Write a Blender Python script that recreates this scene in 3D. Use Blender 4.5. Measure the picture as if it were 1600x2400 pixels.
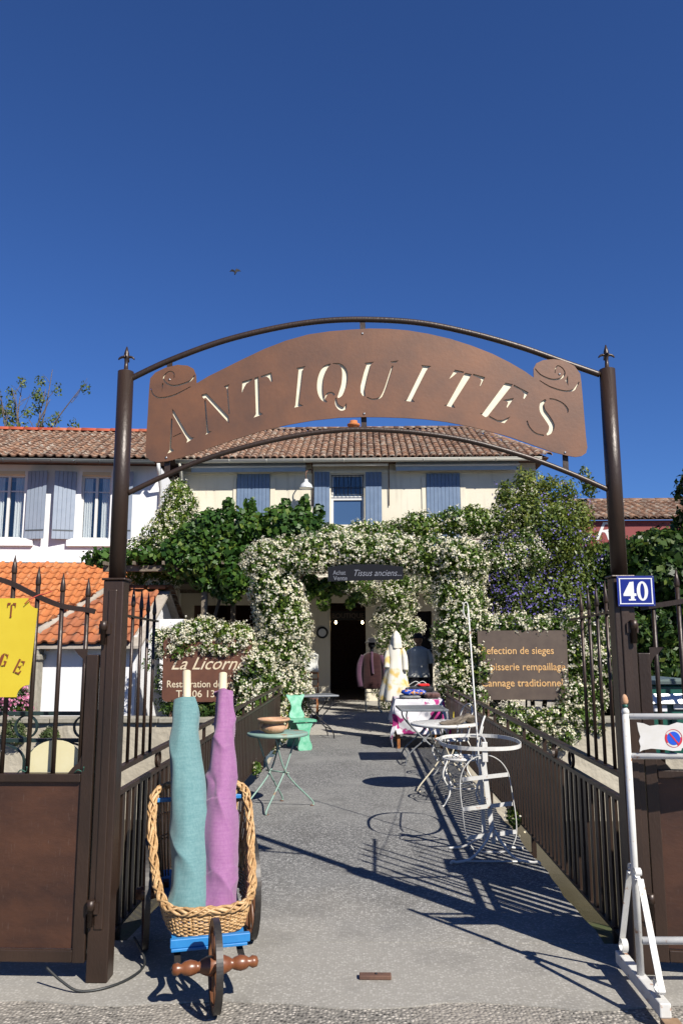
import bpy, math, random
import numpy as np
from mathutils import Vector, Matrix

for o in list(bpy.data.objects):
    bpy.data.objects.remove(o, do_unlink=True)
SC = bpy.context.scene
COL = SC.collection
R = math.radians

# ------------------------------------------------------------------ camera
CAM_H = 1.6
YAW, PITCH, ROLL = R(1.47), R(9.42), R(0.15)
FPX = 28.0 / 36.0 * 2400.0
fwd = Vector((-math.sin(YAW) * math.cos(PITCH), math.cos(YAW) * math.cos(PITCH), math.sin(PITCH)))
rgt = Vector((math.cos(YAW), math.sin(YAW), 0.0))
upv = rgt.cross(fwd)
_c, _s = math.cos(ROLL), math.sin(ROLL)
rgt, upv = rgt * _c - upv * _s, upv * _c + rgt * _s
CAMP = Vector((0, 0, CAM_H))
cd = bpy.data.cameras.new('camera')
cd.sensor_fit = 'VERTICAL'; cd.sensor_height = 36.0; cd.sensor_width = 24.0; cd.lens = 28.0
cd.clip_start = 0.05; cd.clip_end = 2000
cam = bpy.data.objects.new('camera', cd); COL.objects.link(cam)
cam.matrix_world = Matrix(((rgt.x, upv.x, -fwd.x, CAMP.x), (rgt.y, upv.y, -fwd.y, CAMP.y), (rgt.z, upv.z, -fwd.z, CAMP.z), (0, 0, 0, 1)))
SC.camera = cam
SC.render.resolution_x = 682; SC.render.resolution_y = 1024

# ------------------------------------------------------------------ light
SUN_DIR = Vector((-0.74, 0.90, -1.0)).normalized()       # the way the light travels
to_sun = -SUN_DIR
W = bpy.data.worlds.new('World'); SC.world = W; W.use_nodes = True
nt = W.node_tree
sky = nt.nodes.new('ShaderNodeTexSky'); sky.sky_type = 'NISHITA'; sky.sun_disc = False
sky.sun_elevation = math.asin(to_sun.z)
sky.sun_rotation = math.atan2(to_sun.x, to_sun.y)
sky.altitude = 300; sky.air_density = 1.0; sky.dust_density = 0.0; sky.ozone_density = 10.0
tint = nt.nodes.new('ShaderNodeMix'); tint.data_type = 'RGBA'; tint.blend_type = 'MULTIPLY'; tint.inputs[0].default_value = 1.0
tint.inputs[7].default_value = (0.62, 0.75, 1.0, 1)          # the deep polarised blue of a southern spring sky
nt.links.new(sky.outputs[0], tint.inputs[6]); nt.links.new(tint.outputs[2], nt.nodes['Background'].inputs[0])
nt.nodes['Background'].inputs[1].default_value = 0.060
sl = bpy.data.lights.new('sun', 'SUN'); sl.energy = 5.0; sl.angle = R(0.53); sl.color = (1.0, 0.95, 0.86)
sun = bpy.data.objects.new('sun', sl); COL.objects.link(sun)
sun.rotation_euler = SUN_DIR.to_track_quat('-Z', 'Y').to_euler()
sun.location = (20, -20, 30)
SC.view_settings.view_transform = 'Standard'; SC.view_settings.look = 'None'
SC.view_settings.gamma = 1.0; SC.view_settings.exposure = 0.85
try: SC.view_settings.use_curve_mapping = False
except Exception: pass

# ------------------------------------------------------------------ pixel helpers (a pixel is only a direction)
def ray(px, py):
    return fwd * FPX + rgt * (px - 800.0) + upv * (1200.0 - py)
def at_y(px, py, Y):
    d = ray(px, py); t = (Y - CAMP.y) / d.y; return CAMP + d * t
def at_z(px, py, Z):
    d = ray(px, py); t = (Z - CAMP.z) / d.z; return CAMP + d * t
def at_x(px, py, X):
    d = ray(px, py); t = (X - CAMP.x) / d.x; return CAMP + d * t
VS = 1600.0 / 1568.0
def vy(x, y, Y): return at_y(x * VS, y * VS, Y)
def at_plane(px, py, p, n):
    d = ray(px, py); t = (Vector(p) - CAMP).dot(Vector(n)) / d.dot(Vector(n)); return CAMP + d * t

# ------------------------------------------------------------------ materials
def kk(c, k=0.70): return None if c is None else tuple(x * k for x in c)
def mat(name, col, rough=0.6, metal=0.0, var=None, vscale=8.0, vdetail=4.0, bump=0.0, bscale=60.0, spec=0.5, ramp=(0.35, 0.65), coords='Object', stretch=None):
    m = bpy.data.materials.new(name); m.use_nodes = True; col = kk(col); var = kk(var)
    n = m.node_tree.nodes; l = m.node_tree.links
    b = n['Principled BSDF']
    b.inputs['Base Color'].default_value = (*col, 1); b.inputs['Roughness'].default_value = rough; b.inputs['Metallic'].default_value = metal
    b.inputs['Specular IOR Level'].default_value = spec
    tc = n.new('ShaderNodeTexCoord'); src = tc.outputs[coords]
    if stretch:
        mp = n.new('ShaderNodeMapping'); mp.inputs['Scale'].default_value = stretch; l.new(src, mp.inputs[0]); src = mp.outputs[0]
    if var is not None:
        t = n.new('ShaderNodeTexNoise'); t.inputs['Scale'].default_value = vscale; t.inputs['Detail'].default_value = vdetail; t.inputs['Roughness'].default_value = 0.65
        l.new(src, t.inputs['Vector'])
        r = n.new('ShaderNodeValToRGB'); r.color_ramp.elements[0].position = ramp[0]; r.color_ramp.elements[1].position = ramp[1]
        r.color_ramp.elements[0].color = (*col, 1); r.color_ramp.elements[1].color = (*var, 1)
        l.new(t.outputs['Fac'], r.inputs[0]); l.new(r.outputs[0], b.inputs['Base Color'])
    if bump:
        t2 = n.new('ShaderNodeTexNoise'); t2.inputs['Scale'].default_value = bscale; t2.inputs['Detail'].default_value = 3
        l.new(src, t2.inputs['Vector'])
        bp = n.new('ShaderNodeBump'); bp.inputs['Strength'].default_value = bump; bp.inputs['Distance'].default_value = 0.01
        l.new(t2.outputs['Fac'], bp.inputs['Height']); l.new(bp.outputs[0], b.inputs['Normal'])
    return m
def nodes(m): return m.node_tree.nodes, m.node_tree.links, m.node_tree.nodes['Principled BSDF']
def mixrgb(n, l, fac, a, b_, mode='MIX'):
    x = n.new('ShaderNodeMix'); x.data_type = 'RGBA'; x.blend_type = mode
    def put(sock, v):
        if hasattr(v, 'is_output') or isinstance(v, bpy.types.NodeSocket): l.new(v, sock)
        elif isinstance(v, (int, float)): sock.default_value = v
        else: sock.default_value = (*v, 1)
    put(x.inputs[0], fac); put(x.inputs[6], a); put(x.inputs[7], b_)
    return x.outputs[2]
def ramp(n, l, src, p0, p1, c0=(0, 0, 0), c1=(1, 1, 1)):
    r = n.new('ShaderNodeValToRGB'); e = r.color_ramp.elements
    e[0].position = p0; e[1].position = p1; e[0].color = (*c0, 1); e[1].color = (*c1, 1)
    l.new(src, r.inputs[0]); return r.outputs[0]

def aggregate(name, base, dark, light, scale, bump=0.5, dirt=None, dscale=1.2, bumpd=0.006):
    """pebbled ground: voronoi stones of mixed tone with relief"""
    m = mat(name, base, 0.9, spec=0.25); n, l, b = nodes(m); base, dark, light, dirt = kk(base), kk(dark), kk(light), kk(dirt)
    tc = n.new('ShaderNodeTexCoord')
    v = n.new('ShaderNodeTexVoronoi'); v.inputs['Scale'].default_value = scale; l.new(tc.outputs['Object'], v.inputs['Vector'])
    sep = n.new('ShaderNodeSeparateColor'); l.new(v.outputs['Color'], sep.inputs[0])
    c = ramp(n, l, sep.outputs[0], 0.15, 0.9, dark, light)
    c2 = mixrgb(n, l, ramp(n, l, v.outputs['Distance'], 0.30, 0.62), c, base)
    nz = n.new('ShaderNodeTexNoise'); nz.inputs['Scale'].default_value = dscale; nz.inputs['Detail'].default_value = 5; l.new(tc.outputs['Object'], nz.inputs['Vector'])
    if dirt: c2 = mixrgb(n, l, ramp(n, l, nz.outputs['Fac'], 0.42, 0.68), c2, mixrgb(n, l, 0.55, c2, dirt))
    l.new(c2, b.inputs['Base Color'])
    bp = n.new('ShaderNodeBump'); bp.inputs['Strength'].default_value = bump; bp.inputs['Distance'].default_value = bumpd; bp.invert = True
    l.new(v.outputs['Distance'], bp.inputs['Height']); l.new(bp.outputs[0], b.inputs['Normal'])
    return m

M = {}
M['steel'] = mat('brown_steel', (0.030, 0.018, 0.012), 0.42, 0.2, var=(0.052, 0.029, 0.019), vscale=3.0, bump=0.15, bscale=90, stretch=(1, 1, .4))
M['panel'] = mat('gate_panel', (0.040, 0.018, 0.012), 0.48, 0.15, var=(0.11, 0.045, 0.023), vscale=2.6, vdetail=9, bump=0.12, bscale=40, ramp=(0.32, 0.72), stretch=(.8, .8, 1.6))
n, l, b = nodes(M['panel'])
_t = n.new('ShaderNodeTexNoise'); _t.inputs['Scale'].default_value = 30; _t.inputs['Detail'].default_value = 8
_tc = n.new('ShaderNodeTexCoord'); _mp = n.new('ShaderNodeMapping'); _mp.inputs['Scale'].default_value = (6, 6, .5); l.new(_tc.outputs['Object'], _mp.inputs[0]); l.new(_mp.outputs[0], _t.inputs['Vector'])
_old = b.inputs['Base Color'].links[0].from_socket
l.new(mixrgb(n, l, ramp(n, l, _t.outputs['Fac'], 0.64, 0.74, (0, 0, 0), (.45, .45, .45)), _old, (0.12, 0.085, 0.07)), b.inputs['Base Color'])
M['corten'] = mat('corten', (0.095, 0.045, 0.027), 0.5, 0.15, var=(0.205, 0.082, 0.034), vscale=2.6, vdetail=10, bump=0.04, bscale=50, ramp=(0.30, 0.70))
M['corten_dark'] = mat('corten_dark', (0.11, 0.042, 0.024), 0.6, 0.1, var=(0.17, 0.065, 0.034), vscale=3)
M['corten_grey'] = mat('corten_grey', (0.085, 0.058, 0.044), 0.6, 0.1, var=(0.12, 0.085, 0.062), vscale=4)
M['cream_board'] = mat('cream_board', (0.80, 0.72, 0.52), 0.6, var=(0.88, 0.82, 0.64), vscale=6)
M['zinc_screw'] = mat('zinc_screw', (0.45, 0.45, 0.45), 0.35, 0.9)
M['gold'] = mat('gold_letters', (0.62, 0.32, 0.10), 0.5, var=(0.85, 0.55, 0.25), vscale=14)
M['gold_pale'] = mat('pale_letters', (0.72, 0.56, 0.36), 0.5, var=(0.80, 0.70, 0.52), vscale=9)
M['yellow'] = mat('yellow_board', (0.64, 0.48, 0.025), 0.45, var=(0.70, 0.54, 0.035), vscale=3)
M['stencil'] = mat('stencil_brown', (0.21, 0.045, 0.012), 0.6)
M['cream_paint'] = mat('cream_paint', (0.72, 0.66, 0.42), 0.5, var=(0.68, 0.61, 0.36), vscale=6)
M['green_iron'] = mat('green_iron', (0.015, 0.035, 0.034), 0.45, 0.1, var=(0.028, 0.050, 0.048), vscale=20)
M['white_iron'] = mat('white_iron', (0.66, 0.65, 0.61), 0.45, var=(0.76, 0.75, 0.72), vscale=14)
n, l, b = nodes(M['white_iron'])
_t = n.new('ShaderNodeTexNoise'); _t.inputs['Scale'].default_value = 26; _t.inputs['Detail'].default_value = 6
_tc = n.new('ShaderNodeTexCoord'); l.new(_tc.outputs['Object'], _t.inputs['Vector'])
_old = b.inputs['Base Color'].links[0].from_socket
l.new(mixrgb(n, l, ramp(n, l, _t.outputs['Fac'], 0.62, 0.70), _old, (0.28, 0.13, 0.06)), b.inputs['Base Color'])
M['cream_iron'] = mat('cream_iron', (0.58, 0.50, 0.36), 0.55, var=(0.66, 0.60, 0.46), vscale=20)
M['grey_iron'] = mat('grey_iron', (0.20, 0.21, 0.22), 0.5, 0.1, var=(0.26, 0.27, 0.28), vscale=15)
M['slate_top'] = mat('slate_top', (0.13, 0.145, 0.165), 0.45, 0.1, var=(0.19, 0.205, 0.225), vscale=10)
M['black_iron'] = mat('black_iron', (0.022, 0.022, 0.025), 0.45, 0.2)
M['mint_iron'] = mat('mint_iron', (0.20, 0.33, 0.28), 0.55, var=(0.27, 0.40, 0.33), vscale=10)
n, l, b = nodes(M['mint_iron'])
_t = n.new('ShaderNodeTexNoise'); _t.inputs['Scale'].default_value = 9; _t.inputs['Detail'].default_value = 8
_tc = n.new('ShaderNodeTexCoord'); l.new(_tc.outputs['Object'], _t.inputs['Vector'])
_old = b.inputs['Base Color'].links[0].from_socket
l.new(mixrgb(n, l, ramp(n, l, _t.outputs['Fac'], 0.58, 0.66), _old, (0.22, 0.12, 0.06)), b.inputs['Base Color'])
M['green_wood'] = mat('green_wood', (0.06, 0.36, 0.20), 0.45, var=(0.22, 0.52, 0.36), vscale=12, bump=0.1)
M['terracotta'] = mat('terracotta', (0.48, 0.24, 0.12), 0.85, var=(0.60, 0.38, 0.24), vscale=14, bump=0.15)
M['honey_wood'] = mat('honey_wood', (0.30, 0.10, 0.025), 0.45, var=(0.38, 0.15, 0.04), vscale=20, stretch=(8, 8, 1))
M['turned_wood'] = mat('turned_wood', (0.16, 0.05, 0.018), 0.35, var=(0.22, 0.08, 0.03), vscale=20)
M['wheel_wood'] = mat('wheel_wood', (0.11, 0.042, 0.018), 0.45, var=(0.16, 0.07, 0.03), vscale=20)
M['wheel_iron'] = mat('wheel_iron', (0.030, 0.027, 0.026), 0.45, 0.3, var=(0.055, 0.048, 0.042), vscale=30)
M['blue_paint'] = mat('blue_paint', (0.02, 0.19, 0.50), 0.4, var=(0.03, 0.24, 0.58), vscale=8)
M['wicker'] = mat('wicker', (0.40, 0.22, 0.085), 0.5, var=(0.62, 0.40, 0.19), vscale=30, vdetail=3, bump=0.2, bscale=120)
M['core'] = mat('cardboard_core', (0.74, 0.63, 0.44), 0.7)
M['driftwood'] = mat('driftwood', (0.11, 0.085, 0.06), 0.9, var=(0.23, 0.19, 0.145), vscale=14, bump=0.5, bscale=30)
M['mailgreen'] = mat('mailbox_green', (0.010, 0.085, 0.062), 0.35, var=(0.013, 0.10, 0.073), vscale=6)
M['grey_lid'] = mat('grey_lid', (0.14, 0.19, 0.18), 0.5)
M['alu'] = mat('aluminium', (0.80, 0.81, 0.83), 0.35, 0.3)
M['paper'] = mat('paper', (0.75, 0.76, 0.80), 0.6)
M['enamel_blue'] = mat('enamel_blue', (0.012, 0.02, 0.22), 0.15)
M['enamel_white'] = mat('enamel_white', (0.80, 0.81, 0.84), 0.2)
M['red_print'] = mat('red_print', (0.58, 0.03, 0.05), 0.4)
M['blue_print'] = mat('blue_print', (0.01, 0.09, 0.62), 0.4)
M['chipped_white'] = mat('chipped_white', (0.70, 0.69, 0.68), 0.5, var=(0.62, 0.60, 0.56), vscale=9)
M['block_wood'] = mat('block_wood', (0.26, 0.15, 0.08), 0.8, var=(0.34, 0.22, 0.13), vscale=16)
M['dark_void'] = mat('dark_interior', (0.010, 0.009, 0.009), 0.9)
M['dark_board'] = mat('dark_board', (0.008, 0.009, 0.014), 0.8, spec=.2)  # navy darkened to hold the jasmine's shade on the hanging sign
M['shaded_chalk'] = mat('shaded_chalk_paint', (0.20, 0.21, 0.25), 0.8)  # pale letters dimmed, the jasmine's shade put into their colour
M['boutique'] = mat('boutique_letters', (0.10, 0.07, 0.055), 0.7)
M['shutter'] = mat('shutter_blue', (0.135, 0.20, 0.315), 0.6, var=(0.165, 0.235, 0.355), vscale=5)
M['shutter_pale'] = mat('shutter_pale', (0.29, 0.345, 0.43), 0.6, var=(0.33, 0.385, 0.47), vscale=5)
M['white_frame'] = mat('white_frame', (0.72, 0.72, 0.70), 0.5)
M['glass'] = mat('window_glass', (0.045, 0.075, 0.125), 0.06, spec=0.8)
M['blue_blind'] = mat('blue_blind', (0.045, 0.105, 0.23), 0.35)
M['curtain'] = mat('curtain', (0.62, 0.65, 0.64), 0.9)
M['gutter_pale'] = mat('gutter_pale', (0.62, 0.60, 0.52), 0.45)
M['gutter_grey'] = mat('gutter_grey', (0.12, 0.13, 0.135), 0.45, 0.3)
M['awning'] = mat('awning', (0.33, 0.41, 0.50), 0.7, var=(0.38, 0.46, 0.54), vscale=4)
M['lamp_white'] = mat('lamp_enamel', (0.66, 0.68, 0.70), 0.3)
M['rust_iron'] = mat('rust_iron', (0.10, 0.05, 0.035), 0.8, var=(0.16, 0.08, 0.05), vscale=20)
M['cement'] = mat('cement', (0.36, 0.31, 0.26), 0.95, var=(0.45, 0.40, 0.34), vscale=9, bump=0.3)
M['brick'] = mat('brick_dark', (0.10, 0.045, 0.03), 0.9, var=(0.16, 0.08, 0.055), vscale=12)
M['red_fascia'] = mat('red_fascia', (0.23, 0.028, 0.025), 0.6)
M['cable'] = mat('cable', (0.30, 0.26, 0.20), 0.7)
M['cord_red'] = mat('cord_red', (0.50, 0.06, 0.04), 0.7)
M['cord_green'] = mat('cord_green', (0.02, 0.10, 0.07), 0.7)
M['black_cable'] = mat('black_cable', (0.02, 0.022, 0.022), 0.5)
M['bird'] = mat('bird_plumage', (0.012, 0.012, 0.016), 0.8)
M['skin'] = mat('mannequin_skin', (0.40, 0.22, 0.12), 0.6)
M['bark'] = mat('bark', (0.10, 0.075, 0.055), 0.95, var=(0.17, 0.135, 0.105), vscale=12, bump=0.6, bscale=25)
M['pink'] = mat('pink_petals', (0.66, 0.16, 0.32), 0.6, var=(0.74, 0.30, 0.45), vscale=20)

def cloth(name, c, c2, scale=240.0, wear=None):
    m = mat(name, c, 0.95, spec=0.1); n, l, b = nodes(m); c, c2 = kk(c), kk(c2)
    tc = n.new('ShaderNodeTexCoord')
    w1 = n.new('ShaderNodeTexNoise'); w1.inputs['Scale'].default_value = scale * .5; w1.inputs['Detail'].default_value = 2
    mp = n.new('ShaderNodeMapping'); mp.inputs['Scale'].default_value = (1, 1, 0.12); l.new(tc.outputs['Object'], mp.inputs[0]); l.new(mp.outputs[0], w1.inputs['Vector'])
    w2 = n.new('ShaderNodeTexNoise'); w2.inputs['Scale'].default_value = scale * .5; w2.inputs['Detail'].default_value = 2
    mp2 = n.new('ShaderNodeMapping'); mp2.inputs['Scale'].default_value = (.12, .12, 1); l.new(tc.outputs['Object'], mp2.inputs[0]); l.new(mp2.outputs[0], w2.inputs['Vector'])
    ad = n.new('ShaderNodeMath'); ad.operation = 'ADD'; l.new(w1.outputs['Fac'], ad.inputs[0]); l.new(w2.outputs['Fac'], ad.inputs[1])
    hf = n.new('ShaderNodeMath'); hf.operation = 'MULTIPLY'; hf.inputs[1].default_value = 0.5; l.new(ad.outputs[0], hf.inputs[0])
    col = ramp(n, l, hf.outputs[0], 0.36, 0.64, c, c2)
    l.new(col, b.inputs['Base Color'])
    bp = n.new('ShaderNodeBump'); bp.inputs['Strength'].default_value = 0.25; bp.inputs['Distance'].default_value = 0.002
    l.new(hf.outputs[0], bp.inputs['Height']); l.new(bp.outputs[0], b.inputs['Normal'])
    b.inputs['Sheen Weight'].default_value = 0.2
    return m
M['teal'] = cloth('teal_linen', (0.115, 0.235, 0.245), (0.165, 0.295, 0.300))
M['mauve'] = cloth('mauve_linen', (0.285, 0.120, 0.265), (0.340, 0.160, 0.305))
M['maroon'] = cloth('maroon_cloth', (0.030, 0.012, 0.014), (0.050, 0.020, 0.020), 80)
M['plum'] = cloth('plum_cloth', (0.075, 0.036, 0.065), (0.11, 0.055, 0.09), 80)
M['black_cloth'] = cloth('black_cloth', (0.010, 0.010, 0.012), (0.022, 0.022, 0.026), 80)
M['grey_cloth'] = cloth('grey_cloth', (0.60, 0.61, 0.58), (0.85, 0.85, 0.80), 30)
M['red_cloth'] = cloth('red_cloth', (0.55, 0.015, 0.015), (0.68, 0.03, 0.03), 60)
M['brown_cloth'] = cloth('brown_cloth', (0.055, 0.022, 0.020), (0.20, 0.11, 0.10), 40)
M['yarn_cloth'] = cloth('grey_fold', (0.20, 0.20, 0.20), (0.30, 0.30, 0.29), 60)

def printed(name, base, spots, scale, lo, hi, spots2=None):
    m = mat(name, base, 0.9, spec=0.1); n, l, b = nodes(m); base, spots, spots2 = kk(base), kk(spots), kk(spots2)
    tc = n.new('ShaderNodeTexCoord'); t = n.new('ShaderNodeTexNoise'); t.inputs['Scale'].default_value = scale; t.inputs['Detail'].default_value = 3
    l.new(tc.outputs['Object'], t.inputs['Vector'])
    c = mixrgb(n, l, ramp(n, l, t.outputs['Fac'], lo, hi), base, spots)
    if spots2:
        t2 = n.new('ShaderNodeTexNoise'); t2.inputs['Scale'].default_value = scale * 1.7; t2.inputs['Detail'].default_value = 4
        mp = n.new('ShaderNodeMapping'); mp.inputs['Location'].default_value = (3, 7, 1); l.new(tc.outputs['Object'], mp.inputs[0]); l.new(mp.outputs[0], t2.inputs['Vector'])
        c = mixrgb(n, l, ramp(n, l, t2.outputs['Fac'], lo + .02, hi + .02), c, spots2)
    l.new(c, b.inputs['Base Color']); return m
M['floral'] = printed('floral_tablecloth', (0.76, 0.74, 0.76), (0.48, 0.05, 0.22), 4.2, 0.57, 0.60, (0.45, 0.45, 0.50))
M['checked'] = printed('check_dress', (0.74, 0.70, 0.60), (0.66, 0.48, 0.17), 6, 0.50, 0.64)
M['blue_floral'] = printed('blue_print_cloth', (0.02, 0.07, 0.42), (0.62, 0.25, 0.05), 14, 0.56, 0.58, (0.45, 0.45, 0.55))

# plaster walls
def plaster(name, c, c2, streak=None):
    m = mat(name, c, 0.92, spec=0.2); n, l, b = nodes(m); c, c2, streak = kk(c, .82), kk(c2, .82), kk(streak, .82)
    tc = n.new('ShaderNodeTexCoord')
    a = n.new('ShaderNodeTexNoise'); a.inputs['Scale'].default_value = 0.9; a.inputs['Detail'].default_value = 7; l.new(tc.outputs['Object'], a.inputs['Vector'])
    col = ramp(n, l, a.outputs['Fac'], 0.35, 0.7, c, c2)
    if streak:
        mp = n.new('ShaderNodeMapping'); mp.inputs['Scale'].default_value = (3.5, 3.5, 0.35); l.new(tc.outputs['Object'], mp.inputs[0])
        s = n.new('ShaderNodeTexNoise'); s.inputs['Scale'].default_value = 1.6; s.inputs['Detail'].default_value = 6; l.new(mp.outputs[0], s.inputs['Vector'])
        col = mixrgb(n, l, ramp(n, l, s.outputs['Fac'], 0.55, 0.75, (0, 0, 0), (.6, .6, .6)), col, streak)
    l.new(col, b.inputs['Base Color'])
    d = n.new('ShaderNodeTexNoise'); d.inputs['Scale'].default_value = 45; d.inputs['Detail'].default_value = 4; l.new(tc.outputs['Object'], d.inputs['Vector'])
    bp = n.new('ShaderNodeBump'); bp.inputs['Strength'].default_value = 0.25; bp.inputs['Distance'].default_value = 0.01
    l.new(d.outputs['Fac'], bp.inputs['Height']); l.new(bp.outputs[0], b.inputs['Normal'])
    return m
M['cream_wall'] = plaster('cream_plaster', (0.66, 0.60, 0.47), (0.72, 0.67, 0.55), (0.46, 0.42, 0.34))
M['white_wall'] = plaster('white_plaster', (0.76, 0.76, 0.77), (0.80, 0.80, 0.81), (0.70, 0.69, 0.68))
M['shed_wall'] = plaster('shed_plaster', (0.70, 0.70, 0.72), (0.75, 0.75, 0.76), (0.56, 0.55, 0.54))
M['stone_wall'] = plaster('canal_wall', (0.36, 0.32, 0.25), (0.46, 0.42, 0.34), (0.22, 0.19, 0.15))
n, l, b = nodes(M['stone_wall'])
for q in n:
    if q.type == 'BUMP': q.inputs['Strength'].default_value = 0.7; q.inputs['Distance'].default_value = 0.03
    if q.type == 'TEX_NOISE' and abs(q.inputs['Scale'].default_value - 45) < 1: q.inputs['Scale'].default_value = 9
M['coping'] = mat('coping_stone', (0.26, 0.24, 0.19), 0.95, var=(0.36, 0.33, 0.27), vscale=9, bump=0.4, bscale=40)

# roof tiles: tone per tile from the object's random value, or the face attribute on the joined ones
def tile_mat(name, stops, lichen, lich=(0.60, 0.70)):
    m = mat(name, stops[0], 0.9, spec=0.2); n, l, b = nodes(m); stops = [kk(q, .74) for q in stops]; lichen = kk(lichen, .74)
    oi = n.new('ShaderNodeObjectInfo'); at = n.new('ShaderNodeAttribute'); at.attribute_name = 'rnd'
    ad = n.new('ShaderNodeMath'); ad.operation = 'ADD'; l.new(oi.outputs['Random'], ad.inputs[0]); l.new(at.outputs['Fac'], ad.inputs[1])
    fr = n.new('ShaderNodeMath'); fr.operation = 'FRACT'; l.new(ad.outputs[0], fr.inputs[0])
    r = n.new('ShaderNodeValToRGB'); e = r.color_ramp.elements
    e[0].color = (*stops[0], 1); e[1].color = (*stops[-1], 1)
    for i, s in enumerate(stops[1:-1]):
        k = e.new((i + 1) / (len(stops) - 1)); k.color = (*s, 1)
    l.new(fr.outputs[0], r.inputs[0])
    g = n.new('ShaderNodeNewGeometry')
    t = n.new('ShaderNodeTexNoise'); t.inputs['Scale'].default_value = 7; t.inputs['Detail'].default_value = 7; l.new(g.outputs['Position'], t.inputs['Vector'])
    c = mixrgb(n, l, ramp(n, l, t.outputs['Fac'], lich[0], lich[1]), r.outputs[0], lichen)
    l.new(c, b.inputs['Base Color']); return m
M['old_tile'] = tile_mat('old_roof_tile', [(0.13, 0.075, 0.055), (0.22, 0.125, 0.085), (0.28, 0.155, 0.10), (0.18, 0.12, 0.09), (0.33, 0.19, 0.12)], (0.40, 0.35, 0.29), (0.52, 0.66))
M['orange_tile'] = tile_mat('orange_roof_tile', [(0.42, 0.135, 0.05), (0.50, 0.18, 0.065), (0.46, 0.155, 0.055), (0.53, 0.20, 0.075)], (0.44, 0.27, 0.16), (0.60, 0.78))
M['shed_tile'] = tile_mat('shed_roof_tile', [(0.36, 0.12, 0.055), (0.44, 0.16, 0.065), (0.32, 0.115, 0.06), (0.47, 0.18, 0.075)], (0.22, 0.13, 0.09), (0.56, 0.74))
M['red_ridge'] = tile_mat('red_ridge_tile', [(0.42, 0.07, 0.035), (0.48, 0.10, 0.05), (0.50, 0.16, 0.09), (0.45, 0.085, 0.045)], (0.55, 0.36, 0.30), (0.60, 0.75))

# leaves
def leaf_mat(name, stops, transl=0.3):
    m = bpy.data.materials.new(name); m.use_nodes = True; stops = [kk(q, .92) for q in stops]
    n = m.node_tree.nodes; l = m.node_tree.links; b = n['Principled BSDF']; out = n['Material Output']
    at = n.new('ShaderNodeAttribute'); at.attribute_name = 'rnd'
    r = n.new('ShaderNodeValToRGB'); e = r.color_ramp.elements
    e[0].color = (*stops[0], 1); e[1].color = (*stops[-1], 1)
    for i, s in enumerate(stops[1:-1]):
        k = e.new((i + 1) / (len(stops) - 1)); k.color = (*s, 1)
    l.new(at.outputs['Fac'], r.inputs[0]); l.new(r.outputs[0], b.inputs['Base Color'])
    b.inputs['Roughness'].default_value = 0.45; b.inputs['Specular IOR Level'].default_value = 0.35
    tr = n.new('ShaderNodeBsdfTranslucent'); l.new(r.outputs[0], tr.inputs['Color'])
    mx = n.new('ShaderNodeMixShader'); mx.inputs[0].default_value = transl
    l.new(b.outputs[0], mx.inputs[1]); l.new(tr.outputs[0], mx.inputs[2]); l.new(mx.outputs[0], out.inputs['Surface'])
    return m
M['jas_leaf'] = leaf_mat('jasmine_leaf', [(0.030, 0.070, 0.010), (0.062, 0.120, 0.016), (0.105, 0.165, 0.022), (0.20, 0.24, 0.035)])
M['jas_flower'] = leaf_mat('jasmine_blossom', [(0.66, 0.60, 0.40), (0.76, 0.72, 0.55), (0.80, 0.77, 0.66), (0.70, 0.60, 0.36)], 0.2)
M['vine_leaf'] = leaf_mat('vine_leaf', [(0.014, 0.045, 0.008), (0.033, 0.085, 0.013), (0.060, 0.125, 0.018), (0.16, 0.20, 0.03)])
M['sol_leaf'] = leaf_mat('solanum_leaf', [(0.028, 0.055, 0.011), (0.065, 0.105, 0.018), (0.115, 0.155, 0.025), (0.20, 0.215, 0.035)])
M['sol_flower'] = leaf_mat('solanum_blossom', [(0.10, 0.075, 0.32), (0.16, 0.12, 0.46), (0.24, 0.19, 0.55)], 0.2)
M['dark_leaf'] = leaf_mat('dark_leaf', [(0.010, 0.028, 0.006), (0.022, 0.055, 0.009), (0.05, 0.095, 0.015), (0.12, 0.15, 0.025)])
M['poplar_leaf'] = leaf_mat('poplar_leaf', [(0.06, 0.09, 0.02), (0.11, 0.15, 0.03), (0.19, 0.22, 0.04)])
M['shrub_leaf'] = leaf_mat('rosemary_leaf', [(0.035, 0.06, 0.018), (0.07, 0.10, 0.03), (0.12, 0.15, 0.05)])
M['pink_flower'] = leaf_mat('oleander_blossom', [(0.55, 0.12, 0.26), (0.68, 0.22, 0.38), (0.74, 0.40, 0.52)], 0.2)
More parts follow.
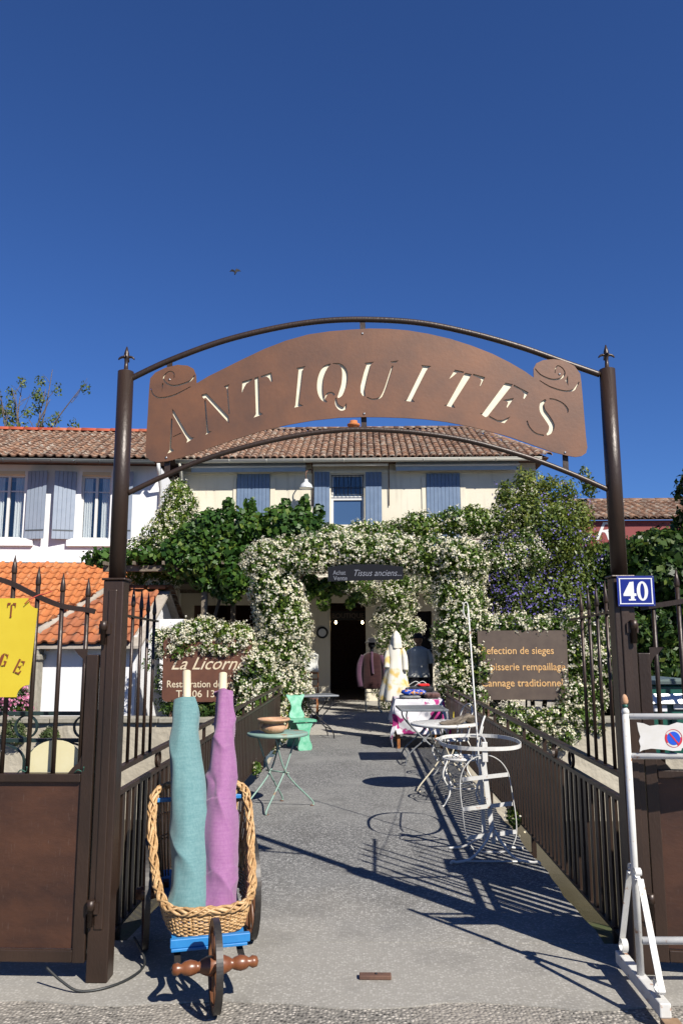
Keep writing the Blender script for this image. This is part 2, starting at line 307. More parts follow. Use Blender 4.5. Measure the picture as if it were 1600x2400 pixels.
# ------------------------------------------------------------------ mesh helpers
def V(*a): return Vector(a)
class MB:
    def __init__(s): s.v = []; s.f = []; s.sm = []
    def add(s, vs, fs, smooth=False):
        k = len(s.v); s.v += [tuple(p) for p in vs]; s.f += [tuple(i + k for i in f) for f in fs]; s.sm += [smooth] * len(fs); return s
    def box(s, c, d, rz=0.0, mtx=None):
        x, y, z = d[0] / 2, d[1] / 2, d[2] / 2
        P = [V(a * x, b * y, e * z) for e in (-1, 1) for a, b in ((-1, -1), (1, -1), (1, 1), (-1, 1))]
        if rz: P = [Matrix.Rotation(rz, 3, 'Z') @ p for p in P]
        if mtx is not None: P = [mtx @ p for p in P]
        c = V(*c)
        return s.add([p + c for p in P], [(3, 2, 1, 0), (4, 5, 6, 7), (0, 1, 5, 4), (1, 2, 6, 5), (2, 3, 7, 6), (3, 0, 4, 7)])
    def bar(s, p0, p1, w, h, up=(0, 0, 1)):
        p0 = V(*p0); p1 = V(*p1); d = (p1 - p0).normalized(); u = V(*up)
        if abs(d.dot(u)) > .98: u = V(0, 1, 0)
        a = d.cross(u).normalized(); b = a.cross(d).normalized()
        P = []
        for p in (p0, p1):
            for i, j in ((-1, -1), (1, -1), (1, 1), (-1, 1)): P.append(p + a * (i * w / 2) + b * (j * h / 2))
        return s.add(P, [(0, 1, 2, 3), (7, 6, 5, 4), (0, 4, 5, 1), (1, 5, 6, 2), (2, 6, 7, 3), (3, 7, 4, 0)])
    def ribbon(s, pts, w, t, side):
        """flat bar swept along pts; w along side vector, t across"""
        pts = [V(*p) for p in pts]; n = len(pts); side = V(*side).normalized(); P = []
        for i, p in enumerate(pts):
            d = (pts[min(i + 1, n - 1)] - pts[max(i - 1, 0)]).normalized(); q = d.cross(side).normalized()
            for a, b in ((-1, -1), (1, -1), (1, 1), (-1, 1)): P.append(p + side * (a * w / 2) + q * (b * t / 2))
        F = [(3, 2, 1, 0), tuple(4 * (n - 1) + k for k in range(4))]
        for i in range(n - 1):
            for k in range(4): F.append((4 * i + k, 4 * i + (k + 1) % 4, 4 * i + 4 + (k + 1) % 4, 4 * i + 4 + k))
        return s.add(P, F)
    def tube(s, pts, r, n=8, closed=False):
        pts = [V(*p) for p in pts]; m = len(pts); rr = r if isinstance(r, (list, tuple)) else [r] * m
        P = []; prev = None
        for i, p in enumerate(pts):
            if closed: d = pts[(i + 1) % m] - pts[i - 1]
            else: d = pts[min(i + 1, m - 1)] - pts[max(i - 1, 0)]
            d = d.normalized()
            if prev is None:
                u = V(0, 0, 1) if abs(d.z) < .9 else V(1, 0, 0); a = d.cross(u).normalized()
            else:
                a = (prev - d * prev.dot(d)); a = a.normalized() if a.length > 1e-6 else d.orthogonal().normalized()
            prev = a; b = d.cross(a)
            for k in range(n):
                t = 2 * math.pi * k / n; P.append(p + (a * math.cos(t) + b * math.sin(t)) * rr[i])
        F = []
        for i in range(m if closed else m - 1):
            j = (i + 1) % m
            for k in range(n): F.append((i * n + k, i * n + (k + 1) % n, j * n + (k + 1) % n, j * n + k))
        s.add(P, F, True)
        if not closed:
            b0 = len(s.v) - len(P)
            s.f += [tuple(b0 + k for k in range(n - 1, -1, -1)), tuple(b0 + (m - 1) * n + k for k in range(n))]; s.sm += [False, False]
        return s
    def lathe(s, base, prof, n=16, axis=(0, 0, 1), sx=1.0, sy=1.0):
        base = V(*base); ax = V(*axis).normalized()
        a = (V(1, 0, 0) if abs(ax.x) < .9 else V(0, 1, 0)); a = (a - ax * a.dot(ax)).normalized(); b = ax.cross(a); P = []
        for r, z in prof:
            for k in range(n):
                t = 2 * math.pi * k / n; P.append(base + ax * z + a * (r * sx * math.cos(t)) + b * (r * sy * math.sin(t)))
        F = []
        for i in range(len(prof) - 1):
            for k in range(n): F.append((i * n + k, i * n + (k + 1) % n, (i + 1) * n + (k + 1) % n, (i + 1) * n + k))
        s.add(P, F, True); b0 = len(s.v) - len(P); m = len(prof)
        s.f += [tuple(b0 + k for k in range(n - 1, -1, -1)), tuple(b0 + (m - 1) * n + k for k in range(n))]; s.sm += [False, False]
        return s
    def prism(s, pts, vec):
        pts = [V(*p) for p in pts]; n = len(pts); vec = V(*vec)
        F = [tuple(range(n - 1, -1, -1)), tuple(range(n, 2 * n))] + [(i, (i + 1) % n, n + (i + 1) % n, n + i) for i in range(n)]
        return s.add(pts + [p + vec for p in pts], F)
    def slab(s, pts, vec):
        """prism of a concave outline: caps are triangulated"""
        from mathutils.geometry import tessellate_polygon
        pts = [V(*p) for p in pts]; n = len(pts); vec = V(*vec); tr = tessellate_polygon([pts])
        F = [tuple(t) for t in tr] + [tuple(i + n for i in t) for t in tr] + [(i, (i + 1) % n, n + (i + 1) % n, n + i) for i in range(n)]
        return s.add(pts + [p + vec for p in pts], F)
    def grid(s, fn, nu, nv, smooth=True, flip=False, closeu=False):
        P = [fn(i / (nu if closeu else nu - 1), j / (nv - 1)) for j in range(nv) for i in range(nu)]
        F = []
        for j in range(nv - 1):
            for i in range(nu if closeu else nu - 1):
                q = (j * nu + i, j * nu + (i + 1) % nu, (j + 1) * nu + (i + 1) % nu, (j + 1) * nu + i)
                F.append(q[::-1] if flip else q)
        return s.add(P, F, smooth)
    def mesh(s, name, off=(0, 0, 0)):
        me = bpy.data.meshes.new(name); o = V(*off)
        me.from_pydata([(p[0] - o.x, p[1] - o.y, p[2] - o.z) for p in s.v], [], s.f)
        me.polygons.foreach_set('use_smooth', s.sm); me.update(); return me
    def build(s, name, m, parent=None, bevel=0.0, solid=0.0, sub=0):
        root = parent
        while root is not None and root.parent is not None: root = root.parent
        me = s.mesh(name, root.location if root is not None else (0, 0, 0))
        me.materials.append(M[m] if isinstance(m, str) else m)
        return link(name, me, parent, bevel, solid, sub)
def link(name, me, parent=None, bevel=0.0, solid=0.0, sub=0):
    o = bpy.data.objects.new(name, me); COL.objects.link(o); o.parent = parent
    if solid:
        k = o.modifiers.new('s', 'SOLIDIFY'); k.thickness = solid; k.offset = 0
    if bevel:
        k = o.modifiers.new('b', 'BEVEL'); k.width = bevel; k.segments = 2; k.limit_method = 'ANGLE'
    if sub:
        k = o.modifiers.new('u', 'SUBSURF'); k.levels = sub; k.render_levels = sub
    return o
def tag(o, label, cat, group=None):
    o['label'] = label; o['category'] = cat
    if group: o['group'] = group
    return o
def thing(name, label, cat, loc=(0, 0, 0), group=None):
    o = bpy.data.objects.new(name, None); COL.objects.link(o); o.location = loc; o.empty_display_size = 0.1
    return tag(o, label, cat, group)
def struct(o): o['kind'] = 'structure'; return o
def stuff(o): o['kind'] = 'stuff'; return o
def copy_tree(o, parent=None):
    c = o.copy(); COL.objects.link(c); c.parent = parent
    for ch in list(o.children): copy_tree(ch, c)
    return c
def arc(c, r, a0, a1, n, ax=(1, 0, 0), ay=(0, 0, 1)):
    c = V(*c); ax = V(*ax); ay = V(*ay)
    return [c + ax * (r * math.cos(a0 + (a1 - a0) * i / n)) + ay * (r * math.sin(a0 + (a1 - a0) * i / n)) for i in range(n + 1)]
def smooth_path(pts, k=6):
    """Catmull-Rom through pts"""
    pts = [V(*p) for p in pts]; out = []
    for i in range(len(pts) - 1):
        p0 = pts[max(i - 1, 0)]; p1 = pts[i]; p2 = pts[i + 1]; p3 = pts[min(i + 2, len(pts) - 1)]
        for j in range(k):
            t = j / k; out.append(0.5 * ((2 * p1) + (p2 - p0) * t + (2 * p0 - 5 * p1 + 4 * p2 - p3) * t * t + (3 * p1 - p0 - 3 * p2 + p3) * t ** 3))
    return out + [pts[-1]]
def spiral(c, r0, r1, a0, a1, n, ax=(1, 0, 0), ay=(0, 0, 1)):
    c = V(*c); ax = V(*ax); ay = V(*ay); out = []
    for i in range(n + 1):
        t = i / n; r = r0 + (r1 - r0) * t; a = a0 + (a1 - a0) * t; out.append(c + ax * r * math.cos(a) + ay * r * math.sin(a))
    return out
def lettering(txt, o, xd, yd, size, m, parent, shear=0.0, depth=0.002, spacing=1.0, bold=0.0, align='LEFT', name='lettering', wfit=None):
    cu = bpy.data.curves.new('t', 'FONT'); cu.body = txt; cu.size = 1.0; cu.shear = shear; cu.extrude = 0.0; cu.space_character = spacing; cu.offset = bold; cu.align_x = align; cu.resolution_u = 3
    ob = bpy.data.objects.new('t', cu); COL.objects.link(ob)
    dg = bpy.context.evaluated_depsgraph_get(); me = bpy.data.meshes.new_from_object(ob.evaluated_get(dg)); bpy.data.objects.remove(ob, do_unlink=True)
    co = np.empty(len(me.vertices) * 3); me.vertices.foreach_get('co', co); co = co.reshape(-1, 3)
    sx = size
    if wfit: sx = wfit / max(1e-6, (co[:, 0].max() - co[:, 0].min()))
    root = parent
    while root.parent is not None: root = root.parent
    o = V(*o) - root.location; xd = V(*xd).normalized(); yd = V(*yd).normalized()
    w = np.array(o)[None] + co[:, :1] * sx * np.array(xd)[None] + co[:, 1:2] * size * np.array(yd)[None]
    # one mesh per word: cut the line where the gaps between glyphs are widest
    F = [tuple(p.vertices) for p in me.polygons]; iv = sorted((min(co[i, 0] for i in f), max(co[i, 0] for i in f)) for f in F)
    cuts = []; end = iv[0][1]
    for q0, q1 in iv:
        if q0 - end > .16 * spacing: cuts.append((q0 + end) / 2)
        end = max(end, q1)
    cuts = [-1e9] + cuts + [1e9]; first = None
    for c0, c1 in zip(cuts[:-1], cuts[1:]):
        sel = [f for f in F if c0 < co[f[0], 0] < c1]
        if not sel: continue
        mb = MB(); ids = sorted({i for f in sel for i in f}); mp = {i: k for k, i in enumerate(ids)}
        mb.add([tuple(w[i]) for i in ids], [tuple(mp[i] for i in f) for f in sel]); m2 = mb.mesh(name); m2.materials.append(M[m])
        ob = link(name, m2, parent); k = ob.modifiers.new('s', 'SOLIDIFY'); k.thickness = depth; k.offset = 0; first = first or ob
    bpy.data.meshes.remove(me)
    return first
def rnd_attr(me, vals):
    a = me.attributes.new('rnd', 'FLOAT', 'FACE'); a.data.foreach_set('value', np.asarray(vals, dtype=np.float32))

# ------------------------------------------------------------------ leaf clouds
def np_mesh(name, verts, faces, k, m, rnd=None, off=None):
    """verts (N,3), faces (F,k)"""
    me = bpy.data.meshes.new(name); nf = len(faces)
    if off is not None: verts = verts - np.array(off)[None]
    me.vertices.add(len(verts)); me.vertices.foreach_set('co', np.ascontiguousarray(verts, dtype=np.float32).ravel())
    me.loops.add(nf * k); me.loops.foreach_set('vertex_index', np.ascontiguousarray(faces, dtype=np.int32).ravel())
    me.polygons.add(nf); me.polygons.foreach_set('loop_start', np.arange(nf, dtype=np.int32) * k)
    try: me.polygons.foreach_set('loop_total', np.full(nf, k, dtype=np.int32))
    except Exception: pass
    me.update(calc_edges=True)
    if rnd is not None: rnd_attr(me, rnd)
    me.materials.append(M[m]); return me
def unit(a): return a / np.maximum(np.linalg.norm(a, axis=1, keepdims=True), 1e-9)
def blob_points(rg, blobs, n, shell, reject=0.72, keep=None):
    """points near the skin of a union of ellipsoids, with outward normals"""
    B = np.array(blobs, dtype=float); C = B[:, :3]; S = B[:, 3:6]
    w = (S[:, 0] * S[:, 1] + S[:, 1] * S[:, 2] + S[:, 0] * S[:, 2]); w /= w.sum()
    P = np.zeros((0, 3)); N = np.zeros((0, 3))
    for _ in range(8):
        i = rg.choice(len(B), size=n, p=w); d = unit(rg.normal(size=(n, 3)))
        r = shell[0] + (shell[1] - shell[0]) * rg.random((n, 1)) ** 0.6
        p = C[i] + d * S[i] * r; nn = unit(d / S[i])
        ok = np.ones(n, bool)
        for c, s in zip(C, S):
            q = ((p - c) / s); ok &= (q * q).sum(1) > reject * reject * 0.98
        if keep is not None: ok &= keep(p)
        P = np.vstack([P, p[ok]]); N = np.vstack([N, nn[ok]])
        if len(P) >= n: break
    return P[:n], N[:n]
def leaves_at(rg, P, N, length, width, spread=0.8, droop=0.0, jitter=0.35):
    n = len(P); nn = unit(N + rg.normal(size=(n, 3)) * spread * 0.6)
    t = unit(np.cross(nn, unit(rg.normal(size=(n, 3))))); t[:, 2] -= droop; t = unit(t - nn * (t * nn).sum(1, keepdims=True)); s = np.cross(nn, t)
    L = length * (1 + jitter * rg.normal(size=(n, 1)).clip(-1.5, 1.5)); Wd = width * (L / length)
    base = P - t * L * .5; tip = P + t * L * .5 - nn * L * .12; a = P + s * Wd * .5 + nn * L * .05; b = P - s * Wd * .5 + nn * L * .05
    v = np.stack([base, a, tip, b], 1).reshape(-1, 3); f = np.arange(n * 4).reshape(n, 4)
    return v, f
def stars_at(rg, P, N, size, spread=0.5):
    n = len(P); nn = unit(N + rg.normal(size=(n, 3)) * spread)
    t = unit(np.cross(nn, unit(rg.normal(size=(n, 3))))); s = np.cross(nn, t); sz = size * (0.75 + .5 * rg.random((n, 1)))
    vs = []; 
    for k in range(5):
        a = 2 * math.pi * k / 5
        for da, r in ((-.45, .62), (0, 1.0), (.45, .62)):
            vs.append(P + (t * math.cos(a + da) + s * math.sin(a + da)) * sz * r * .5 + nn * sz * (.10 if r == 1 else .04))
    vs.append(P - nn * sz * .05)
    v = np.stack(vs, 1).reshape(-1, 3); f = []
    base = np.arange(n) * 16
    for k in range(5): f.append(np.stack([base + 15, base + 3 * k, base + 3 * k + 1, base + 3 * k + 2], 1))
    f = np.stack(f, 1).reshape(-1, 4); return v, f
def foliage(parent, blobs, n, length, width, m, seed, shell=(.55, 1.06), spread=.9, droop=.3, name='foliage', reject=.55, keep=None, tone=None):
    rg = np.random.default_rng(seed); P, N = blob_points(rg, blobs, n, shell, reject, keep)
    v, f = leaves_at(rg, P, N, length, width, spread, droop)
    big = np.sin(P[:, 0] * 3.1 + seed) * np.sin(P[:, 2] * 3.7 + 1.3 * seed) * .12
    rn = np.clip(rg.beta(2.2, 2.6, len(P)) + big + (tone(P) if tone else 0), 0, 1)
    o = link(name, np_mesh(name, v, f, 4, m, rn, parent.location if parent else None), parent); stuff(o); return o
def blossoms(parent, blobs, n, size, m, seed, shell=(.96, 1.12), per=5, cl=.045, name='blossoms', reject=.93, keep=None, dens=None):
    rg = np.random.default_rng(seed); P, N = blob_points(rg, blobs, n, shell, reject, keep)
    if dens is not None:
        ok = rg.random(len(P)) < dens(P); P = P[ok]; N = N[ok]
    P = np.repeat(P, per, 0) + rg.normal(size=(len(P) * per, 3)) * cl; N = np.repeat(N, per, 0)
    v, f = stars_at(rg, P, N, size); rn = np.repeat(np.clip(rg.random(len(P)), 0, 1), 5)
    o = link(name, np_mesh(name, v, f, 4, m, rn, parent.location if parent else None), parent); stuff(o); return o
def blob_box(rg, x0, x1, y0, y1, z0, z1, r, n, k=(1, 1, 1)):
    out = []
    for _ in range(n):
        s = r * rg.uniform(.7, 1.25)
        out.append((rg.uniform(x0, x1), rg.uniform(y0, y1), rg.uniform(z0, z1), s * k[0], s * k[1], s * k[2]))
    return out
def blob_line(rg, pts, r, n, jit=.15, k=(1, 1, 1)):
    out = []; pts = [V(*p) for p in pts]
    L = [0]
    for i in range(len(pts) - 1): L.append(L[-1] + (pts[i + 1] - pts[i]).length)
    for q in range(n):
        t = (q + rg.uniform(.2, .8)) / n * L[-1]; i = max(j for j in range(len(pts) - 1) if L[j] <= t); u = (t - L[i]) / max(1e-6, L[i + 1] - L[i])
        p = pts[i].lerp(pts[i + 1], u); s = r * rg.uniform(.75, 1.2)
        out.append((p.x + rg.uniform(-jit, jit), p.y + rg.uniform(-jit, jit), p.z + rg.uniform(-jit, jit), s * k[0], s * k[1], s * k[2]))
    return out
def limbs(parent, segs, m='bark', name='trunk'):
    mb = MB()
    for pts, r0, r1 in segs:
        p = smooth_path(pts, 5); k = len(p) - 1
        mb.tube(p, [r0 + (r1 - r0) * i / k for i in range(k + 1)], 7)
    return mb.build(name, m, parent)
# ------------------------------------------------------------------ ground, canal, bridge
M['pavement'] = aggregate('exposed_aggregate', (0.22, 0.205, 0.18), (0.07, 0.065, 0.06), (0.58, 0.53, 0.46), 58, 0.8, (0.40, 0.36, 0.31), 1.5, 0.010)
M['gravel'] = aggregate('courtyard_gravel', (0.40, 0.375, 0.33), (0.24, 0.23, 0.21), (0.64, 0.60, 0.54), 36, 0.7, (0.46, 0.43, 0.37), 1.1, 0.012)
M['asphalt'] = aggregate('bridge_path', (0.150, 0.148, 0.145), (0.085, 0.085, 0.085), (0.48, 0.47, 0.45), 70, 0.22, (0.29, 0.285, 0.27), 0.8, 0.004)
# the path grows paler and sandier towards the threshold, where dust and feet wear it
n, l, b = nodes(M['asphalt'])
tc = n.new('ShaderNodeTexCoord'); sp = n.new('ShaderNodeSeparateXYZ'); l.new(tc.outputs['Object'], sp.inputs[0])
nz = n.new('ShaderNodeTexNoise'); nz.inputs['Scale'].default_value = 1.6; nz.inputs['Detail'].default_value = 8; nz.inputs['Roughness'].default_value = .6; l.new(tc.outputs['Object'], nz.inputs['Vector'])
ma = n.new('ShaderNodeMath'); ma.operation = 'MULTIPLY_ADD'; l.new(nz.outputs['Fac'], ma.inputs[0]); ma.inputs[1].default_value = 1.7; l.new(sp.outputs['Y'], ma.inputs[2])
mr = n.new('ShaderNodeMapRange'); mr.interpolation_type = 'SMOOTHSTEP'; mr.inputs[1].default_value = 4.9; mr.inputs[2].default_value = 7.0; mr.inputs[3].default_value = 1.0; mr.inputs[4].default_value = 0.0
l.new(ma.outputs[0], mr.inputs[0])
old = b.inputs['Base Color'].links[0].from_socket
worn = mixrgb(n, l, 0.58, old, kk((0.44, 0.41, 0.355)))
c1 = mixrgb(n, l, mr.outputs[0], old, worn)
# faint long stains and a few pale flecks
st = n.new('ShaderNodeTexNoise'); st.inputs['Scale'].default_value = 2.6; st.inputs['Detail'].default_value = 9; l.new(tc.outputs['Object'], st.inputs['Vector'])
c1 = mixrgb(n, l, ramp(n, l, st.outputs['Fac'], 0.52, 0.72, (0, 0, 0), (.35, .35, .35)), c1, kk((0.10, 0.095, 0.09)))
fl = n.new('ShaderNodeTexVoronoi'); fl.inputs['Scale'].default_value = 9; l.new(tc.outputs['Object'], fl.inputs['Vector'])
c1 = mixrgb(n, l, ramp(n, l, fl.outputs['Distance'], 0.05, 0.075, (.8, .8, .8), (0, 0, 0)), c1, kk((0.50, 0.48, 0.44)))
l.new(c1, b.inputs['Base Color'])
M['deck_side'] = mat('deck_concrete', (0.15, 0.13, 0.09), 0.95, var=(0.24, 0.215, 0.16), vscale=7, bump=0.4, bscale=50)
M['moss_ledge'] = mat('mossy_ledge', (0.075, 0.055, 0.020), 0.95, var=(0.05, 0.075, 0.012), vscale=4, bump=0.5, bscale=40)
M['water'] = mat('canal_water', (0.030, 0.025, 0.010), 0.22, var=(0.042, 0.034, 0.014), vscale=1.5, bump=0.15, bscale=5, spec=.25)
M['earth'] = mat('far_ground', (0.16, 0.14, 0.09), 0.95, var=(0.12, 0.13, 0.06), vscale=0.3)

def sheet(name, x0, x1, y0, y1, z, m):
    # its object origin stays at the world origin so the materials can read metres
    return struct(MB().add([(x0, y0, z), (x1, y0, z), (x1, y1, z), (x0, y1, z)], [(0, 1, 2, 3)]).build(name, m))
sheet('pavement', -60, 60, -60, 4.6, -0.006, 'pavement')
sheet('water', -80, 80, 4.6, 13.7, -1.25, 'water')
sheet('canal_bed', -80, 80, 4.3, 14.0, -2.1, 'earth')
sheet('courtyard', -60, 60, 13.95, 40, -0.006, 'gravel')
sheet('ground', -900, 900, 40, 1500, -0.02, 'earth')
# threshold slab with a ragged front edge
rg = random.Random(4)
edge = [(-1.85 + 3.55 * i / 24, 3.90 + .025 * math.sin(i * .9) + rg.uniform(-.018, .018)) for i in range(25)]
mb = MB(); P = [(x, y, 0.0) for x, y in edge] + [(1.70, 4.66, 0.0), (-1.85, 4.66, 0.0)]
mb.prism([(p[0], p[1], -.05) for p in P], (0, 0, .05)); struct(mb.build('threshold_slab', 'asphalt'))
# deck slab, its edges a little broken
def deck_edge(s, y):
    return s * 1.288 + 0.010 * math.sin(y * 5.3 + s) + 0.006 * math.sin(y * 17.0)
ys = [4.655 + i * .2 for i in range(51)]
mb = MB(); n_ = len(ys)
for i, y in enumerate(ys): mb.v += [(deck_edge(-1, y), y, .004), (deck_edge(1, y), y, .004), (deck_edge(-1, y) + .0, y, -.24), (deck_edge(1, y), y, -.24)]
for i in range(n_ - 1):
    a = 4 * i; c = 4 * (i + 1)
    mb.f += [(a, a + 1, c + 1, c), (a + 1, a + 3, c + 3, c + 1), (a + 2, a, c, c + 2), (a + 3, a + 2, c + 2, c + 3)]; mb.sm += [False] * 4
mb.f += [(0, 2, 3, 1), (4 * n_ - 4, 4 * n_ - 3, 4 * n_ - 1, 4 * n_ - 2)]; mb.sm += [False] * 2
struct(mb.build('bridge_deck', 'asphalt'))
for s in (-1, 1):
    mb = MB(); mb.box((s * 1.21, 9.2, -.46), (.14, 9.1, .42)); struct(mb.build('bridge_girder', 'deck_side'))
    mb = MB(); mb.prism([(s * 1.30, 4.6, -.11), (s * 1.72, 4.6, -.11), (s * 1.66, 5.25, -.14), (s * 1.30, 5.6, -.15)][::s], (0, 0, -.5)); struct(mb.build('abutment_ledge', 'moss_ledge'))
# canal walls
struct(MB().box((0, 4.50, -1.1), (120, .2, 2.18)).build('canal_wall_near', 'stone_wall'))
for s in (-1, 1):
    mb = MB()
    def wallf(u, v, s=s):
        x = s * (1.62 + u * 58); z = -2.1 + v * 2.40
        return V(x, 13.72 + .02 * math.sin(x * 3.1) + .012 * math.sin(x * 8 + z * 6), z)
    mb.grid(wallf, 240, 14, True, flip=(s < 0)); w = struct(mb.build('canal_wall_far', 'stone_wall'))
    mb = MB(); mb.box((s * 30.8, 13.98, -.9), (58, .2, 2.4)); struct(mb.build('canal_wall_back', 'stone_wall'))
    for i in range(14):                                      # coping stones, each its own
        x0 = 1.60 + i * .92
        mb = MB().box((s * (x0 + .455), 13.86, .345 + rg.uniform(-.006, .006)), (.905, .40, .085))
        mb.build('coping_stone', 'coping', w, bevel=.012)
mb = MB(); mb.box((0, 13.9, -1.15), (3.2, .3, 1.7)); struct(mb.build('abutment', 'stone_wall'))
# iron stop plate let into the threshold
t = thing('gate_stop', 'rusty flat iron gate stop plate let into the threshold', 'gate stop', at_z(879, 2293, 0.0))
p = t.location; MB().box((p.x, p.y, .010), (.155, .046, .020)).build('plate', 'rust_iron', t, bevel=.004)
MB().lathe((p.x + .005, p.y, .0195), [(.007, 0), (.007, .004)], 8).build('bolt', 'black_iron', t)

# ------------------------------------------------------------------ bridge railings
RX = 1.385
def railing(s, label):
    t = thing('bridge_railing', label, 'railing', (s * RX, 9.0, 0))
    x = s * RX
    MB().bar((x, 4.42, .905), (x, 13.72, .905), .045, .028).build('handrail', 'steel', t, bevel=.004)
    MB().bar((x, 4.42, .775), (x, 13.72, .775), .032, .026).build('top_rail', 'steel', t)
    MB().bar((x, 4.42, .045), (x, 13.72, .045), .030, .016).build('bottom_rail', 'steel', t)
    pk = MB().box((0, 0, .395), (.015, .056, .74)).mesh('picket'); pk.materials.append(M['steel'])
    y = 4.53; k = 0
    while y < 13.7:
        o = link('picket', pk, t); o.location = (0, y - 9.0, .012 + rg.uniform(-.004, .004)); o.rotation_euler = (0, 0, rg.uniform(-.04, .04)); y += .118; k += 1
    ps = MB().box((0, 0, 0), (.026, .026, .104)).mesh('baluster'); ps.materials.append(M['steel'])
    y = 6.35
    while y < 13.7:
        o = link('baluster', ps, t); o.location = (0, y - 9.0, .840); y += .78
    rn = MB().ribbon([(0, .050 * math.cos(a), .050 * math.sin(a)) for a in [2 * math.pi * i / 24 for i in range(25)]], .020, .009, (1, 0, 0)).mesh('ring'); rn.materials.append(M['steel'])
    for yy in (5.55, 6.02):
        o = link('ring', rn, t); o.location = (0, yy - 9.0, .840)
    # bearers that carry the rail off the side of the deck
    for yy in (4.75, 6.9, 9.1, 11.3, 13.4):
        MB().bar((s * 1.27, yy, -.10), (x, yy, -.10), .04, .04).bar((x, yy, -.12), (x, yy, .06), .035, .035).build('bracket', 'steel', t)
    # tall spiked pickets that stand on the rail beside the gate post
    for i, yy in enumerate((4.60, 4.78, 4.95, 5.12) if s > 0 else (4.82, 5.00, 5.16, 5.32)):
        zt = 1.955 - .010 * i
        mb = MB(); mb.tube([(x, yy, .915), (x, yy, zt - .13)], .0105, 8); mb.lathe((x, yy, zt - .13), [(.0105, 0), (.015, .015), (.013, .04), (.002, .13)], 8)
        mb.build('spiked_picket', 'steel', t)
    MB().bar((x, 4.36, 1.775), (x, 5.40, 1.755), .022, .012).build('cross_bar', 'steel', t)
    return t
railing(-1, 'brown iron bridge railing on the side of the basket cart and mint table')
railing(1, 'brown iron bridge railing on the side of the white iron furniture')

# ------------------------------------------------------------------ gate posts and arch
LP = V(-1.285, 4.15, 0); RP = V(1.375, 4.30, 0)
GU = (RP - LP).normalized(); GN = V(GU.y, -GU.x, 0)           # along the gate, towards the street
def gp(px, py, off=0.0): return at_plane(px, py, LP + GN * off, GN)
arch = thing('gate_arch', 'brown steel gate frame of two tall posts joined by curved bars', 'gate', (0, 4.22, 0))
def post(c, top, cap):
    mb = MB(); mb.box((c.x, c.y, cap / 2), (.105, .105, cap)); mb.box((c.x, c.y, cap + .006), (.125, .125, .012)); mb.box((c.x, c.y - .054, cap * .55), (.045, .012, cap * .85)) 
    o = mb.build('post', 'steel', arch, bevel=.006)
    MB().tube([(c.x, c.y, cap + .012), (c.x, c.y, top)], .043, 24).build('pipe', 'steel', o)
    mb = MB(); mb.lathe((c.x, c.y, top), [(.043, 0), (.030, .006), (.012, .012), (.010, .05), (.012, .075), (.017, .082), (.013, .09), (.014, .105), (.003, .145)], 12)
    for k in range(4):
        a = k * math.pi / 2; d = V(math.cos(a), math.sin(a), 0); q = V(c.x, c.y, top + .08)
        mb.tube(smooth_path([q, q + d * .02 + V(0, 0, .006), q + d * .036 + V(0, 0, .0), q + d * .044 + V(0, 0, -.010)], 4), [.009, .0085, .008, .0078, .0075, .007, .0068, .0065, .006, .0055, .005, .004, .003], 6)
    mb.build('finial', 'steel', o)
    return o
post(LP, 3.075, 1.93); post(RP, 3.11, 1.945)
def arcbar(pts, r):
    q = [gp(*p) for p in pts]; MB().tube(smooth_path(q, 8), r, 12).build('arch_bar', 'steel', arch)
arcbar([(306, 888), (395, 846), (520, 800), (650, 768), (760, 752), (867, 749), (985, 757), (1100, 780), (1215, 812), (1310, 845), (1404, 878)], .0165)
arcbar([(300, 1156), (380, 1118), (470, 1080), (580, 1046), (700, 1020), (790, 1009), (870, 1007), (985, 1015), (1100, 1034), (1230, 1070), (1330, 1107), (1424, 1148)], .0145)
for a, b_ in (((849, 750), (850, 790)), ((852, 975), (853, 1010)), ((398, 845), (398, 880)), ((392, 1065), (392, 1112)), ((1307, 843), (1308, 868)), ((1323, 1055), (1325, 1103))):
    MB().bar(gp(*a), gp(*b_), .030, .007, GN).build('hanger', 'steel', arch)

# ------------------------------------------------------------------ the pierced sign
z4 = lambda x, y: (240 + x / 2.529, 700 + y / 2.529)
z5 = lambda x, y: (840 + x / 2.45, 700 + y / 2.45)
OUT = [z4(*p) for p in [(285, 525), (290, 480), (320, 447), (380, 418), (450, 401), (510, 406), (545, 425), (560, 460), (563, 510), (630, 470), (700, 435), (830, 370), (960, 308), (1090, 258), (1220, 222), (1350, 203), (1480, 193)]] \
    + [z5(*p) for p in [(60, 181), (170, 183), (280, 192), (400, 212), (520, 240), (640, 278), (760, 325), (860, 375), (950, 428), (997, 462), (996, 410), (1012, 380), (1050, 362), (1110, 356), (1170, 365), (1230, 395), (1262, 440), (1268, 480), (1275, 560), (1285, 680), (1295, 800), (1303, 860), (1296, 892), (1270, 910), (1235, 915), (1190, 908), (1100, 885), (980, 842), (860, 800), (740, 767), (620, 738), (500, 715), (380, 700), (260, 692), (140, 688), (30, 687)]] \
    + [z4(*p) for p in [(1400, 713), (1250, 729), (1100, 755), (950, 790), (800, 836), (650, 888), (530, 930), (450, 955), (390, 970), (330, 975), (290, 966), (266, 942), (262, 900), (268, 800), (275, 700), (280, 600)]]
def stroke(z, pts, k=6):
    """closed outline of a pen stroke: (x, y, width) knots, smoothed"""
    P = [V(*z(x, y), w / 2.5) for x, y, w in pts]
    P = smooth_path(P, k) if len(P) > 2 else P
    Lf = []; Rt = []
    for i, p in enumerate(P):
        d = P[min(i + 1, len(P) - 1)] - P[max(i - 1, 0)]; d = V(d.x, d.y, 0).normalized(); q = V(-d.y, d.x, 0) * max(p.z, .6) / 2
        Lf.append((p.x + q.x, p.y + q.y)); Rt.append((p.x - q.x, p.y - q.y))
    return Lf + Rt[::-1]
HOLES = []
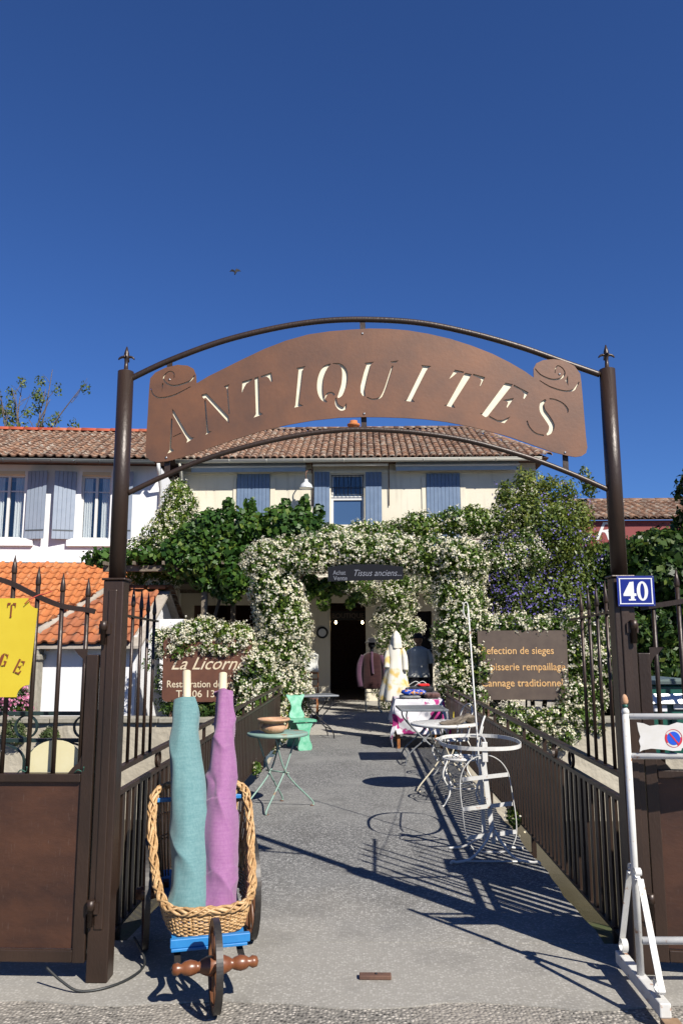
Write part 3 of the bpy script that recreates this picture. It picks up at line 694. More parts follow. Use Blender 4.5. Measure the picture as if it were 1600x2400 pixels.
def S4(*p, k=6): HOLES.append(stroke(z4, p, k))
def S5(*p, k=6): HOLES.append(stroke(z5, p, k))
def P4(*p): HOLES.append([z4(*q) for q in p])
def P5(*p): HOLES.append([z5(*q) for q in p])
# A
P4((418, 660), (430, 672), (505, 800), (530, 828), (552, 830), (502, 862), (508, 842), (500, 828), (424, 696)); P4((414, 716), (421, 722), (413, 890), (431, 908), (388, 926), (404, 900)); S4((424, 826, 5), (474, 803, 5))
# N
P4((590, 578), (622, 569), (752, 705), (754, 745), (744, 735), (618, 596), (604, 600)); P4((722, 528), (756, 516), (747, 532), (759, 690), (751, 690), (739, 538)); P4((609, 612), (617, 608), (631, 790), (652, 795), (612, 816), (622, 800))
# T
P4((905, 478), (928, 470), (934, 680), (955, 692), (895, 714), (912, 690)); P4((832, 500), (892, 482), (888, 492), (856, 512), (842, 535), (834, 566), (829, 562)); P4((940, 468), (1003, 446), (1011, 500), (1001, 502), (990, 482), (975, 470), (942, 478))
# I
P4((1148, 420), (1206, 408), (1190, 424), (1166, 630), (1192, 642), (1127, 656), (1144, 640), (1163, 432))
# Q
S4((1352, 396, 5), (1318, 420, 26), (1294, 480, 34), (1290, 550, 34), (1304, 598, 24), (1330, 622, 6)); S4((1364, 394, 5), (1408, 400, 12), (1434, 440, 30), (1432, 510, 32), (1412, 570, 26), (1394, 594, 10))
S4((1318, 598, 5), (1332, 572, 9), (1358, 566, 10), (1374, 580, 12)); S4((1382, 596, 8), (1388, 634, 18), (1412, 658, 26), (1436, 654, 16), (1443, 630, 4))
# U  (zoom of the right half)
P5((30, 378), (88, 371), (70, 384), (52, 450), (34, 530), (38, 570), (22, 566), (10, 545), (10, 510), (30, 430), (45, 388)); S5((46, 574, 6), (80, 586, 8), (122, 574, 9), (148, 530, 9), (178, 440, 9), (193, 394, 7)); P5((180, 370), (226, 364), (212, 376), (186, 378))
# I
P5((356, 390), (414, 396), (392, 410), (304, 584), (320, 602), (258, 594), (278, 582), (364, 406))
# T
P5((606, 434), (644, 442), (536, 612), (550, 636), (484, 620), (506, 614)); P5((548, 416), (600, 428), (596, 436), (562, 432), (534, 456), (515, 470)); P5((652, 440), (720, 459), (694, 512), (690, 508), (700, 480), (690, 466), (650, 450))
# E
P5((836, 490), (878, 500), (734, 682), (722, 688), (690, 666), (708, 664)); P5((884, 502), (968, 546), (944, 584), (938, 580), (944, 556), (928, 536), (880, 512)); P5((818, 590), (884, 578), (846, 634), (842, 630), (852, 604), (840, 596)); P5((744, 680), (790, 704), (820, 704), (864, 684), (830, 722), (790, 714), (742, 690))
# S
S5((1190, 664, 4), (1190, 642, 11), (1164, 610, 8), (1120, 588, 8), (1086, 583, 8)); S5((1066, 588, 10), (1046, 610, 24), (1048, 650, 33), (1076, 692, 36), (1100, 736, 33), (1090, 772, 22), (1072, 788, 10)); S5((1054, 792, 8), (1008, 780, 9), (972, 745, 9), (958, 708, 8))
# scroll ornaments
S4((294, 540, 5), (310, 578, 7), (350, 596, 8), (430, 580, 8), (528, 530, 4)); S4((552, 462, 6), (520, 498, 9), (440, 524, 9), (390, 512, 8), (368, 480, 7), (384, 452, 6), (410, 440, 6), (430, 452, 6), (430, 480, 4)); P4((360, 510), (368, 512), (358, 562))
S5((1004, 410, 5), (1040, 448, 8), (1100, 472, 9), (1150, 466, 9), (1174, 440, 8), (1164, 412, 6), (1136, 394, 6), (1122, 410, 5), (1118, 436, 4)); S5((1030, 478, 4), (1090, 514, 8), (1170, 538, 9), (1226, 530, 10), (1256, 486, 5)); P5((1178, 480), (1192, 448), (1194, 510))
SO = gp(850, 890)
def to_uv(px, py):
    d = gp(px, py) - SO; return (d.dot(GU), d.z)
sg = thing('arched_sign', 'arched rust brown steel sign pierced with the word ANTIQUITES', 'sign', SO + GN * .022)
fr = Matrix(((GU.x, 0, GN.x), (GU.y, 0, GN.y), (0, 1, 0)))
def fill2d(name, loops, ext, off, m):
    cu = bpy.data.curves.new('sign', 'CURVE'); cu.dimensions = '2D'; cu.fill_mode = 'BOTH'; cu.extrude = ext
    for pts in loops:
        s = cu.splines.new('POLY'); s.points.add(len(pts) - 1)
        for q, p in zip(s.points, pts):
            u = to_uv(*p); q.co = (u[0], u[1], 0, 1)
        s.use_cyclic_u = True
    ob = bpy.data.objects.new('t', cu); COL.objects.link(ob)
    dg = bpy.context.evaluated_depsgraph_get(); me = bpy.data.meshes.new_from_object(ob.evaluated_get(dg)); bpy.data.objects.remove(ob, do_unlink=True)
    co = np.empty(len(me.vertices) * 3); me.vertices.foreach_get('co', co); co = co.reshape(-1, 3); co[:, 2] += off; co = co @ np.array(fr).T
    me.vertices.foreach_set('co', co.ravel()); me.update(); me.materials.clear(); me.materials.append(M[m]); return link(name, me, sg)
fill2d('plate', [OUT] + HOLES, .0035, 0, 'corten')
cx = sum(p[0] for p in OUT) / len(OUT)
ins = []
for i, p in enumerate(OUT):                                   # the backing stops a finger's width inside the plate edge
    a, c = OUT[i - 1], OUT[(i + 1) % len(OUT)]; d = V(c[0] - a[0], c[1] - a[1], 0).normalized(); ins.append((p[0] - d.y * 4.0, p[1] + d.x * 4.0))
fill2d('backing', [ins], .0015, -.0085, 'cream_board')
for p in ((849, 782), (853, 970), (398, 890), (390, 1073), (1310, 877), (1323, 1061)):
    c = gp(*p, .024); MB().lathe(c, [(.0065, 0), (.0065, .004), (.003, .006)], 10, GN).build('screw', 'zinc_screw', sg)

# ------------------------------------------------------------------ gate leaves
def leaf(name, hinge, u, length, pk_px, top_curve, panel_top, bottom, label):
    """u points from the hinge outwards; pickets at distances pk_px"""
    t = thing('gate_leaf', label, 'gate', hinge + u * (length / 2)); nrm = V(u.y, -u.x, 0)
    if nrm.y > 0: nrm = -nrm
    at = lambda s, z, o=0.0: hinge + u * s + V(0, 0, z) + nrm * o
    MB().bar(at(.03, bottom), at(.03, 1.55), .06, .04, nrm).build('stile', 'steel', t, bevel=.004)
    MB().bar(at(length, bottom), at(length, 2.05), .06, .04, nrm).build('stile', 'steel', t, bevel=.004)
    MB().bar(at(.06, panel_top), at(length - .03, panel_top), .05, .04).build('mid_rail', 'steel', t, bevel=.004)
    MB().bar(at(.06, bottom + .03), at(length - .03, bottom + .03), .045, .055).build('bottom_rail', 'steel', t, bevel=.004)
    a, b_ = at(.06, bottom + .057), at(length - .03, panel_top - .02)
    MB().bar(at(.06, (bottom + panel_top) / 2 + .02), at(length - .03, (bottom + panel_top) / 2 + .02), .004, panel_top - bottom - .08).build('panel', 'panel', t)
    pts = smooth_path([at(s, z, .012) for s, z in top_curve], 6); MB().ribbon(pts, .014, .026, nrm).build('curved_rail', 'steel', t)
    for s, zt in pk_px:
        mb = MB(); q0 = at(s, panel_top + .02); q1 = at(s, zt - .10); mb.tube([q0, q1], .0115, 10)
        mb.lathe(q1, [(.0115, 0), (.015, .012), (.013, .04), (.0015, .10)], 10); mb.build('picket', 'steel', t)
    for s, z, k in ((.06, panel_top + .02, 1), (.06, 1.58, -1)):
        mb = MB(); mb.prism([at(s, z, .006), at(s + .07, z, .006), at(s + .045, z + k * .03, .006), at(s + .02, z + k * .05, .006), at(s, z + k * .09, .006)], nrm * .006); mb.build('gusset', 'steel', t)
    return t, at, nrm
def leaf_pts(hinge, u, pxs, z0):
    out = []
    nrm = V(u.y, -u.x, 0)
    for px, py in pxs:
        w = at_plane(px, py, hinge, nrm); out.append(((w - hinge).dot(u), w.z))
    return out
hl = LP + V(-.062, -.035, 0); ul = V(-1, .015, 0).normalized()
pk = leaf_pts(hl, ul, [(209, 1354), (150, 1343), (93, 1328), (37, 1301)], 0); pk += [(pk[-1][0] + .132 * i, pk[-1][1] + .085 * i + .012 * i * i) for i in range(1, 9)]
tc_ = [(.03, leaf_pts(hl, ul, [(255, 1434)], 0)[0][1])] + leaf_pts(hl, ul, [(209, 1430), (150, 1421), (93, 1399), (37, 1371), (0, 1358)], 0); tc_ += [(tc_[-1][0] + .2 * i, tc_[-1][1] + .055 * i) for i in range(1, 5)]
lf, atL, nL = leaf('l', hl, ul, 1.72, pk, tc_, .945, .09, 'brown gate leaf with spiked pickets carrying the yellow board')
hr = RP + V(.062, -.02, 0); ur = V(1, -.16, 0).normalized()
pk = leaf_pts(hr, ur, [(1524, 1346), (1582, 1332)], 0); pk += [(pk[-1][0] + .132 * i, pk[-1][1] + .06 * i + .012 * i * i) for i in range(1, 9)]
tc_ = [(.03, leaf_pts(hr, ur, [(1478, 1425)], 0)[0][1])] + leaf_pts(hr, ur, [(1524, 1421), (1582, 1412), (1600, 1408)], 0); tc_ += [(tc_[-1][0] + .2 * i, tc_[-1][1] + .055 * i) for i in range(1, 6)]
rf, atR, nR = leaf('r', hr, ur, 1.72, pk, tc_, .945, .055, 'brown gate leaf with spiked pickets standing behind the white barrier')
# hinge and latch ironwork on the posts
for c, z, sx in ((LP, 1.66, -1), (RP, 1.66, 1), (LP, .32, -1), (RP, .32, 1)):
    mb = MB(); mb.lathe((c.x + sx * .035, c.y - .075, z - .06), [(.014, 0), (.014, .075), (.019, .076), (.019, .12)], 10); mb.box((c.x + sx * .03, c.y - .060, z + .02), (.06, .02, .05)); mb.build('hinge', 'steel', arch)

# yellow board tied to the left leaf
yz = 4.155
w2 = lambda px, py: at_y(px, py, 4.035)
def notch(c, r, a0, a1, k=6): return [V(c.x + r * math.cos(a0 + (a1 - a0) * i / k), c.y, c.z + r * math.sin(a0 + (a1 - a0) * i / k)) for i in range(k + 1)]
A = w2(90, 1402); Bq = w2(80, 1634)
x0 = -2.60; xr = A.x; zt, zb = A.z, Bq.z
pts = notch(V(xr, A.y, zt), .052, math.pi, 1.5 * math.pi) + notch(V(xr - .02, A.y, zb), .06, .5 * math.pi, math.pi) + notch(V(x0, A.y, zb), .06, 0, .5 * math.pi) + notch(V(x0, A.y, zt), .052, 1.5 * math.pi, 2 * math.pi)
yb = thing('hanging_board', 'bright yellow notched board with brown stencilled letters tied to the gate', 'sign', V((x0 + xr) / 2, A.y, zb))
MB().slab(pts[::-1], (0, .006, 0)).build('board', 'yellow', yb)
def glyph(polys, c, h, rot, m, parent, y=None, nrm=V(0, -1, 0), xd=V(1, 0, 0)):
    """letter from polygons in a unit em; c its centre in the world"""
    mb = MB(); ca, sa = math.cos(rot), math.sin(rot)
    for poly in polys:
        P = []
        for u, w in poly:
            u -= .35; w -= .5; uu, ww = (u * ca - w * sa) * h, (u * sa + w * ca) * h; P.append(c + xd * uu + V(0, 0, ww))
        mb.prism(P, nrm * .0012)
    return mb.build('letter', m, parent)
T_ = [[(.28, 0), (.42, 0), (.42, .06), (.40, .10), (.40, .88), (.30, .88), (.30, .10), (.28, .06)], [(.05, .70), (.09, .70), (.12, .86), (.27, .90), (.27, 1), (.05, 1)], [(.65, .70), (.61, .70), (.58, .86), (.43, .90), (.43, 1), (.65, 1)]]
E_ = [[(.12, 0), (.25, 0), (.25, 1), (.12, 1)], [(.28, .92), (.60, 1), (.62, .72), (.57, .72), (.50, .88), (.28, .90)], [(.28, .08), (.28, 0), (.62, 0), (.66, .30), (.60, .30), (.50, .09)], [(.28, .47), (.42, .47), (.47, .36), (.50, .36), (.50, .66), (.47, .66), (.42, .53), (.28, .53)]]
G_ = [[(.30, .02), (.30, .98), (.18, .92), (.08, .75), (.05, .5), (.08, .25), (.18, .08)], [(.34, .99), (.50, .93), (.58, 1), (.62, .68), (.57, .68), (.50, .85), (.34, .93)], [(.34, 0), (.50, .05), (.56, .10), (.64, .10), (.64, .45), (.42, .45), (.42, .40), (.50, .38), (.50, .12), (.34, .06)]]
glyph(T_, w2(28, 1430) + V(0, -.004, 0), .073, -.03, 'stencil', yb); glyph(G_, w2(10, 1546) + V(0, -.004, 0), .066, -.30, 'stencil', yb); glyph(E_, w2(46, 1562) + V(0, -.004, 0), .070, -.42, 'stencil', yb)
c0 = w2(61, 1416); MB().tube(smooth_path([c0 + V(0, -.012, 0), c0 + V(.02, -.015, .02), w2(78, 1402) + V(0, -.01, 0), w2(93, 1394), w2(105, 1392), w2(122, 1386)], 5), .0028, 6).build('cord', 'cord_red', yb)
# cream round-topped board tied behind the pickets
c0 = at_y(126, 1815, 4.145); x0 = at_y(62, 1815, 4.145).x; x1 = at_y(190, 1815, 4.145).x; zt = at_y(126, 1735, 4.145).z; zb = .965
cb = thing('tied_board', 'small cream round-topped board tied behind the gate pickets', 'board', V(c0.x, 4.155, zb))
hw = (x1 - x0) / 2; xm = (x0 + x1) / 2; P = [V(x0, 4.15, zb)] + [V(xm - hw * math.cos(math.pi * i / 14), 4.15, zt - hw * .78 + hw * .78 * math.sin(math.pi * i / 14)) for i in range(15)] + [V(x1, 4.15, zb)]
MB().prism(P, (0, .012, 0)).build('board', 'cream_paint', cb)
for x in (x0 - .004, x1 + .004):
    MB().tube(smooth_path([V(x - .02, 4.10, zb + .005), V(x, 4.09, zb + .02), V(x + .02, 4.10, zb + .01), V(x + .03, 4.085, zb + .035)], 4), .003, 6).build('tie', 'cord_green', cb)
# canal-side railing with rings and arches, dark green, beyond the left leaf
gr = thing('canal_railing', 'dark green iron railing with rings and arches along the canal', 'railing', (-2.7, 4.56, 0)); Y = 4.56
za = at_y(100, 1672, Y).z; zb = at_y(100, 1735, Y).z
for z in (za, zb): MB().bar((-5.4, Y, z), (-1.46, Y, z), .034, .020).build('rail', 'green_iron', gr)
MB().bar((-5.4, Y, .10), (-1.46, Y, .10), .03, .02).build('rail', 'green_iron', gr)
xs = [at_y(q, 1710, Y).x for q in (62, 222)]; st = .205; xc0 = at_y(62, 1710, Y).x; rr = (za - zb) / 2 - .012
x = xc0 + st * 1.62
k = 0
xs = [xc0 + st * j * 1.62 * 1.0 for j in range(-8, 2)]
for x in xs:
    if x < -1.5: MB().ribbon([(x + rr * math.cos(a), Y, (za + zb) / 2 + rr * math.sin(a)) for a in [2 * math.pi * i / 22 for i in range(23)]], .022, .008, (0, 1, 0)).build('ring', 'green_iron', gr)
hw = at_y(215, 1780, Y).x - at_y(135, 1780, Y).x
x = at_y(222, 1780, Y).x
while x > -5.3:
    xm = x - hw
    MB().ribbon([(x, Y, .11), (x, Y, zb - .11)] + [(xm + hw * math.cos(math.pi * i / 14), Y, zb - .11 + .10 * math.sin(math.pi * i / 14)) for i in range(1, 14)] + [(x - 2 * hw, Y, zb - .11), (x - 2 * hw, Y, .11)], .02, .008, (0, 1, 0)).build('arch', 'green_iron', gr)
    x -= 2 * hw + .012
MB().bar((-1.47, Y, 0), (-1.47, Y, za + .02), .04, .04).build('post', 'green_iron', gr)
# cable from the right hand pickets to the jasmine
q = [at_x(1425, 1431, RX), at_y(1350, 1441, 6.2), at_y(1250, 1452, 9.0), at_y(1118, 1461, 13.2)]
tag(MB().tube(smooth_path(q, 6), .0035, 6).build('cable', 'cable'), 'thin pale cable strung from the spiked pickets to the jasmine arch', 'cable')
# ------------------------------------------------------------------ roofs
def canal_tile(tw, tl, k=6):
    """half-round cover tile, wider and higher at its lower end, with a thick lower lip"""
    mb = MB(); P = []
    for y, s, dz in ((0, 1.0, .018), (tl * 1.12, .86, .0)):
        for i in range(k + 1):
            a = math.pi * i / k; P.append((-math.cos(a) * tw * .47 * s, y, math.sin(a) * tw * .34 * s + dz))
    for i in range(k + 1):
        a = math.pi * i / k; P.append((-math.cos(a) * tw * .40, 0, math.sin(a) * tw * .26 + .006))
    F = [(i, i + 1, k + 2 + i, k + 1 + i) for i in range(k)] + [(2 * k + 2 + i, 2 * k + 3 + i, i + 1, i) for i in range(k)]
    mb.add(P, F, True); mb.sm = [j < k for j in range(2 * k)]; return mb
def roll_tile(tw, tl):
    """interlocking tile: flat pan with a roll along one side and a thick lower lip"""
    prof = [(-.5, .010), (-.30, .004), (-.08, .006), (.06, .022), (.20, .046), (.34, .050), (.45, .036), (.5, .012)]
    mb = MB(); n = len(prof); P = []
    for y, dz in ((0, .022), (tl * 1.06, .0)):
        for x, z in prof: P.append((x * tw * 1.02, y + (0.01 if y == 0 and .1 < x < .45 else 0) * -1, z * tw / .22 + dz))
    for x, z in prof: P.append((x * tw * 1.02, .004, z * tw / .22 - .014))
    F = [(i, i + 1, n + i + 1, n + i) for i in range(n - 1)] + [(2 * n + i, 2 * n + i + 1, i + 1, i) for i in range(n - 1)]
    mb.add(P, F, True); mb.sm = [j < n - 1 for j in range(2 * n - 2)]; return mb
def tile_roof(parent, p0, u, v, Wd, Ln, tw, tl, kind, m, keep=None, seed=1, limit=300, jit=1.0):
    rr = random.Random(seed); u = V(*u).normalized(); v = V(*v).normalized(); nn = u.cross(v).normalized(); p0 = V(*p0)
    mb = (canal_tile if kind == 'canal' else roll_tile)(tw, tl); me = mb.mesh('roof_tile'); me.materials.append(M[m])
    base = Matrix(((u.x, v.x, nn.x), (u.y, v.y, nn.y), (u.z, v.z, nn.z)))
    spots = []
    nx = int(Wd / tw); ny = int(Ln / tl)
    for j in range(ny):
        for i in range(nx):
            s, t = (i + .5) * tw, j * tl
            if keep is None or keep(s, t): spots.append((s, t, j))
    root = parent
    while root.parent is not None: root = root.parent
    tm = np.array([list(p) for p in mb.v]); tf = np.array(mb.f); AV = []; AF = []; AR = []; cnt = 0
    for q, (s, t, j) in enumerate(spots):
        rot = base @ Matrix.Rotation(rr.uniform(-.03, .03) * jit, 3, 'Z') @ Matrix.Rotation(rr.uniform(-.03, .03) * jit, 3, 'X')
        pos = p0 + u * s + v * (t + rr.uniform(-.012, .012) * jit) + nn * rr.uniform(0, .006) * jit - root.location
        if cnt < limit:
            o = link('roof_tile', me, parent); o.matrix_local = Matrix.Translation(pos) @ rot.to_4x4(); cnt += 1
        else:
            AV.append(tm @ np.array(rot).T + np.array(pos)[None]); AF.append(tf + len(tm) * len(AF)); AR += [rr.random()] * len(tf)
    if AV:
        mesh = np_mesh('roof_tile_field', np.vstack(AV), np.vstack(AF), 4, m, AR); mesh.polygons.foreach_set('use_smooth', np.tile(np.array(mb.sm), len(AV)))
        stuff(link('roof_tile_field', mesh, parent))
def ridge(parent, a, b_, r, step, m, seed=3):
    a = V(*a); b_ = V(*b_); L = (b_ - a).length; d = (b_ - a) / L; n = int(L / step); rr = random.Random(seed)
    side = d.cross(V(0, 0, 1)).normalized(); up = side.cross(d).normalized()
    root = parent
    while root.parent is not None: root = root.parent
    mb = MB(); P = []
    for s, k in ((0, 1.0), (step * 1.06, .90)):
        for i in range(7):
            t = math.pi * i / 6; P.append((-math.cos(t) * r * k, s, math.sin(t) * r * k * .8))
    for i in range(7):
        t = math.pi * i / 6; P.append((-math.cos(t) * r * .86, 0, math.sin(t) * r * .64))
    mb.add(P, [(i, i + 1, 8 + i, 7 + i) for i in range(6)] + [(14 + i, 15 + i, i + 1, i) for i in range(6)], True)
    me = mb.mesh('ridge_tile'); me.materials.append(M[m]); rot = Matrix(((side.x, d.x, up.x), (side.y, d.y, up.y), (side.z, d.z, up.z)))
    for i in range(n):
        o = link('ridge_tile', me, parent); o.matrix_local = Matrix.Translation(a + d * (i * L / n) + up * rr.uniform(0, .012) - root.location) @ (rot @ Matrix.Rotation(rr.uniform(-.02, .02), 3, 'Z')).to_4x4()

class Frame:
    """facade frame: s along the wall, o outwards, z up"""
    def __init__(f, O, u):
        f.O = V(*O); f.u = V(*u).normalized(); f.n = V(f.u.y, -f.u.x, 0)
        if f.n.y > 0: f.n = -f.n
    def p(f, s, o, z): return f.O + f.u * s + f.n * o + V(0, 0, z)
    def px(f, x, y, o=0.0):
        w = at_plane(x * VS, y * VS, f.O + f.n * o, f.n); return (w - f.O).dot(f.u), w.z
    def box(f, mb, s0, s1, o0, o1, z0, z1):
        P = [f.p(s, o, z) for z in (z0, z1) for s, o in ((s0, o1), (s1, o1), (s1, o0), (s0, o0))]
        return mb.add(P, [(3, 2, 1, 0), (4, 5, 6, 7), (0, 1, 5, 4), (1, 2, 6, 5), (2, 3, 7, 6), (3, 0, 4, 7)])
    def wall(f, mb, s0, s1, z0, z1, holes, depth=.22):
        S = sorted({s0, s1} | {h[0] for h in holes} | {h[1] for h in holes}); Z = sorted({z0, z1} | {h[2] for h in holes} | {h[3] for h in holes})
        for i in range(len(S) - 1):
            for j in range(len(Z) - 1):
                cs, cz = (S[i] + S[i + 1]) / 2, (Z[j] + Z[j + 1]) / 2
                if any(h[0] < cs < h[1] and h[2] < cz < h[3] for h in holes): continue
                mb.add([f.p(S[i], 0, Z[j]), f.p(S[i + 1], 0, Z[j]), f.p(S[i + 1], 0, Z[j + 1]), f.p(S[i], 0, Z[j + 1])], [(0, 1, 2, 3)])
        for a, b_, c, d in holes:
            q = [(a, c), (b_, c), (b_, d), (a, d)]
            for k in range(4):
                (s_, z_), (t_, y_) = q[k], q[(k + 1) % 4]
                mb.add([f.p(s_, 0, z_), f.p(s_, -depth, z_), f.p(t_, -depth, y_), f.p(t_, 0, y_)], [(0, 1, 2, 3)])
        return mb
def shutter(f, parent, s0, s1, o, z0, z1, m, n=5, swing=0.0, bars=True, hinge=None):
    """board shutter: every plank its own, ledges across"""
    sh = None; w = (s1 - s0) / n; hs = s0 if hinge in (None, 0) else s1
    def q(s, oo, z):
        d = s - hs; return f.p(hs + d * math.cos(swing), o + oo + abs(d) * math.sin(swing), z)
    mb = MB()
    def bx(mb, a, b_, o0, o1, za, zb):
        P = [q(s, oo, z) for z in (za, zb) for s, oo in ((a, o1), (b_, o1), (b_, o0), (a, o0))]
        return mb.add(P, [(3, 2, 1, 0), (4, 5, 6, 7), (0, 1, 5, 4), (1, 2, 6, 5), (2, 3, 7, 6), (3, 0, 4, 7)])
    h = z1 - z0
    bx(mb, s0 + .01, s1 - .01, -.012, .0, z0 + h * .10, z0 + h * .13); bx(mb, s0 + .01, s1 - .01, -.012, .0, z0 + h * .84, z0 + h * .87)
    sh = mb.build('shutter', m, parent)
    for i in range(n):
        bx(MB(), 0, 0, 0, 0, 0, 0)
        bx(mb2 := MB(), s0 + i * w + .004, s0 + (i + 1) * w - .004, .001, .024, z0, z1).build('plank', m, sh)
    if bars:
        bx(MB(), s0 + .02, s1 - .02, .0245, .030, z0 + h * .115, z0 + h * .135).build('strap_hinge', 'gutter_grey', sh)
    return sh
def gutter(f, parent, s0, s1, o, z, r, m, joints):
    mb = MB(); pr = [(r * math.cos(a), r * math.sin(a)) for a in [math.pi + math.pi * i / 8 for i in range(9)]]
    P = []
    for s in (s0, s1):
        for a, b_ in pr: P.append(f.p(s, o + a, z + b_))
    mb.add(P, [(i, i + 1, 9 + i + 1, 9 + i) for i in range(8)], True)
    g = mb.build('gutter', m, parent, solid=.006)
    MB().tube([f.p(s0, o + r, z), f.p(s1, o + r, z)], .013, 8).build('gutter_bead', m, g)
    for s in joints:
        MB().tube([f.p(s, o + r * 1.05 * math.cos(a), z + r * 1.05 * math.sin(a)) for a in [math.pi + math.pi * i / 8 for i in range(9)]], .013, 6).build('gutter_joint', m, g)
def casement(f, parent, s0, s1, z0, z1, o, m='white_frame', curtains=True, fw=.05):
    w = None; mb = MB()
    for a, b_, c, d in ((s0, s0 + fw, z0, z1), (s1 - fw, s1, z0, z1), (s0 + fw, s1 - fw, z1 - fw, z1), (s0 + fw, s1 - fw, z0, z0 + fw)): f.box(mb, a, b_, o, o + .05, c, d)
    sm = (s0 + s1) / 2; f.box(mb, sm - fw * .7, sm + fw * .7, o, o + .06, z0 + fw, z1 - fw)
    w = mb.build('window', m, parent)
    for a, b_ in ((s0 + fw, sm - fw * .7), (sm + fw * .7, s1 - fw)):
        zc = z1 - (z1 - z0) * .26
        f.box(MB(), a, b_, o + .008, o + .045, zc, zc + .028).build('glazing_bar', m, w)
        [MB().add([f.p(a, o + .02, q0), f.p(b_, o + .02, q0), f.p(b_, o + .02, q1), f.p(a, o + .02, q1)], [(0, 1, 2, 3)]).build('pane', M['pane'], w) for q0, q1 in ((z0 + fw, zc), (zc + .028, z1 - fw))]
        if curtains:
            mb = MB(); wd = (b_ - a); e0 = a if a < sm - .1 and a == s0 + fw else a + wd * .30
            mb.grid(lambda U, Vv: f.p(e0 + U * wd * .70, o - .035 + .018 * math.sin(U * 22), z0 + fw + Vv * (z1 - z0 - 2 * fw)), 24, 2); mb.build('curtain', 'curtain', w)
    return w
M['pane'] = bpy.data.materials.new('clear_pane'); M['pane'].use_nodes = True
n, l, b = nodes(M['pane']); gl = n.new('ShaderNodeBsdfGlossy'); gl.inputs['Roughness'].default_value = .02; tr = n.new('ShaderNodeBsdfTransparent'); tr.inputs['Color'].default_value = (.93, .95, .96, 1); mx = n.new('ShaderNodeMixShader'); mx.inputs[0].default_value = .14;
l.new(tr.outputs[0], mx.inputs[1]); l.new(gl.outputs[0], mx.inputs[2]); l.new(mx.outputs[0], n['Material Output'].inputs[0])

# ------------------------------------------------------------------ the main house
F0 = Frame((0, 23.5, 0), (1, 0, 0))
house = thing('farmhouse', 'long cream plastered house with brown tiled roof and blue shutters behind the pergola', 'house', (0, 23.5, 0))
sL = F0.px(412, 1100)[0]; sR = F0.px(1229, 1080)[0]; OV0 = .60; zE = F0.px(820, 1056, OV0)[1]
dA, dT = F0.px(757, 1500)[0], F0.px(800, 1384)[1]; dB = F0.px(840, 1500)[0]
e0, e1 = F0.px(944, 1450)[0], F0.px(992, 1450)[0]
wA, wB = F0.px(760, 1120)[0], F0.px(836, 1120)[0]; wT = F0.px(800, 1090)[1]; wZ = F0.px(800, 1205)[1]
HOL = [(dA, dB, -.02, dT), (e0, e1, -.02, 2.55), (wA, wB, wZ, wT), (-5.0, -1.75, -.02, 2.75), (3.6, 4.6, .9, 2.4)]  # the wide left opening is added to darken the wall under the vine
mb = MB(); F0.wall(mb, sL, sR, -.02, zE, HOL, .28); F0.wall(mb, sL, sR, -.02, zE, [], 0) if False else None
for s in (sL, sR): mb.add([F0.p(s, 0, -.02), F0.p(s, -8.6, -.02), F0.p(s, -8.6, zE), F0.p(s, 0, zE)], [(0, 1, 2, 3)])
mb.add([F0.p(sL, -8.6, -.02), F0.p(sR, -8.6, -.02), F0.p(sR, -8.6, zE), F0.p(sL, -8.6, zE)], [(0, 1, 2, 3)])
wall_o = mb.build('wall', 'cream_wall', house)
# shop interior behind the doorway: a deep unlit room
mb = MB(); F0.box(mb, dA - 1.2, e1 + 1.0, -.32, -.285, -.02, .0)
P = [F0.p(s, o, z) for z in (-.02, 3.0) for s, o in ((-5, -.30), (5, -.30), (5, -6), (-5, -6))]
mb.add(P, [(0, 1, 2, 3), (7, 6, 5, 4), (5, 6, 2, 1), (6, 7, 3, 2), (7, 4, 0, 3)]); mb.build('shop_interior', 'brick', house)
# pilaster strips and string lines on the upper floor
for a, b_ in ((536, 543), (621, 632), (968, 977), (1056, 1068)):
    F0.box(MB(), F0.px(a, 1120)[0], F0.px(b_, 1120)[0], .002, .03, 4.1, zE - .42).build('pilaster', 'cream_wall', house)
F0.box(MB(), sL, sR, .002, .05, zE - .28, zE - .20).build('cornice', 'cream_wall', house)
F0.box(MB(), wA - .09, wA, .002, .035, 4.0, wT + .1).build('window_surround', 'cream_wall', house); F0.box(MB(), wB, wB + .09, .002, .035, 4.0, wT + .1).build('window_surround', 'cream_wall', house)
# closed shutters
for a, b_ in ((545, 620), (978, 1055)):
    shutter(F0, house, F0.px(a, 1100)[0], F0.px(b_, 1100)[0], .02, 4.35, F0.px(a, 1088)[1], 'shutter', 9, bars=False)
# open shutters of the middle window
shutter(F0, house, F0.px(722, 1100)[0], F0.px(757, 1100)[0], .045, 4.3, F0.px(722, 1085)[1], 'shutter', 4, bars=False)
shutter(F0, house, F0.px(839, 1100)[0], F0.px(876, 1100)[0], .045, 4.3, F0.px(876, 1085)[1], 'shutter', 4, bars=False)
w = MB(); zt = F0.px(800, 1139)[1]
for a, b_, c, d in ((wA, wA + .07, wZ, wT), (wB - .07, wB, wZ, wT), (wA + .07, wB - .07, zt - .12, zt), (wA + .07, wB - .07, wT - .05, wT)): F0.box(w, a, b_, -.14, -.06, c, d)
win = w.build('window', 'white_frame', house)
F0.box(MB(), wA + .07, wB - .07, -.115, -.10, wZ, zt - .12).build('pane', 'blue_blind', win); F0.box(MB(), wA + .07, wB - .07, -.115, -.10, zt, wT - .05).build('pane', 'glass', win)
g = MB(); k = 9
for i in range(k): 
    s = wA + .02 + (wB - wA - .04) * i / (k - 1); g.tube([F0.p(s, .012, zt + .02), F0.p(s + .03 * math.sin(i * 2.1), .012, (zt + wT) / 2), F0.p(s, .012, wT - .02)], .009, 5)
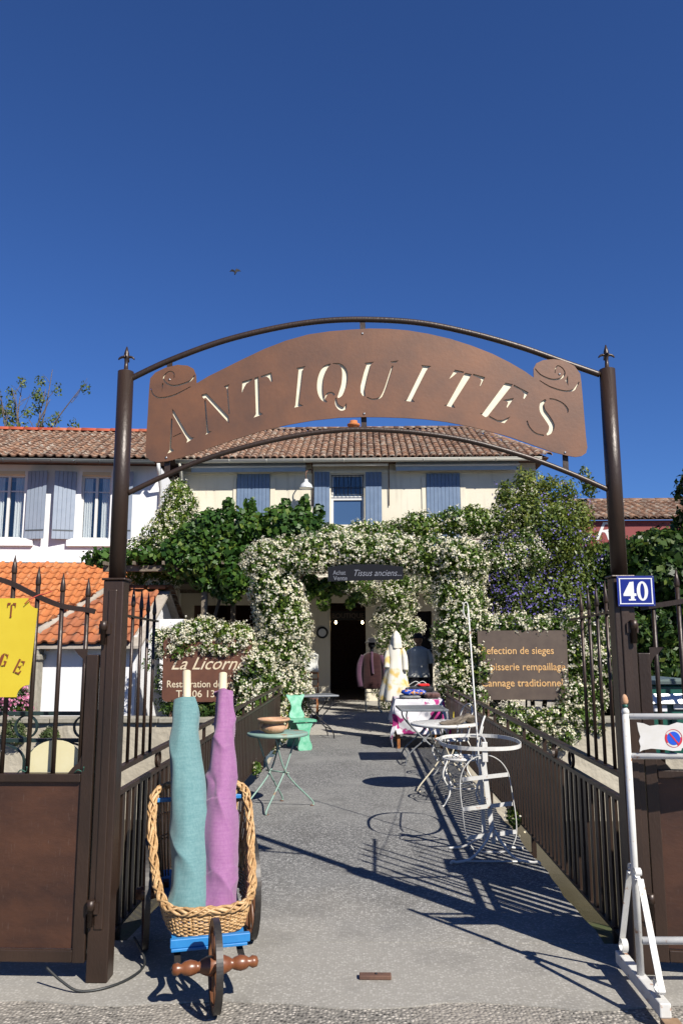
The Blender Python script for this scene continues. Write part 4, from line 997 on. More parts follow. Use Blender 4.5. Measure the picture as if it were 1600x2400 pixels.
for z in (zt + .03, (zt * .6 + wT * .4), wT - .03): g.tube([F0.p(wA + .02, .012, z), F0.p(wB - .02, .012, z)], .010, 5)
g.build('window_grille', 'black_iron', win)
# awning cassettes, bar and rods, wall lamp
za = F0.px(500, 1085)[1]; zb = F0.px(500, 1069)[1]
for a, b_ in ((445, 703), (908, 1186)):
    s0, s1 = F0.px(a, 1075)[0], F0.px(b_, 1075)[0]
    aw = MB(); F0.box(aw, s0, s1, .04, .30, za + .02, zb); aw = aw.build('awning', 'awning', house, bevel=.03)
    MB().tube([F0.p(s0 - .02, .33, za + .10), F0.p(s1 + .02, .33, za + .10)], .035, 8).build('front_bar', 'white_frame', aw)
    F0.box(MB(), s0, s1, .31, .316, za - .06, za + .08).build('valance', 'awning', aw)
z = F0.px(800, 1073)[1]
aw = MB().tube([F0.p(F0.px(720, 1073)[0], .34, z), F0.p(F0.px(890, 1073)[0], .34, z)], .045, 10).build('roller', 'white_frame', house)
for x in (718, 892):
    s = F0.px(x, 1073)[0]; MB().tube([F0.p(s, .34, z), F0.p(s, .05, z - .1), F0.p(s, .04, z - 1.2)], .014, 6).build('roller_arm', 'rust_iron', aw)
s, z = F0.px(703, 1112, .5)
lp = MB().tube(smooth_path([F0.p(s + .15, .01, z + .42), F0.p(s + .12, .25, z + .5), F0.p(s, .5, z + .36), F0.p(s, .5, z + .14)], 6), .018, 8).build('wall_lamp', 'rust_iron', house)
MB().lathe(F0.p(s, .5, z - .12), [(.20, 0), (.195, .02), (.16, .11), (.06, .19), (.045, .27)], 16).build('lamp_shade', 'lamp_white', lp)
# terrace with its iron rail; the slab is added to shade the ground floor
tz = 3.34; td = 2.5
F0.box(MB(), sL + .02, 3.7, .004, td, tz - .16, tz).build('terrace_shade_slab', 'driftwood', house)
for s_ in (-5.2, -2.0, 3.4): F0.box(MB(), s_ - .06, s_ + .06, td - .16, td - .04, -.02, tz - .16).build('terrace_post', 'driftwood', house)
tr_ = MB(); s0 = sL + .1
for z in (tz + 1.0, tz + .12): tr_.bar(F0.p(s0, td - .06, z), F0.p(3.6, td - .06, z), .03, .03)
tr_.build('terrace_rail', 'rust_iron', house)
bal = MB().box((0, 0, 0), (.018, .018, .88)).mesh('terrace_baluster'); bal.materials.append(M['rust_iron'])
for i in range(44):
    o = link('terrace_baluster', bal, house); o.location = F0.p(s0 + .05 + i * .2, td - .06, tz + .56) - house.location
# gutter, downpipe
js = [F0.px(x, 1056)[0] for x in (460, 535, 618, 702, 790, 870, 968, 1048, 1130, 1205)]
gutter(F0, house, sL + .02, sR + .05, OV0, zE + .02, .085, 'gutter_pale', js)
s = F0.px(424, 1060)[0]; MB().tube([F0.p(s, OV0, zE - .05), F0.p(s, OV0 - .1, zE - .20), F0.p(s, .12, zE - .55), F0.p(s, .10, zE - .8), F0.p(s, .10, 2.5)], .05, 10).build('downpipe', 'gutter_pale', house)
# roof: hipped at the right
eY = 23.5 - OV0 + .04; rY = 27.2; zR = at_y(820 * VS, 987 * VS, rY).z; eZ = zE + .06
hipS = at_y(1101, 1004, rY).x; x0 = sL - .25; x1 = sR + .28
vv = V(0, rY - eY, zR - eZ); Ln = vv.length; vn = vv.normalized()
roof = MB(); roof.add([(x0, eY, eZ - .03), (x1, eY, eZ - .03), (hipS, rY, zR - .03), (x0, rY, zR - .03)], [(0, 1, 2, 3)]); roof.add([(x1, eY, eZ - .03), (x1, rY + 3.9, eZ - .03), (hipS, rY, zR - .03)], [(0, 1, 2)]); roof.add([(x0, rY, zR - .03), (hipS, rY, zR - .03), (x1, rY + 3.9, eZ - .03), (x0, rY + 3.9, eZ - .03)], [(0, 1, 2, 3)])
roof.add([(x0, eY, eZ - .05), (x1, eY, eZ - .05), (x1, 23.5, eZ - .05), (x0, 23.5, eZ - .05)], [(0, 1, 2, 3)])
roof = roof.build('roof', 'brick', house)
def keep(s, t):
    return x0 + s < x1 - (x1 - hipS) * (t / Ln) - .05
tile_roof(roof, (x0, eY - .04, eZ), (1, 0, 0), vn, x1 - x0, Ln, .205, .30, 'canal', 'old_tile', keep, 11)
ridge(roof, (x0, rY, zR + .01), (hipS, rY, zR + .01), .13, .38, 'old_tile', 5); ridge(roof, (x1, eY, eZ + .03), (hipS, rY, zR + .02), .13, .38, 'old_tile', 6)
cpx = at_y(812 * VS, 992 * VS, 26.6); MB().lathe((cpx.x, 26.6, zR - .35), [(.16, 0), (.16, .3), (.22, .32), (.22, .38), (.13, .42), (.13, .50)], 12).build('vent_pot', 'orange_tile', roof)
# shop door: dark board over the opening with worn letters, two bare bulbs, a white clock
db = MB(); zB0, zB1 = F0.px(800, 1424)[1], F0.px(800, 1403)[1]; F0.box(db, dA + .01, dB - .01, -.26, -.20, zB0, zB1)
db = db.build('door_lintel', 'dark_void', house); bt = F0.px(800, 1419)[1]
lettering('BOUTIQUE', F0.p(dA + .05, -.196, bt), (1, 0, 0), (0, 0, 1), .20, 'boutique', db, bold=.02, wfit=(dB - dA) * .90)
M['bulb'] = bpy.data.materials.new('lit_bulb'); M['bulb'].use_nodes = True
n, l, b = nodes(M['bulb']); b.inputs['Emission Color'].default_value = (1, .72, .38, 1); b.inputs['Emission Strength'].default_value = 12
for x in (771, 832):
    s, z = F0.px(x, 1431, -.25); MB().lathe(F0.p(s, -.25, z - .03), [(.005, 0), (.028, .02), (.032, .045), (.022, .07), (.012, .10)], 10).build('bulb', 'bulb', house)
s, z = F0.px(740, 1453, .03); MB().lathe(F0.p(s, .04, z), [(.16, -.03), (.17, -.01), (.13, .005), (.13, .012)], 24, (0, -1, 0)).build('clock_rim', 'black_iron', house)
MB().lathe(F0.p(s, .056, z), [(.115, 0), (.115, .006)], 24, (0, -1, 0)).build('clock_face', 'white_frame', house)
# slate-blue door to the right of the entrance, door leaf folded back
F0.box(MB(), e0 + .02, e1 - .02, -.20, -.15, 0, 2.52).build('side_door', 'dark_board', house)
F0.box(MB(), dA - .05, dA + .01, -.26, -.02, 0, dT).build('door_jamb', 'cream_wall', house)

# ------------------------------------------------------------------ the white house at the left
F1 = Frame((-5.35, 20.62, 0), (math.cos(R(5.5)), math.sin(R(5.5)), 0))
wh = thing('white_house', 'white plastered house with pale grey-blue shutters and orange lean-to roof', 'house', (-9, 20.3, 0))
OV1 = .64; zE = F1.px(150, 1056, OV1)[1]; sL = -9.5; sR = 0.0
W2 = (F1.px(186, 1150)[0], F1.px(254, 1150)[0], F1.px(215, 1238)[1], F1.px(215, 1092)[1]); W1 = (W2[0] - 2.62, W2[0] - 1.85 + .0, W2[2], W2[3])
W1 = (F1.px(-22, 1150)[0], F1.px(56, 1150)[0], W2[2], W2[3])
mb = MB(); F1.wall(mb, sL, sR, -.02, zE, [W1, W2], .24)
mb.add([F1.p(sR, 0, -.02), F1.p(sR, -6, -.02), F1.p(sR, -6, zE), F1.p(sR, 0, zE)], [(0, 1, 2, 3)]); mb.build('wall', 'white_wall', wh)
F1.box(MB(), sL, sR, .002, .05, W2[2] - .62, W2[2] - .52).build('string_course', 'white_wall', wh)
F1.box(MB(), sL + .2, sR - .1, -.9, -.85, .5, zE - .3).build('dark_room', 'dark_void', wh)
for wd in (W1, W2):
    casement(F1, wh, wd[0], wd[1], wd[2], wd[3], -.16)
    F1.box(MB(), wd[0] - .30, wd[1] + .30, .003, .09, wd[2] - .20, wd[2]).build('sill', 'white_wall', wh, bevel=.01)
    F1.box(MB(), wd[0] + .02, wd[1] - .02, -.22, .012, wd[3] - .003, wd[3] + .09).build('lintel', 'core', wh)
    zs0, zs1 = wd[2] - .02, wd[3] + .08
    shutter(F1, wh, wd[0] - .66, wd[0] - .12, .05, zs0, zs1, 'shutter_pale', 5, swing=.22, hinge=1)
    shutter(F1, wh, wd[1] + .08, wd[1] + .62, .05, zs0, zs1, 'shutter_pale', 5, swing=.22, hinge=0)
    F1.box(MB(), wd[0] - .65, wd[1] + .65, .003, .05, zs1 + .28, zs1 + .36).build('hood_mould', 'white_wall', wh)
gutter(F1, wh, sL, sR - .05, OV1, zE + .0, .075, 'gutter_grey', [F1.px(x, 1050)[0] for x in (30, 85, 137, 190, 243, 300)])
s = F1.px(372, 1090)[0]; MB().tube([F1.p(s, OV1 - .02, zE - .06), F1.p(s, OV1 - .12, zE - .25), F1.p(s, .08, zE - .65), F1.p(s, .08, 2.5)], .045, 10).build('downpipe', 'white_frame', wh)
ea = F1.p(sL, OV1 + .02, zE + .06); rd = 2.6; rdg = F1.p(sL, -rd, 0); zR = F1.px(150, 992, -rd)[1]
vv = F1.p(sL, -rd, zR) - ea; vn = vv.normalized(); Ln = vv.length
roof = MB(); roof.add([ea - V(0, 0, .03), F1.p(sR + .2, OV1 + .02, zE + .03), F1.p(sR + .2, -rd, zR - .03), F1.p(sL, -rd, zR - .03)], [(0, 1, 2, 3)])
roof.add([F1.p(sL, -rd, zR - .03), F1.p(sR + .2, -rd, zR - .03), F1.p(sR + .2, -6, zE), F1.p(sL, -6, zE)], [(0, 1, 2, 3)]); roof.add([F1.p(sL, OV1 + .02, zE + .02), F1.p(sR + .2, OV1 + .02, zE + .02), F1.p(sR + .2, 0, zE + .02), F1.p(sL, 0, zE + .02)], [(0, 1, 2, 3)])
roof = roof.build('roof', 'brick', wh)
sA = F1.px(-60, 1040)[0]
tile_roof(roof, F1.p(sL, OV1 + .06, zE + .06), F1.u, vn, sR + .2 - sL, Ln, .225, .235, 'roll', 'old_tile', None, 21)
ridge(roof, F1.p(sL, -rd, zR + .01), F1.p(sR + .2, -rd, zR + .01), .15, .42, 'red_ridge', 7)
# orange lean-to roof under the windows
zt = F1.px(150, 1294)[1]; zb = 2.05; dpt = 2.9
vv = F1.p(0, 0, zt) - F1.p(0, dpt, zb); vn = vv.normalized(); Ln = vv.length; s0 = -8.8
lt = MB(); lt.add([F1.p(s0, dpt, zb - .03), F1.p(.1, dpt, zb - .03), F1.p(.1, .002, zt - .03), F1.p(s0, .002, zt - .03)], [(0, 1, 2, 3)]); lt.add([F1.p(s0, dpt - .25, 0), F1.p(.0, dpt - .25, 0), F1.p(.0, dpt - .25, zb + .1), F1.p(s0, dpt - .25, zb + .1)], [(0, 1, 2, 3)])
lt.add([F1.p(.0, dpt - .25, 0), F1.p(0, 0, 0), F1.p(0, 0, zt - .04), F1.p(0, dpt - .25, zb + .12)], [(0, 1, 2, 3)])
lt = lt.build('lean_to', 'white_wall', wh)
tile_roof(lt, F1.p(s0, dpt + .04, zb), F1.u, vn, .1 - s0, Ln, .225, .33, 'roll', 'orange_tile', None, 31, limit=300)

# ------------------------------------------------------------------ the low shed in front of it
sh = thing('garden_shed', 'low white shed with orange hipped tile roof beside the canal wall', 'shed', (-5.0, 15.5, 0))
xr = -4.15; xl = -5.95; yf = 14.75; yr = 16.55; yb_ = 18.3; ze = 1.78; zr = 2.74; hx = -5.25
mb = MB(); mb.add([(xl, yf, -.02), (xr, yf, -.02), (xr, yf, ze), (xl, yf, ze)], [(0, 1, 2, 3)]); mb.add([(xr, yf, -.02), (xr, yb_, -.02), (xr, yb_, ze), (xr, yr, zr - .06), (xr, yf, ze)], [(0, 1, 2, 3, 4)]); mb.add([(xl, yb_, -.02), (xl, yf, -.02), (xl, yf, ze), (xl, yb_, ze)], [(0, 1, 2, 3)])
mb.build('wall', 'shed_wall', sh)
oy = .30; ye = yf - oy; zz = ze - oy * (zr - ze) / (yr - yf); vv = V(0, yr - ye, zr - zz); Ln = vv.length; vn = vv.normalized(); xo = xl - .22; xe = xr + .16
rf_ = MB(); rf_.slab([(xo, ye, zz - .04), (xe, ye, zz - .04), (xe, yr, zr - .04), (hx, yr, zr - .04)], (0, 0, -.05)); rf_.slab([(xo, ye, zz - .04), (hx, yr, zr - .04), (xo, yb_ + .2, zz - .04)], (0, 0, -.05)); rf_.slab([(hx, yr, zr - .04), (xe, yr, zr - .04), (xe, yb_ + .2, zz - .04), (xo, yb_ + .2, zz - .04)], (0, 0, -.05))
rf_ = rf_.build('roof', 'cement', sh)
tile_roof(rf_, (xo, ye - .04, zz), (1, 0, 0), vn, xe - xo, Ln, .25, .315, 'roll', 'shed_tile', lambda s, t: xo + s > xo + (hx - xo) * t / Ln + .04, 41)
v2 = V(hx - xo, 0, zr - zz); L2 = v2.length
tile_roof(rf_, (xo - .03, yb_ + .2, zz), (0, -1, 0), v2.normalized(), yb_ + .2 - ye, L2, .25, .315, 'roll', 'shed_tile', lambda s, t: (1.75 * t / L2) < s < (yb_ + .2 - ye) - 2.0 * t / L2, 42, limit=80)
MB().tube([(xo, ye, zz + .02), (hx, yr, zr + .03)], .085, 8).build('hip_mortar', 'cement', rf_); ridge(rf_, (hx - .1, yr, zr), (xe, yr, zr), .12, .35, 'shed_tile', 8)
ridge(rf_, (xe - .02, yr, zr + .02), (xe - .02, yb_ + .2, zz + .03), .10, .33, 'brick_tile' if False else 'old_tile', 9)
for x in (-5.7, -5.05, -4.45): MB().bar((x, ye + .04, zz - .10), (x, yf, ze - .06), .06, .07).build('rafter_end', 'block_wood', sh)
MB().box((-6.02, 14.60, .75), (.34, .26, 1.55)).box((-6.02, 14.60, 1.38), (.42, .34, .10)).build('stone_pier', 'coping', sh, bevel=.02)
wb = at_y(407, 1466, 16.0); tag(MB().box((wb.x, 16.0, wb.z), (.50, .35, .24)).box((wb.x, 16.0, wb.z - .69), (.44, .30, 1.13)).build('white_cabinet', 'shed_wall', bevel=.01), 'plain white box standing against the shed gable above the jasmine', 'cabinet')

# ------------------------------------------------------------------ red-fronted building far right
F2 = Frame((7.0, 22.0, 0), (1, 0, 0))
rb = thing('shop_building', 'tiled building with a dark red signboard behind the shrubs', 'building', (8.5, 22, 0))
a, zt = F2.px(1318, 1198); b2, zb = F2.px(1560, 1256)
mb = MB(); F2.box(mb, a, a + 7, -5, 0, -.02, zt + .02); mb.build('wall', 'stone_wall', rb)
fs = MB(); F2.box(fs, a, a + 5.5, .02, .10, zb, zt); fs = fs.build('fascia_board', 'red_fascia', rb)
s, z = F2.px(1326, 1243, .11); lettering('ta', F2.p(s, .102, z), (1, 0, 0), (0, 0, 1), .50, 'white_frame', fs, shear=.35, bold=.01, wfit=.34); s, z = F2.px(1362, 1240, .11); lettering('R', F2.p(s, .102, z), (1, 0, 0), (0, 0, 1), .72, 'white_frame', fs, shear=.4, wfit=.5)
s0, z0 = F2.px(1330, 1290, .4); F2.box(MB(), s0 - .3, s0 + 4, .05, .55, z0, z0 + .11).build('awning_rail', 'white_frame', rb); F2.box(MB(), s0 - .3, s0 + 4, .06, .09, z0 - 1.4, z0 - .05).build('shop_window', 'glass', rb)
p0 = F2.p(a - .4, .25, zt + .03); zr = at_y(1440 * VS, 1152 * VS, 24.6).z; vv = V(p0.x, 24.6, zr) - p0
ro = MB(); ro.add([p0 - V(0, 0, .03), p0 + V(8, 0, -.03), V(p0.x + 8, 24.6, zr - .03), V(p0.x, 24.6, zr - .03)], [(0, 1, 2, 3)]); ro = ro.build('roof', 'brick', rb)
tile_roof(ro, p0, (1, 0, 0), vv.normalized(), 5.6, vv.length, .235, .33, 'canal', 'old_tile', None, 51, limit=300); ridge(ro, (p0.x, 24.6, zr), (p0.x + 6, 24.6, zr), .13, .38, 'old_tile', 10)
from mathutils import noise as mnoise
def nz3(x, y, z): return mnoise.noise(V(x, y, z))
# ------------------------------------------------------------------ basket cart
CC = V(-.905, 4.64, 0); CF = V(.28, -.96, 0).normalized(); CR = V(-CF.y, CF.x, 0)
if CR.x < 0: CR = -CR
def cp(a, b_, z): return CC + CF * a + CR * (b_ * .90) + V(0, 0, z)
cart = thing('basket_cart', 'wicker doll carriage with blue boards and iron-tyred wooden wheels', 'cart', CC)
def wheel(a, b_, z, r, ns, hubl, turned=False):
    c = cp(a, b_, z); rimp = [c + CF * (r - .02) * math.cos(t) + V(0, 0, (r - .02) * math.sin(t)) for t in [2 * math.pi * i / 80 for i in range(81)]]
    w = MB().ribbon(rimp, .026, .024, CR).build('wheel', 'wheel_wood', cart)
    MB().ribbon([c + CF * (r - .004) * math.cos(t) + V(0, 0, (r - .004) * math.sin(t)) for t in [2 * math.pi * i / 80 for i in range(81)]], .030, .008, CR).build('tyre', 'wheel_iron', w)
    for i in range(ns):
        t = 2 * math.pi * (i + .3) / ns; d = CF * math.cos(t) + V(0, 0, math.sin(t)); MB().tube([c + d * .02, c + d * (r * .5), c + d * (r - .03)], [.013, .010, .0085], 7).build('spoke', 'wheel_wood', w)
    if turned:
        pr = [(.012, -.19), (.022, -.185), (.026, -.165), (.018, -.150), (.028, -.135), (.033, -.11), (.026, -.085), (.020, -.075), (.030, -.06), (.040, -.035), (.044, 0), (.040, .035), (.030, .06), (.020, .075), (.026, .085), (.033, .11), (.028, .135), (.018, .150), (.026, .165), (.022, .185), (.012, .19)]
        MB().lathe(c, pr, 16, CR).build('turned_hub', 'turned_wood', w)
    else:
        MB().lathe(c, [(.015, -hubl), (.028, -hubl), (.036, -.02), (.036, .02), (.028, hubl), (.015, hubl)], 14, CR).build('hub', 'wheel_wood', w)
wheel(0, .315, .275, .275, 10, .055); wheel(0, -.315, .275, .275, 10, .055); wheel(.86, .0, .19, .19, 8, .1, True)
MB().tube([cp(0, -.33, .275), cp(0, .33, .275)], .012, 8).build('axle', 'wheel_iron', cart)
# chassis: blue boards, iron arms to the front hub
MB().prism([cp(-.22, -.23, .33), cp(-.22, .23, .33), cp(.56, .19, .205), cp(.56, -.19, .205)], (0, 0, -.022)).build('base_board', 'blue_paint', cart)
MB().bar(cp(.585, -.205, .205), cp(.585, .215, .205), .030, .040).build('front_board', 'blue_paint', cart, bevel=.004)
MB().bar(cp(.585, -.20, .178), cp(.585, .20, .178), .044, .014).build('front_strip', 'blue_paint', cart, bevel=.003)
MB().bar(cp(-.10, -.285, .735), cp(-.10, .285, .735), .03, .022).build('back_board', 'blue_paint', cart, bevel=.003)
for s in (-1, 1):
    MB().ribbon(smooth_path([cp(.30, s * .16, .215), cp(.56, s * .165, .150), cp(.66, s * .17, .135), cp(.80, s * .195, .175), cp(.86, s * .198, .19)], 4), .030, .008, CR).build('fork_arm', 'wheel_iron', cart)
    MB().bar(cp(-.02, s * .20, .27), cp(.0, s * .20, .33), .03, .03, CR).build('axle_block', 'wheel_wood', cart)
MB().bar(cp(.50, -.17, .165), cp(.50, .17, .165), .025, .012).build('cross_strap', 'wheel_iron', cart)
# wicker: braided rim, openwork sides, woven front
half = [(-.13, .10, .815), (-.125, .21, .805), (-.10, .275, .775), (-.03, .30, .68), (.10, .292, .54), (.26, .275, .43), (.40, .252, .365), (.50, .215, .338), (.545, .13, .328)]
rim = [(a, -b_, z) for a, b_, z in half] + [(.552, 0, .325)] + [(a, b_, z) for a, b_, z in reversed(half)]
rp = smooth_path([cp(*p) for p in rim], 16)
for k in range(9):
    pts = []; loose = k >= 6; fq = (.20 if k % 2 else .23) * (-1 if loose else 1); ph0 = random.Random(k).uniform(0, 6)
    for i, p in enumerate(rp):
        d = (rp[min(i + 1, len(rp) - 1)] - rp[max(i - 1, 0)]).normalized(); a = d.cross(V(0, 0, 1)); a = a.normalized() if a.length > .2 else d.cross(CF).normalized(); b_ = d.cross(a)
        t = i * fq + (ph0 if loose else k * math.pi / 3) + 1.1 * nz3(i * .035, k * 5.0, 2); rr_ = (.017 if loose else .0125) * (1 + .35 * nz3(i * .09, k * 3.1, 0))
        pts.append(p + a * (math.cos(t) * rr_ * 1.2) + b_ * (math.sin(t) * rr_))
    MB().tube(pts, .0052 if loose else .0078, 6).build('rim_braid', 'wicker', cart)
ns = len(rp); wv = MB(); rgc = random.Random(8)
def basef(u):                                                 # foot of the wicker wall on the base board
    p = rp[int(u * (ns - 1))] - CC; a, b_ = p.dot(CF), p.dot(CR)
    a2 = max(-.20, min(.56, a * 1.0)); b2 = max(-.23, min(.23, b_ / .9 * .86)); return cp(a2, b2, .333 - .125 * (a2 + .22) / .78 + .004)
n_st = 78
for i in range(n_st):
    u = (i + .5) / n_st; top = rp[int(u * (ns - 1))]; bt = basef(u); m_ = bt.lerp(top, .5) + V(rgc.uniform(-.006, .006), rgc.uniform(-.006, .006), 0)
    wv.tube([bt, m_, top], .0048, 5)
stuff(wv.build('stakes', 'wicker', cart))
rows = MB()
for r in range(13):                                           # close weave, highest along the low front
    pts = []; fr_ = (r + .5) / 13
    for i in range(0, 241):
        u = .17 + .66 * i / 240; top = rp[int(u * (ns - 1))]; bt = basef(u); h = (top - bt).length * (.94 if .36 < u < .64 else .94 * max(.12, 1 - abs(u - .5) * 4.2 + .55)) if True else .1; h = min(h, .125); q = bt + (top - bt).normalized() * (fr_ * h)
        out = V(q.x - cp(.15, 0, 0).x, q.y - cp(.15, 0, 0).y, 0).normalized(); ph = u * n_st * math.pi + (math.pi if r % 2 else 0)
        pts.append(q + out * (.0055 * math.sin(ph)) + V(0, 0, .0015 * math.sin(i * .7 + r)))
    rows.tube(pts, .0046, 5)
stuff(rows.build('front_weave', 'wicker', cart))
mid = MB()
for fr_ in (.42, .46, .70):
    pts = []
    for i in range(0, 201):
        u = .03 + .94 * i / 200; top = rp[int(u * (ns - 1))]; bt = basef(u); q = bt.lerp(top, fr_); out = V(q.x - cp(.1, 0, 0).x, q.y - cp(.1, 0, 0).y, 0).normalized(); pts.append(q + out * .005 * math.sin(u * n_st * math.pi))
    mid.tube(pts, .0042, 5)
stuff(mid.build('side_weave', 'wicker', cart))

# ------------------------------------------------------------------ fabric rolls
def roll(label, b0, t0, c1, rad, core_r, m, seed, steps, wr):
    o = thing('fabric_roll', label, 'fabric roll', b0, 'rolls of cloth standing in the basket cart'); ax = (t0 - b0); L = ax.length; ax = ax.normalized(); a = ax.cross(V(0, 1, 0)).normalized(); b_ = ax.cross(a)
    def f(U, Vv):
        th = 2 * math.pi * U; t = Vv
        r = rad[0]
        for (t0_, r0), (t1_, r1) in zip(rad[1:], rad[2:]):
            if t0_ <= t <= t1_: k = (t - t0_) / (t1_ - t0_); k = k * k * (3 - 2 * k); r = r0 + (r1 - r0) * k
        ph = th + t * wr[0] + 1.4 * nz3(t * 2.2, math.cos(th) * .8, seed)
        r += wr[1] * (1 - abs(math.sin(ph))) ** 2.2 * (.35 + .9 * nz3(math.cos(th) * .9, math.sin(th) * .9, t * 4 + seed))
        ph2 = th * .5 - t * wr[0] * .8 + nz3(t * 3, math.sin(th), seed + 4)
        r += wr[1] * .5 * (1 - abs(math.sin(ph2))) ** 3 * (.3 + nz3(math.cos(th), math.sin(th) + 3, t * 5))
        r += wr[1] * .6 * nz3(math.cos(th) * 1.0, math.sin(th) * 1.0 + seed, t * 3.2)
        r += wr[1] * .45 * max(0, math.sin(th * 1.0 + t * 5.0 + seed)) ** 2 * max(0, nz3(t * 5, seed, 1.5) + .2)
        r += .006 * ((th / (2 * math.pi) + t * wr[2]) % 1.0)
        for ts, dr, sl in steps:
            if t < ts + sl * math.sin(th + 1): r += dr
        return b0 + ax * (t * L) + (a * math.cos(th) + b_ * math.sin(th)) * r + CR * .012 * math.sin(t * 3 + seed)
    MB().grid(f, 96, 190, True, closeu=True).build('cloth', m, o)
    e = b0 + ax * L; tp = MB()                                # rolled layers at the top
    sp = []
    for i in range(90):
        t = i / 89; r = core_r + (rad[-1][1] - core_r) * t; sp.append(e + (a * math.cos(t * 26) + b_ * math.sin(t * 26)) * r + ax * (-.006))
    tp.tube(sp, .004, 5).build('rolled_edge', m, o)
    pr = (c1 - b0).normalized(); cr = MB(); cs = b0 + ax * (L * .8)
    cr.tube([cs, c1], core_r, 24); cr.build('core', 'core', o)
    MB().tube([c1 + (c1 - cs).normalized() * .0008, c1 + (c1 - cs).normalized() * .0018], core_r * .78, 20).build('core_mouth', 'block_wood', o)
roll('teal linen cloth on a cardboard tube standing in the wicker cart', at_y(440, 2150, 4.27), at_y(438, 1645, 4.86), at_y(438, 1574, 4.94), [.09, (0, .090), (.12, .092), (.5, .088), (.75, .078), (.9, .066), (1, .060)], .0245, 'teal', 1.7, [], (7, .030, .5))
roll('mauve linen cloth on a cardboard tube standing in the wicker cart', at_y(514, 2140, 4.33), at_y(521, 1624, 4.92), at_y(523, 1579, 4.97), [.08, (0, .078), (.15, .080), (.38, .088), (.6, .070), (.85, .050), (1, .050)], .0245, 'mauve', 5.2, [(.44, .010, .025), (.16, .007, -.02)], (11, .036, .7))

# ------------------------------------------------------------------ right foreground: number plate, mailbox, barrier
def gface(px, py, off): return at_plane(px, py, RP + V(0, -.06 - off, 0), (0, -1, 0))
a = gface(1443, 1350, .02); c = gface(1535, 1421, .02); pl = thing('number_plate', 'blue enamel house number plate reading 40 fixed to the gate post', 'sign', V((a.x + c.x) / 2, a.y, c.z))
pw, phh = c.x - a.x, a.z - c.z; ctr = (a + c) / 2
MB().box((ctr.x, ctr.y, ctr.z), (pw, .004, phh)).build('plate', 'enamel_blue', pl, bevel=.0015)
fm = MB()
for dx, dz, wx, wz in ((0, phh / 2 - .014, pw - .02, .005), (0, -phh / 2 + .014, pw - .02, .005), (pw / 2 - .014, 0, .006, phh - .033), (-pw / 2 + .014, 0, .006, phh - .033)): fm.box((ctr.x + dx, ctr.y - .0026, ctr.z + dz), (wx, .0012, wz))
fm.build('border', 'enamel_white', pl)
def fig(polys, cx, h, w, name):
    mb = MB()
    for poly in polys: mb.slab([V(ctr.x + cx + (u - .5) * w, ctr.y - .0022, ctr.z + (v_ - .5) * h) for u, v_ in poly], (0, -.0012, 0))
    mb.build(name, 'enamel_white', pl)
fig([[(.52, .98), (.82, 1.0), (.82, .38), (.98, .38), (.98, .24), (.82, .24), (.82, .08), (.92, .08), (.92, 0), (.40, 0), (.40, .08), (.56, .08), (.56, .24), (.02, .24), (.02, .34)][:15]], -pw * .17, phh * .62, pw * .36, 'figure')
ring = [(.5 + .5 * math.cos(t), .5 + .5 * math.sin(t)) for t in [2 * math.pi * i / 28 for i in range(29)]]; inn = [(.5 + .20 * math.cos(t), .5 + .40 * math.sin(t)) for t in [2 * math.pi * i / 28 for i in range(29)]]
mb = MB()
for i in range(28):
    q = [ring[i], ring[i + 1], inn[i + 1], inn[i]]; mb.prism([V(ctr.x + pw * .17 + (u - .5) * pw * .30, ctr.y - .0022, ctr.z + (v_ - .5) * phh * .64) for u, v_ in q], (0, -.0012, 0))
mb.build('figure', 'enamel_white', pl)
for dx in (-1, 1):
    for dz in (-1, 1): MB().lathe((ctr.x + dx * (pw / 2 - .006), ctr.y - .002, ctr.z + dz * (phh / 2 - .006)), [(.003, 0), (.003, .002)], 8, (0, -1, 0)).build('screw', 'zinc_screw', pl)
# mailbox behind the right leaf
y0 = 4.78; a = at_y(1502, 1606, y0); zt = a.z; x0 = a.x; x1 = x0 + .40; zb = at_y(1502, 1770, y0).z
mbx = thing('mailbox', 'dark green metal mailbox with white flap behind the gate pickets', 'mailbox', ((x0 + x1) / 2, y0 + .15, 0))
MB().box(((x0 + x1) / 2, y0 + .16, (zt + zb) / 2), (x1 - x0, .30, zt - zb)).build('body', 'mailgreen', mbx, bevel=.012)
MB().prism([V(x0 - .012, y0 - .015, zt + .004), V(x1 + .012, y0 - .015, zt + .004), V(x1 + .012, y0 - .015, zt + .022), V((x0 + x1) / 2, y0 - .015, zt + .040), V(x0 - .012, y0 - .015, zt + .022)], (0, .35, 0)).build('lid', 'grey_lid', mbx)
for q in range(3): MB().bar((x0 - .012, y0 - .017, zt + .010 + q * .006), (x1 + .012, y0 - .017, zt + .010 + q * .006), .004, .003).build('lid_ridge', 'grey_lid', mbx)
zf = at_y(1530, 1636, y0).z; MB().prism([V(x0 + .045, y0 - .003, zf + .025), V(x0 + .045, y0 - .018, zf), V(x0 + .045, y0 - .030, zf - .030), V(x0 + .045, y0 - .003, zf - .030)], (x1 - x0 - .07, 0, 0)).build('flap', 'alu', mbx)
zf = at_y(1530, 1660, y0).z; MB().box((x0 + .09, y0 - .002, zf), (.095, .004, .035)).build('name_card', 'paper', mbx); MB().box((x0 + .21, y0 - .002, zf + .01), (.07, .004, .03)).build('name_card', 'paper', mbx)
MB().box((x0 + .24, y0 - .006, zf - .06), (.16, .012, .05)).build('door', 'mailgreen', mbx); MB().box((x0 + .25, y0 - .014, zf - .045), (.10, .004, .018)).build('name_card', 'paper', mbx)
for x in (x0 + .08, x1 - .08): MB().box((x, y0 + .16, zb / 2), (.05, .05, zb)).build('leg', 'mailgreen', mbx)
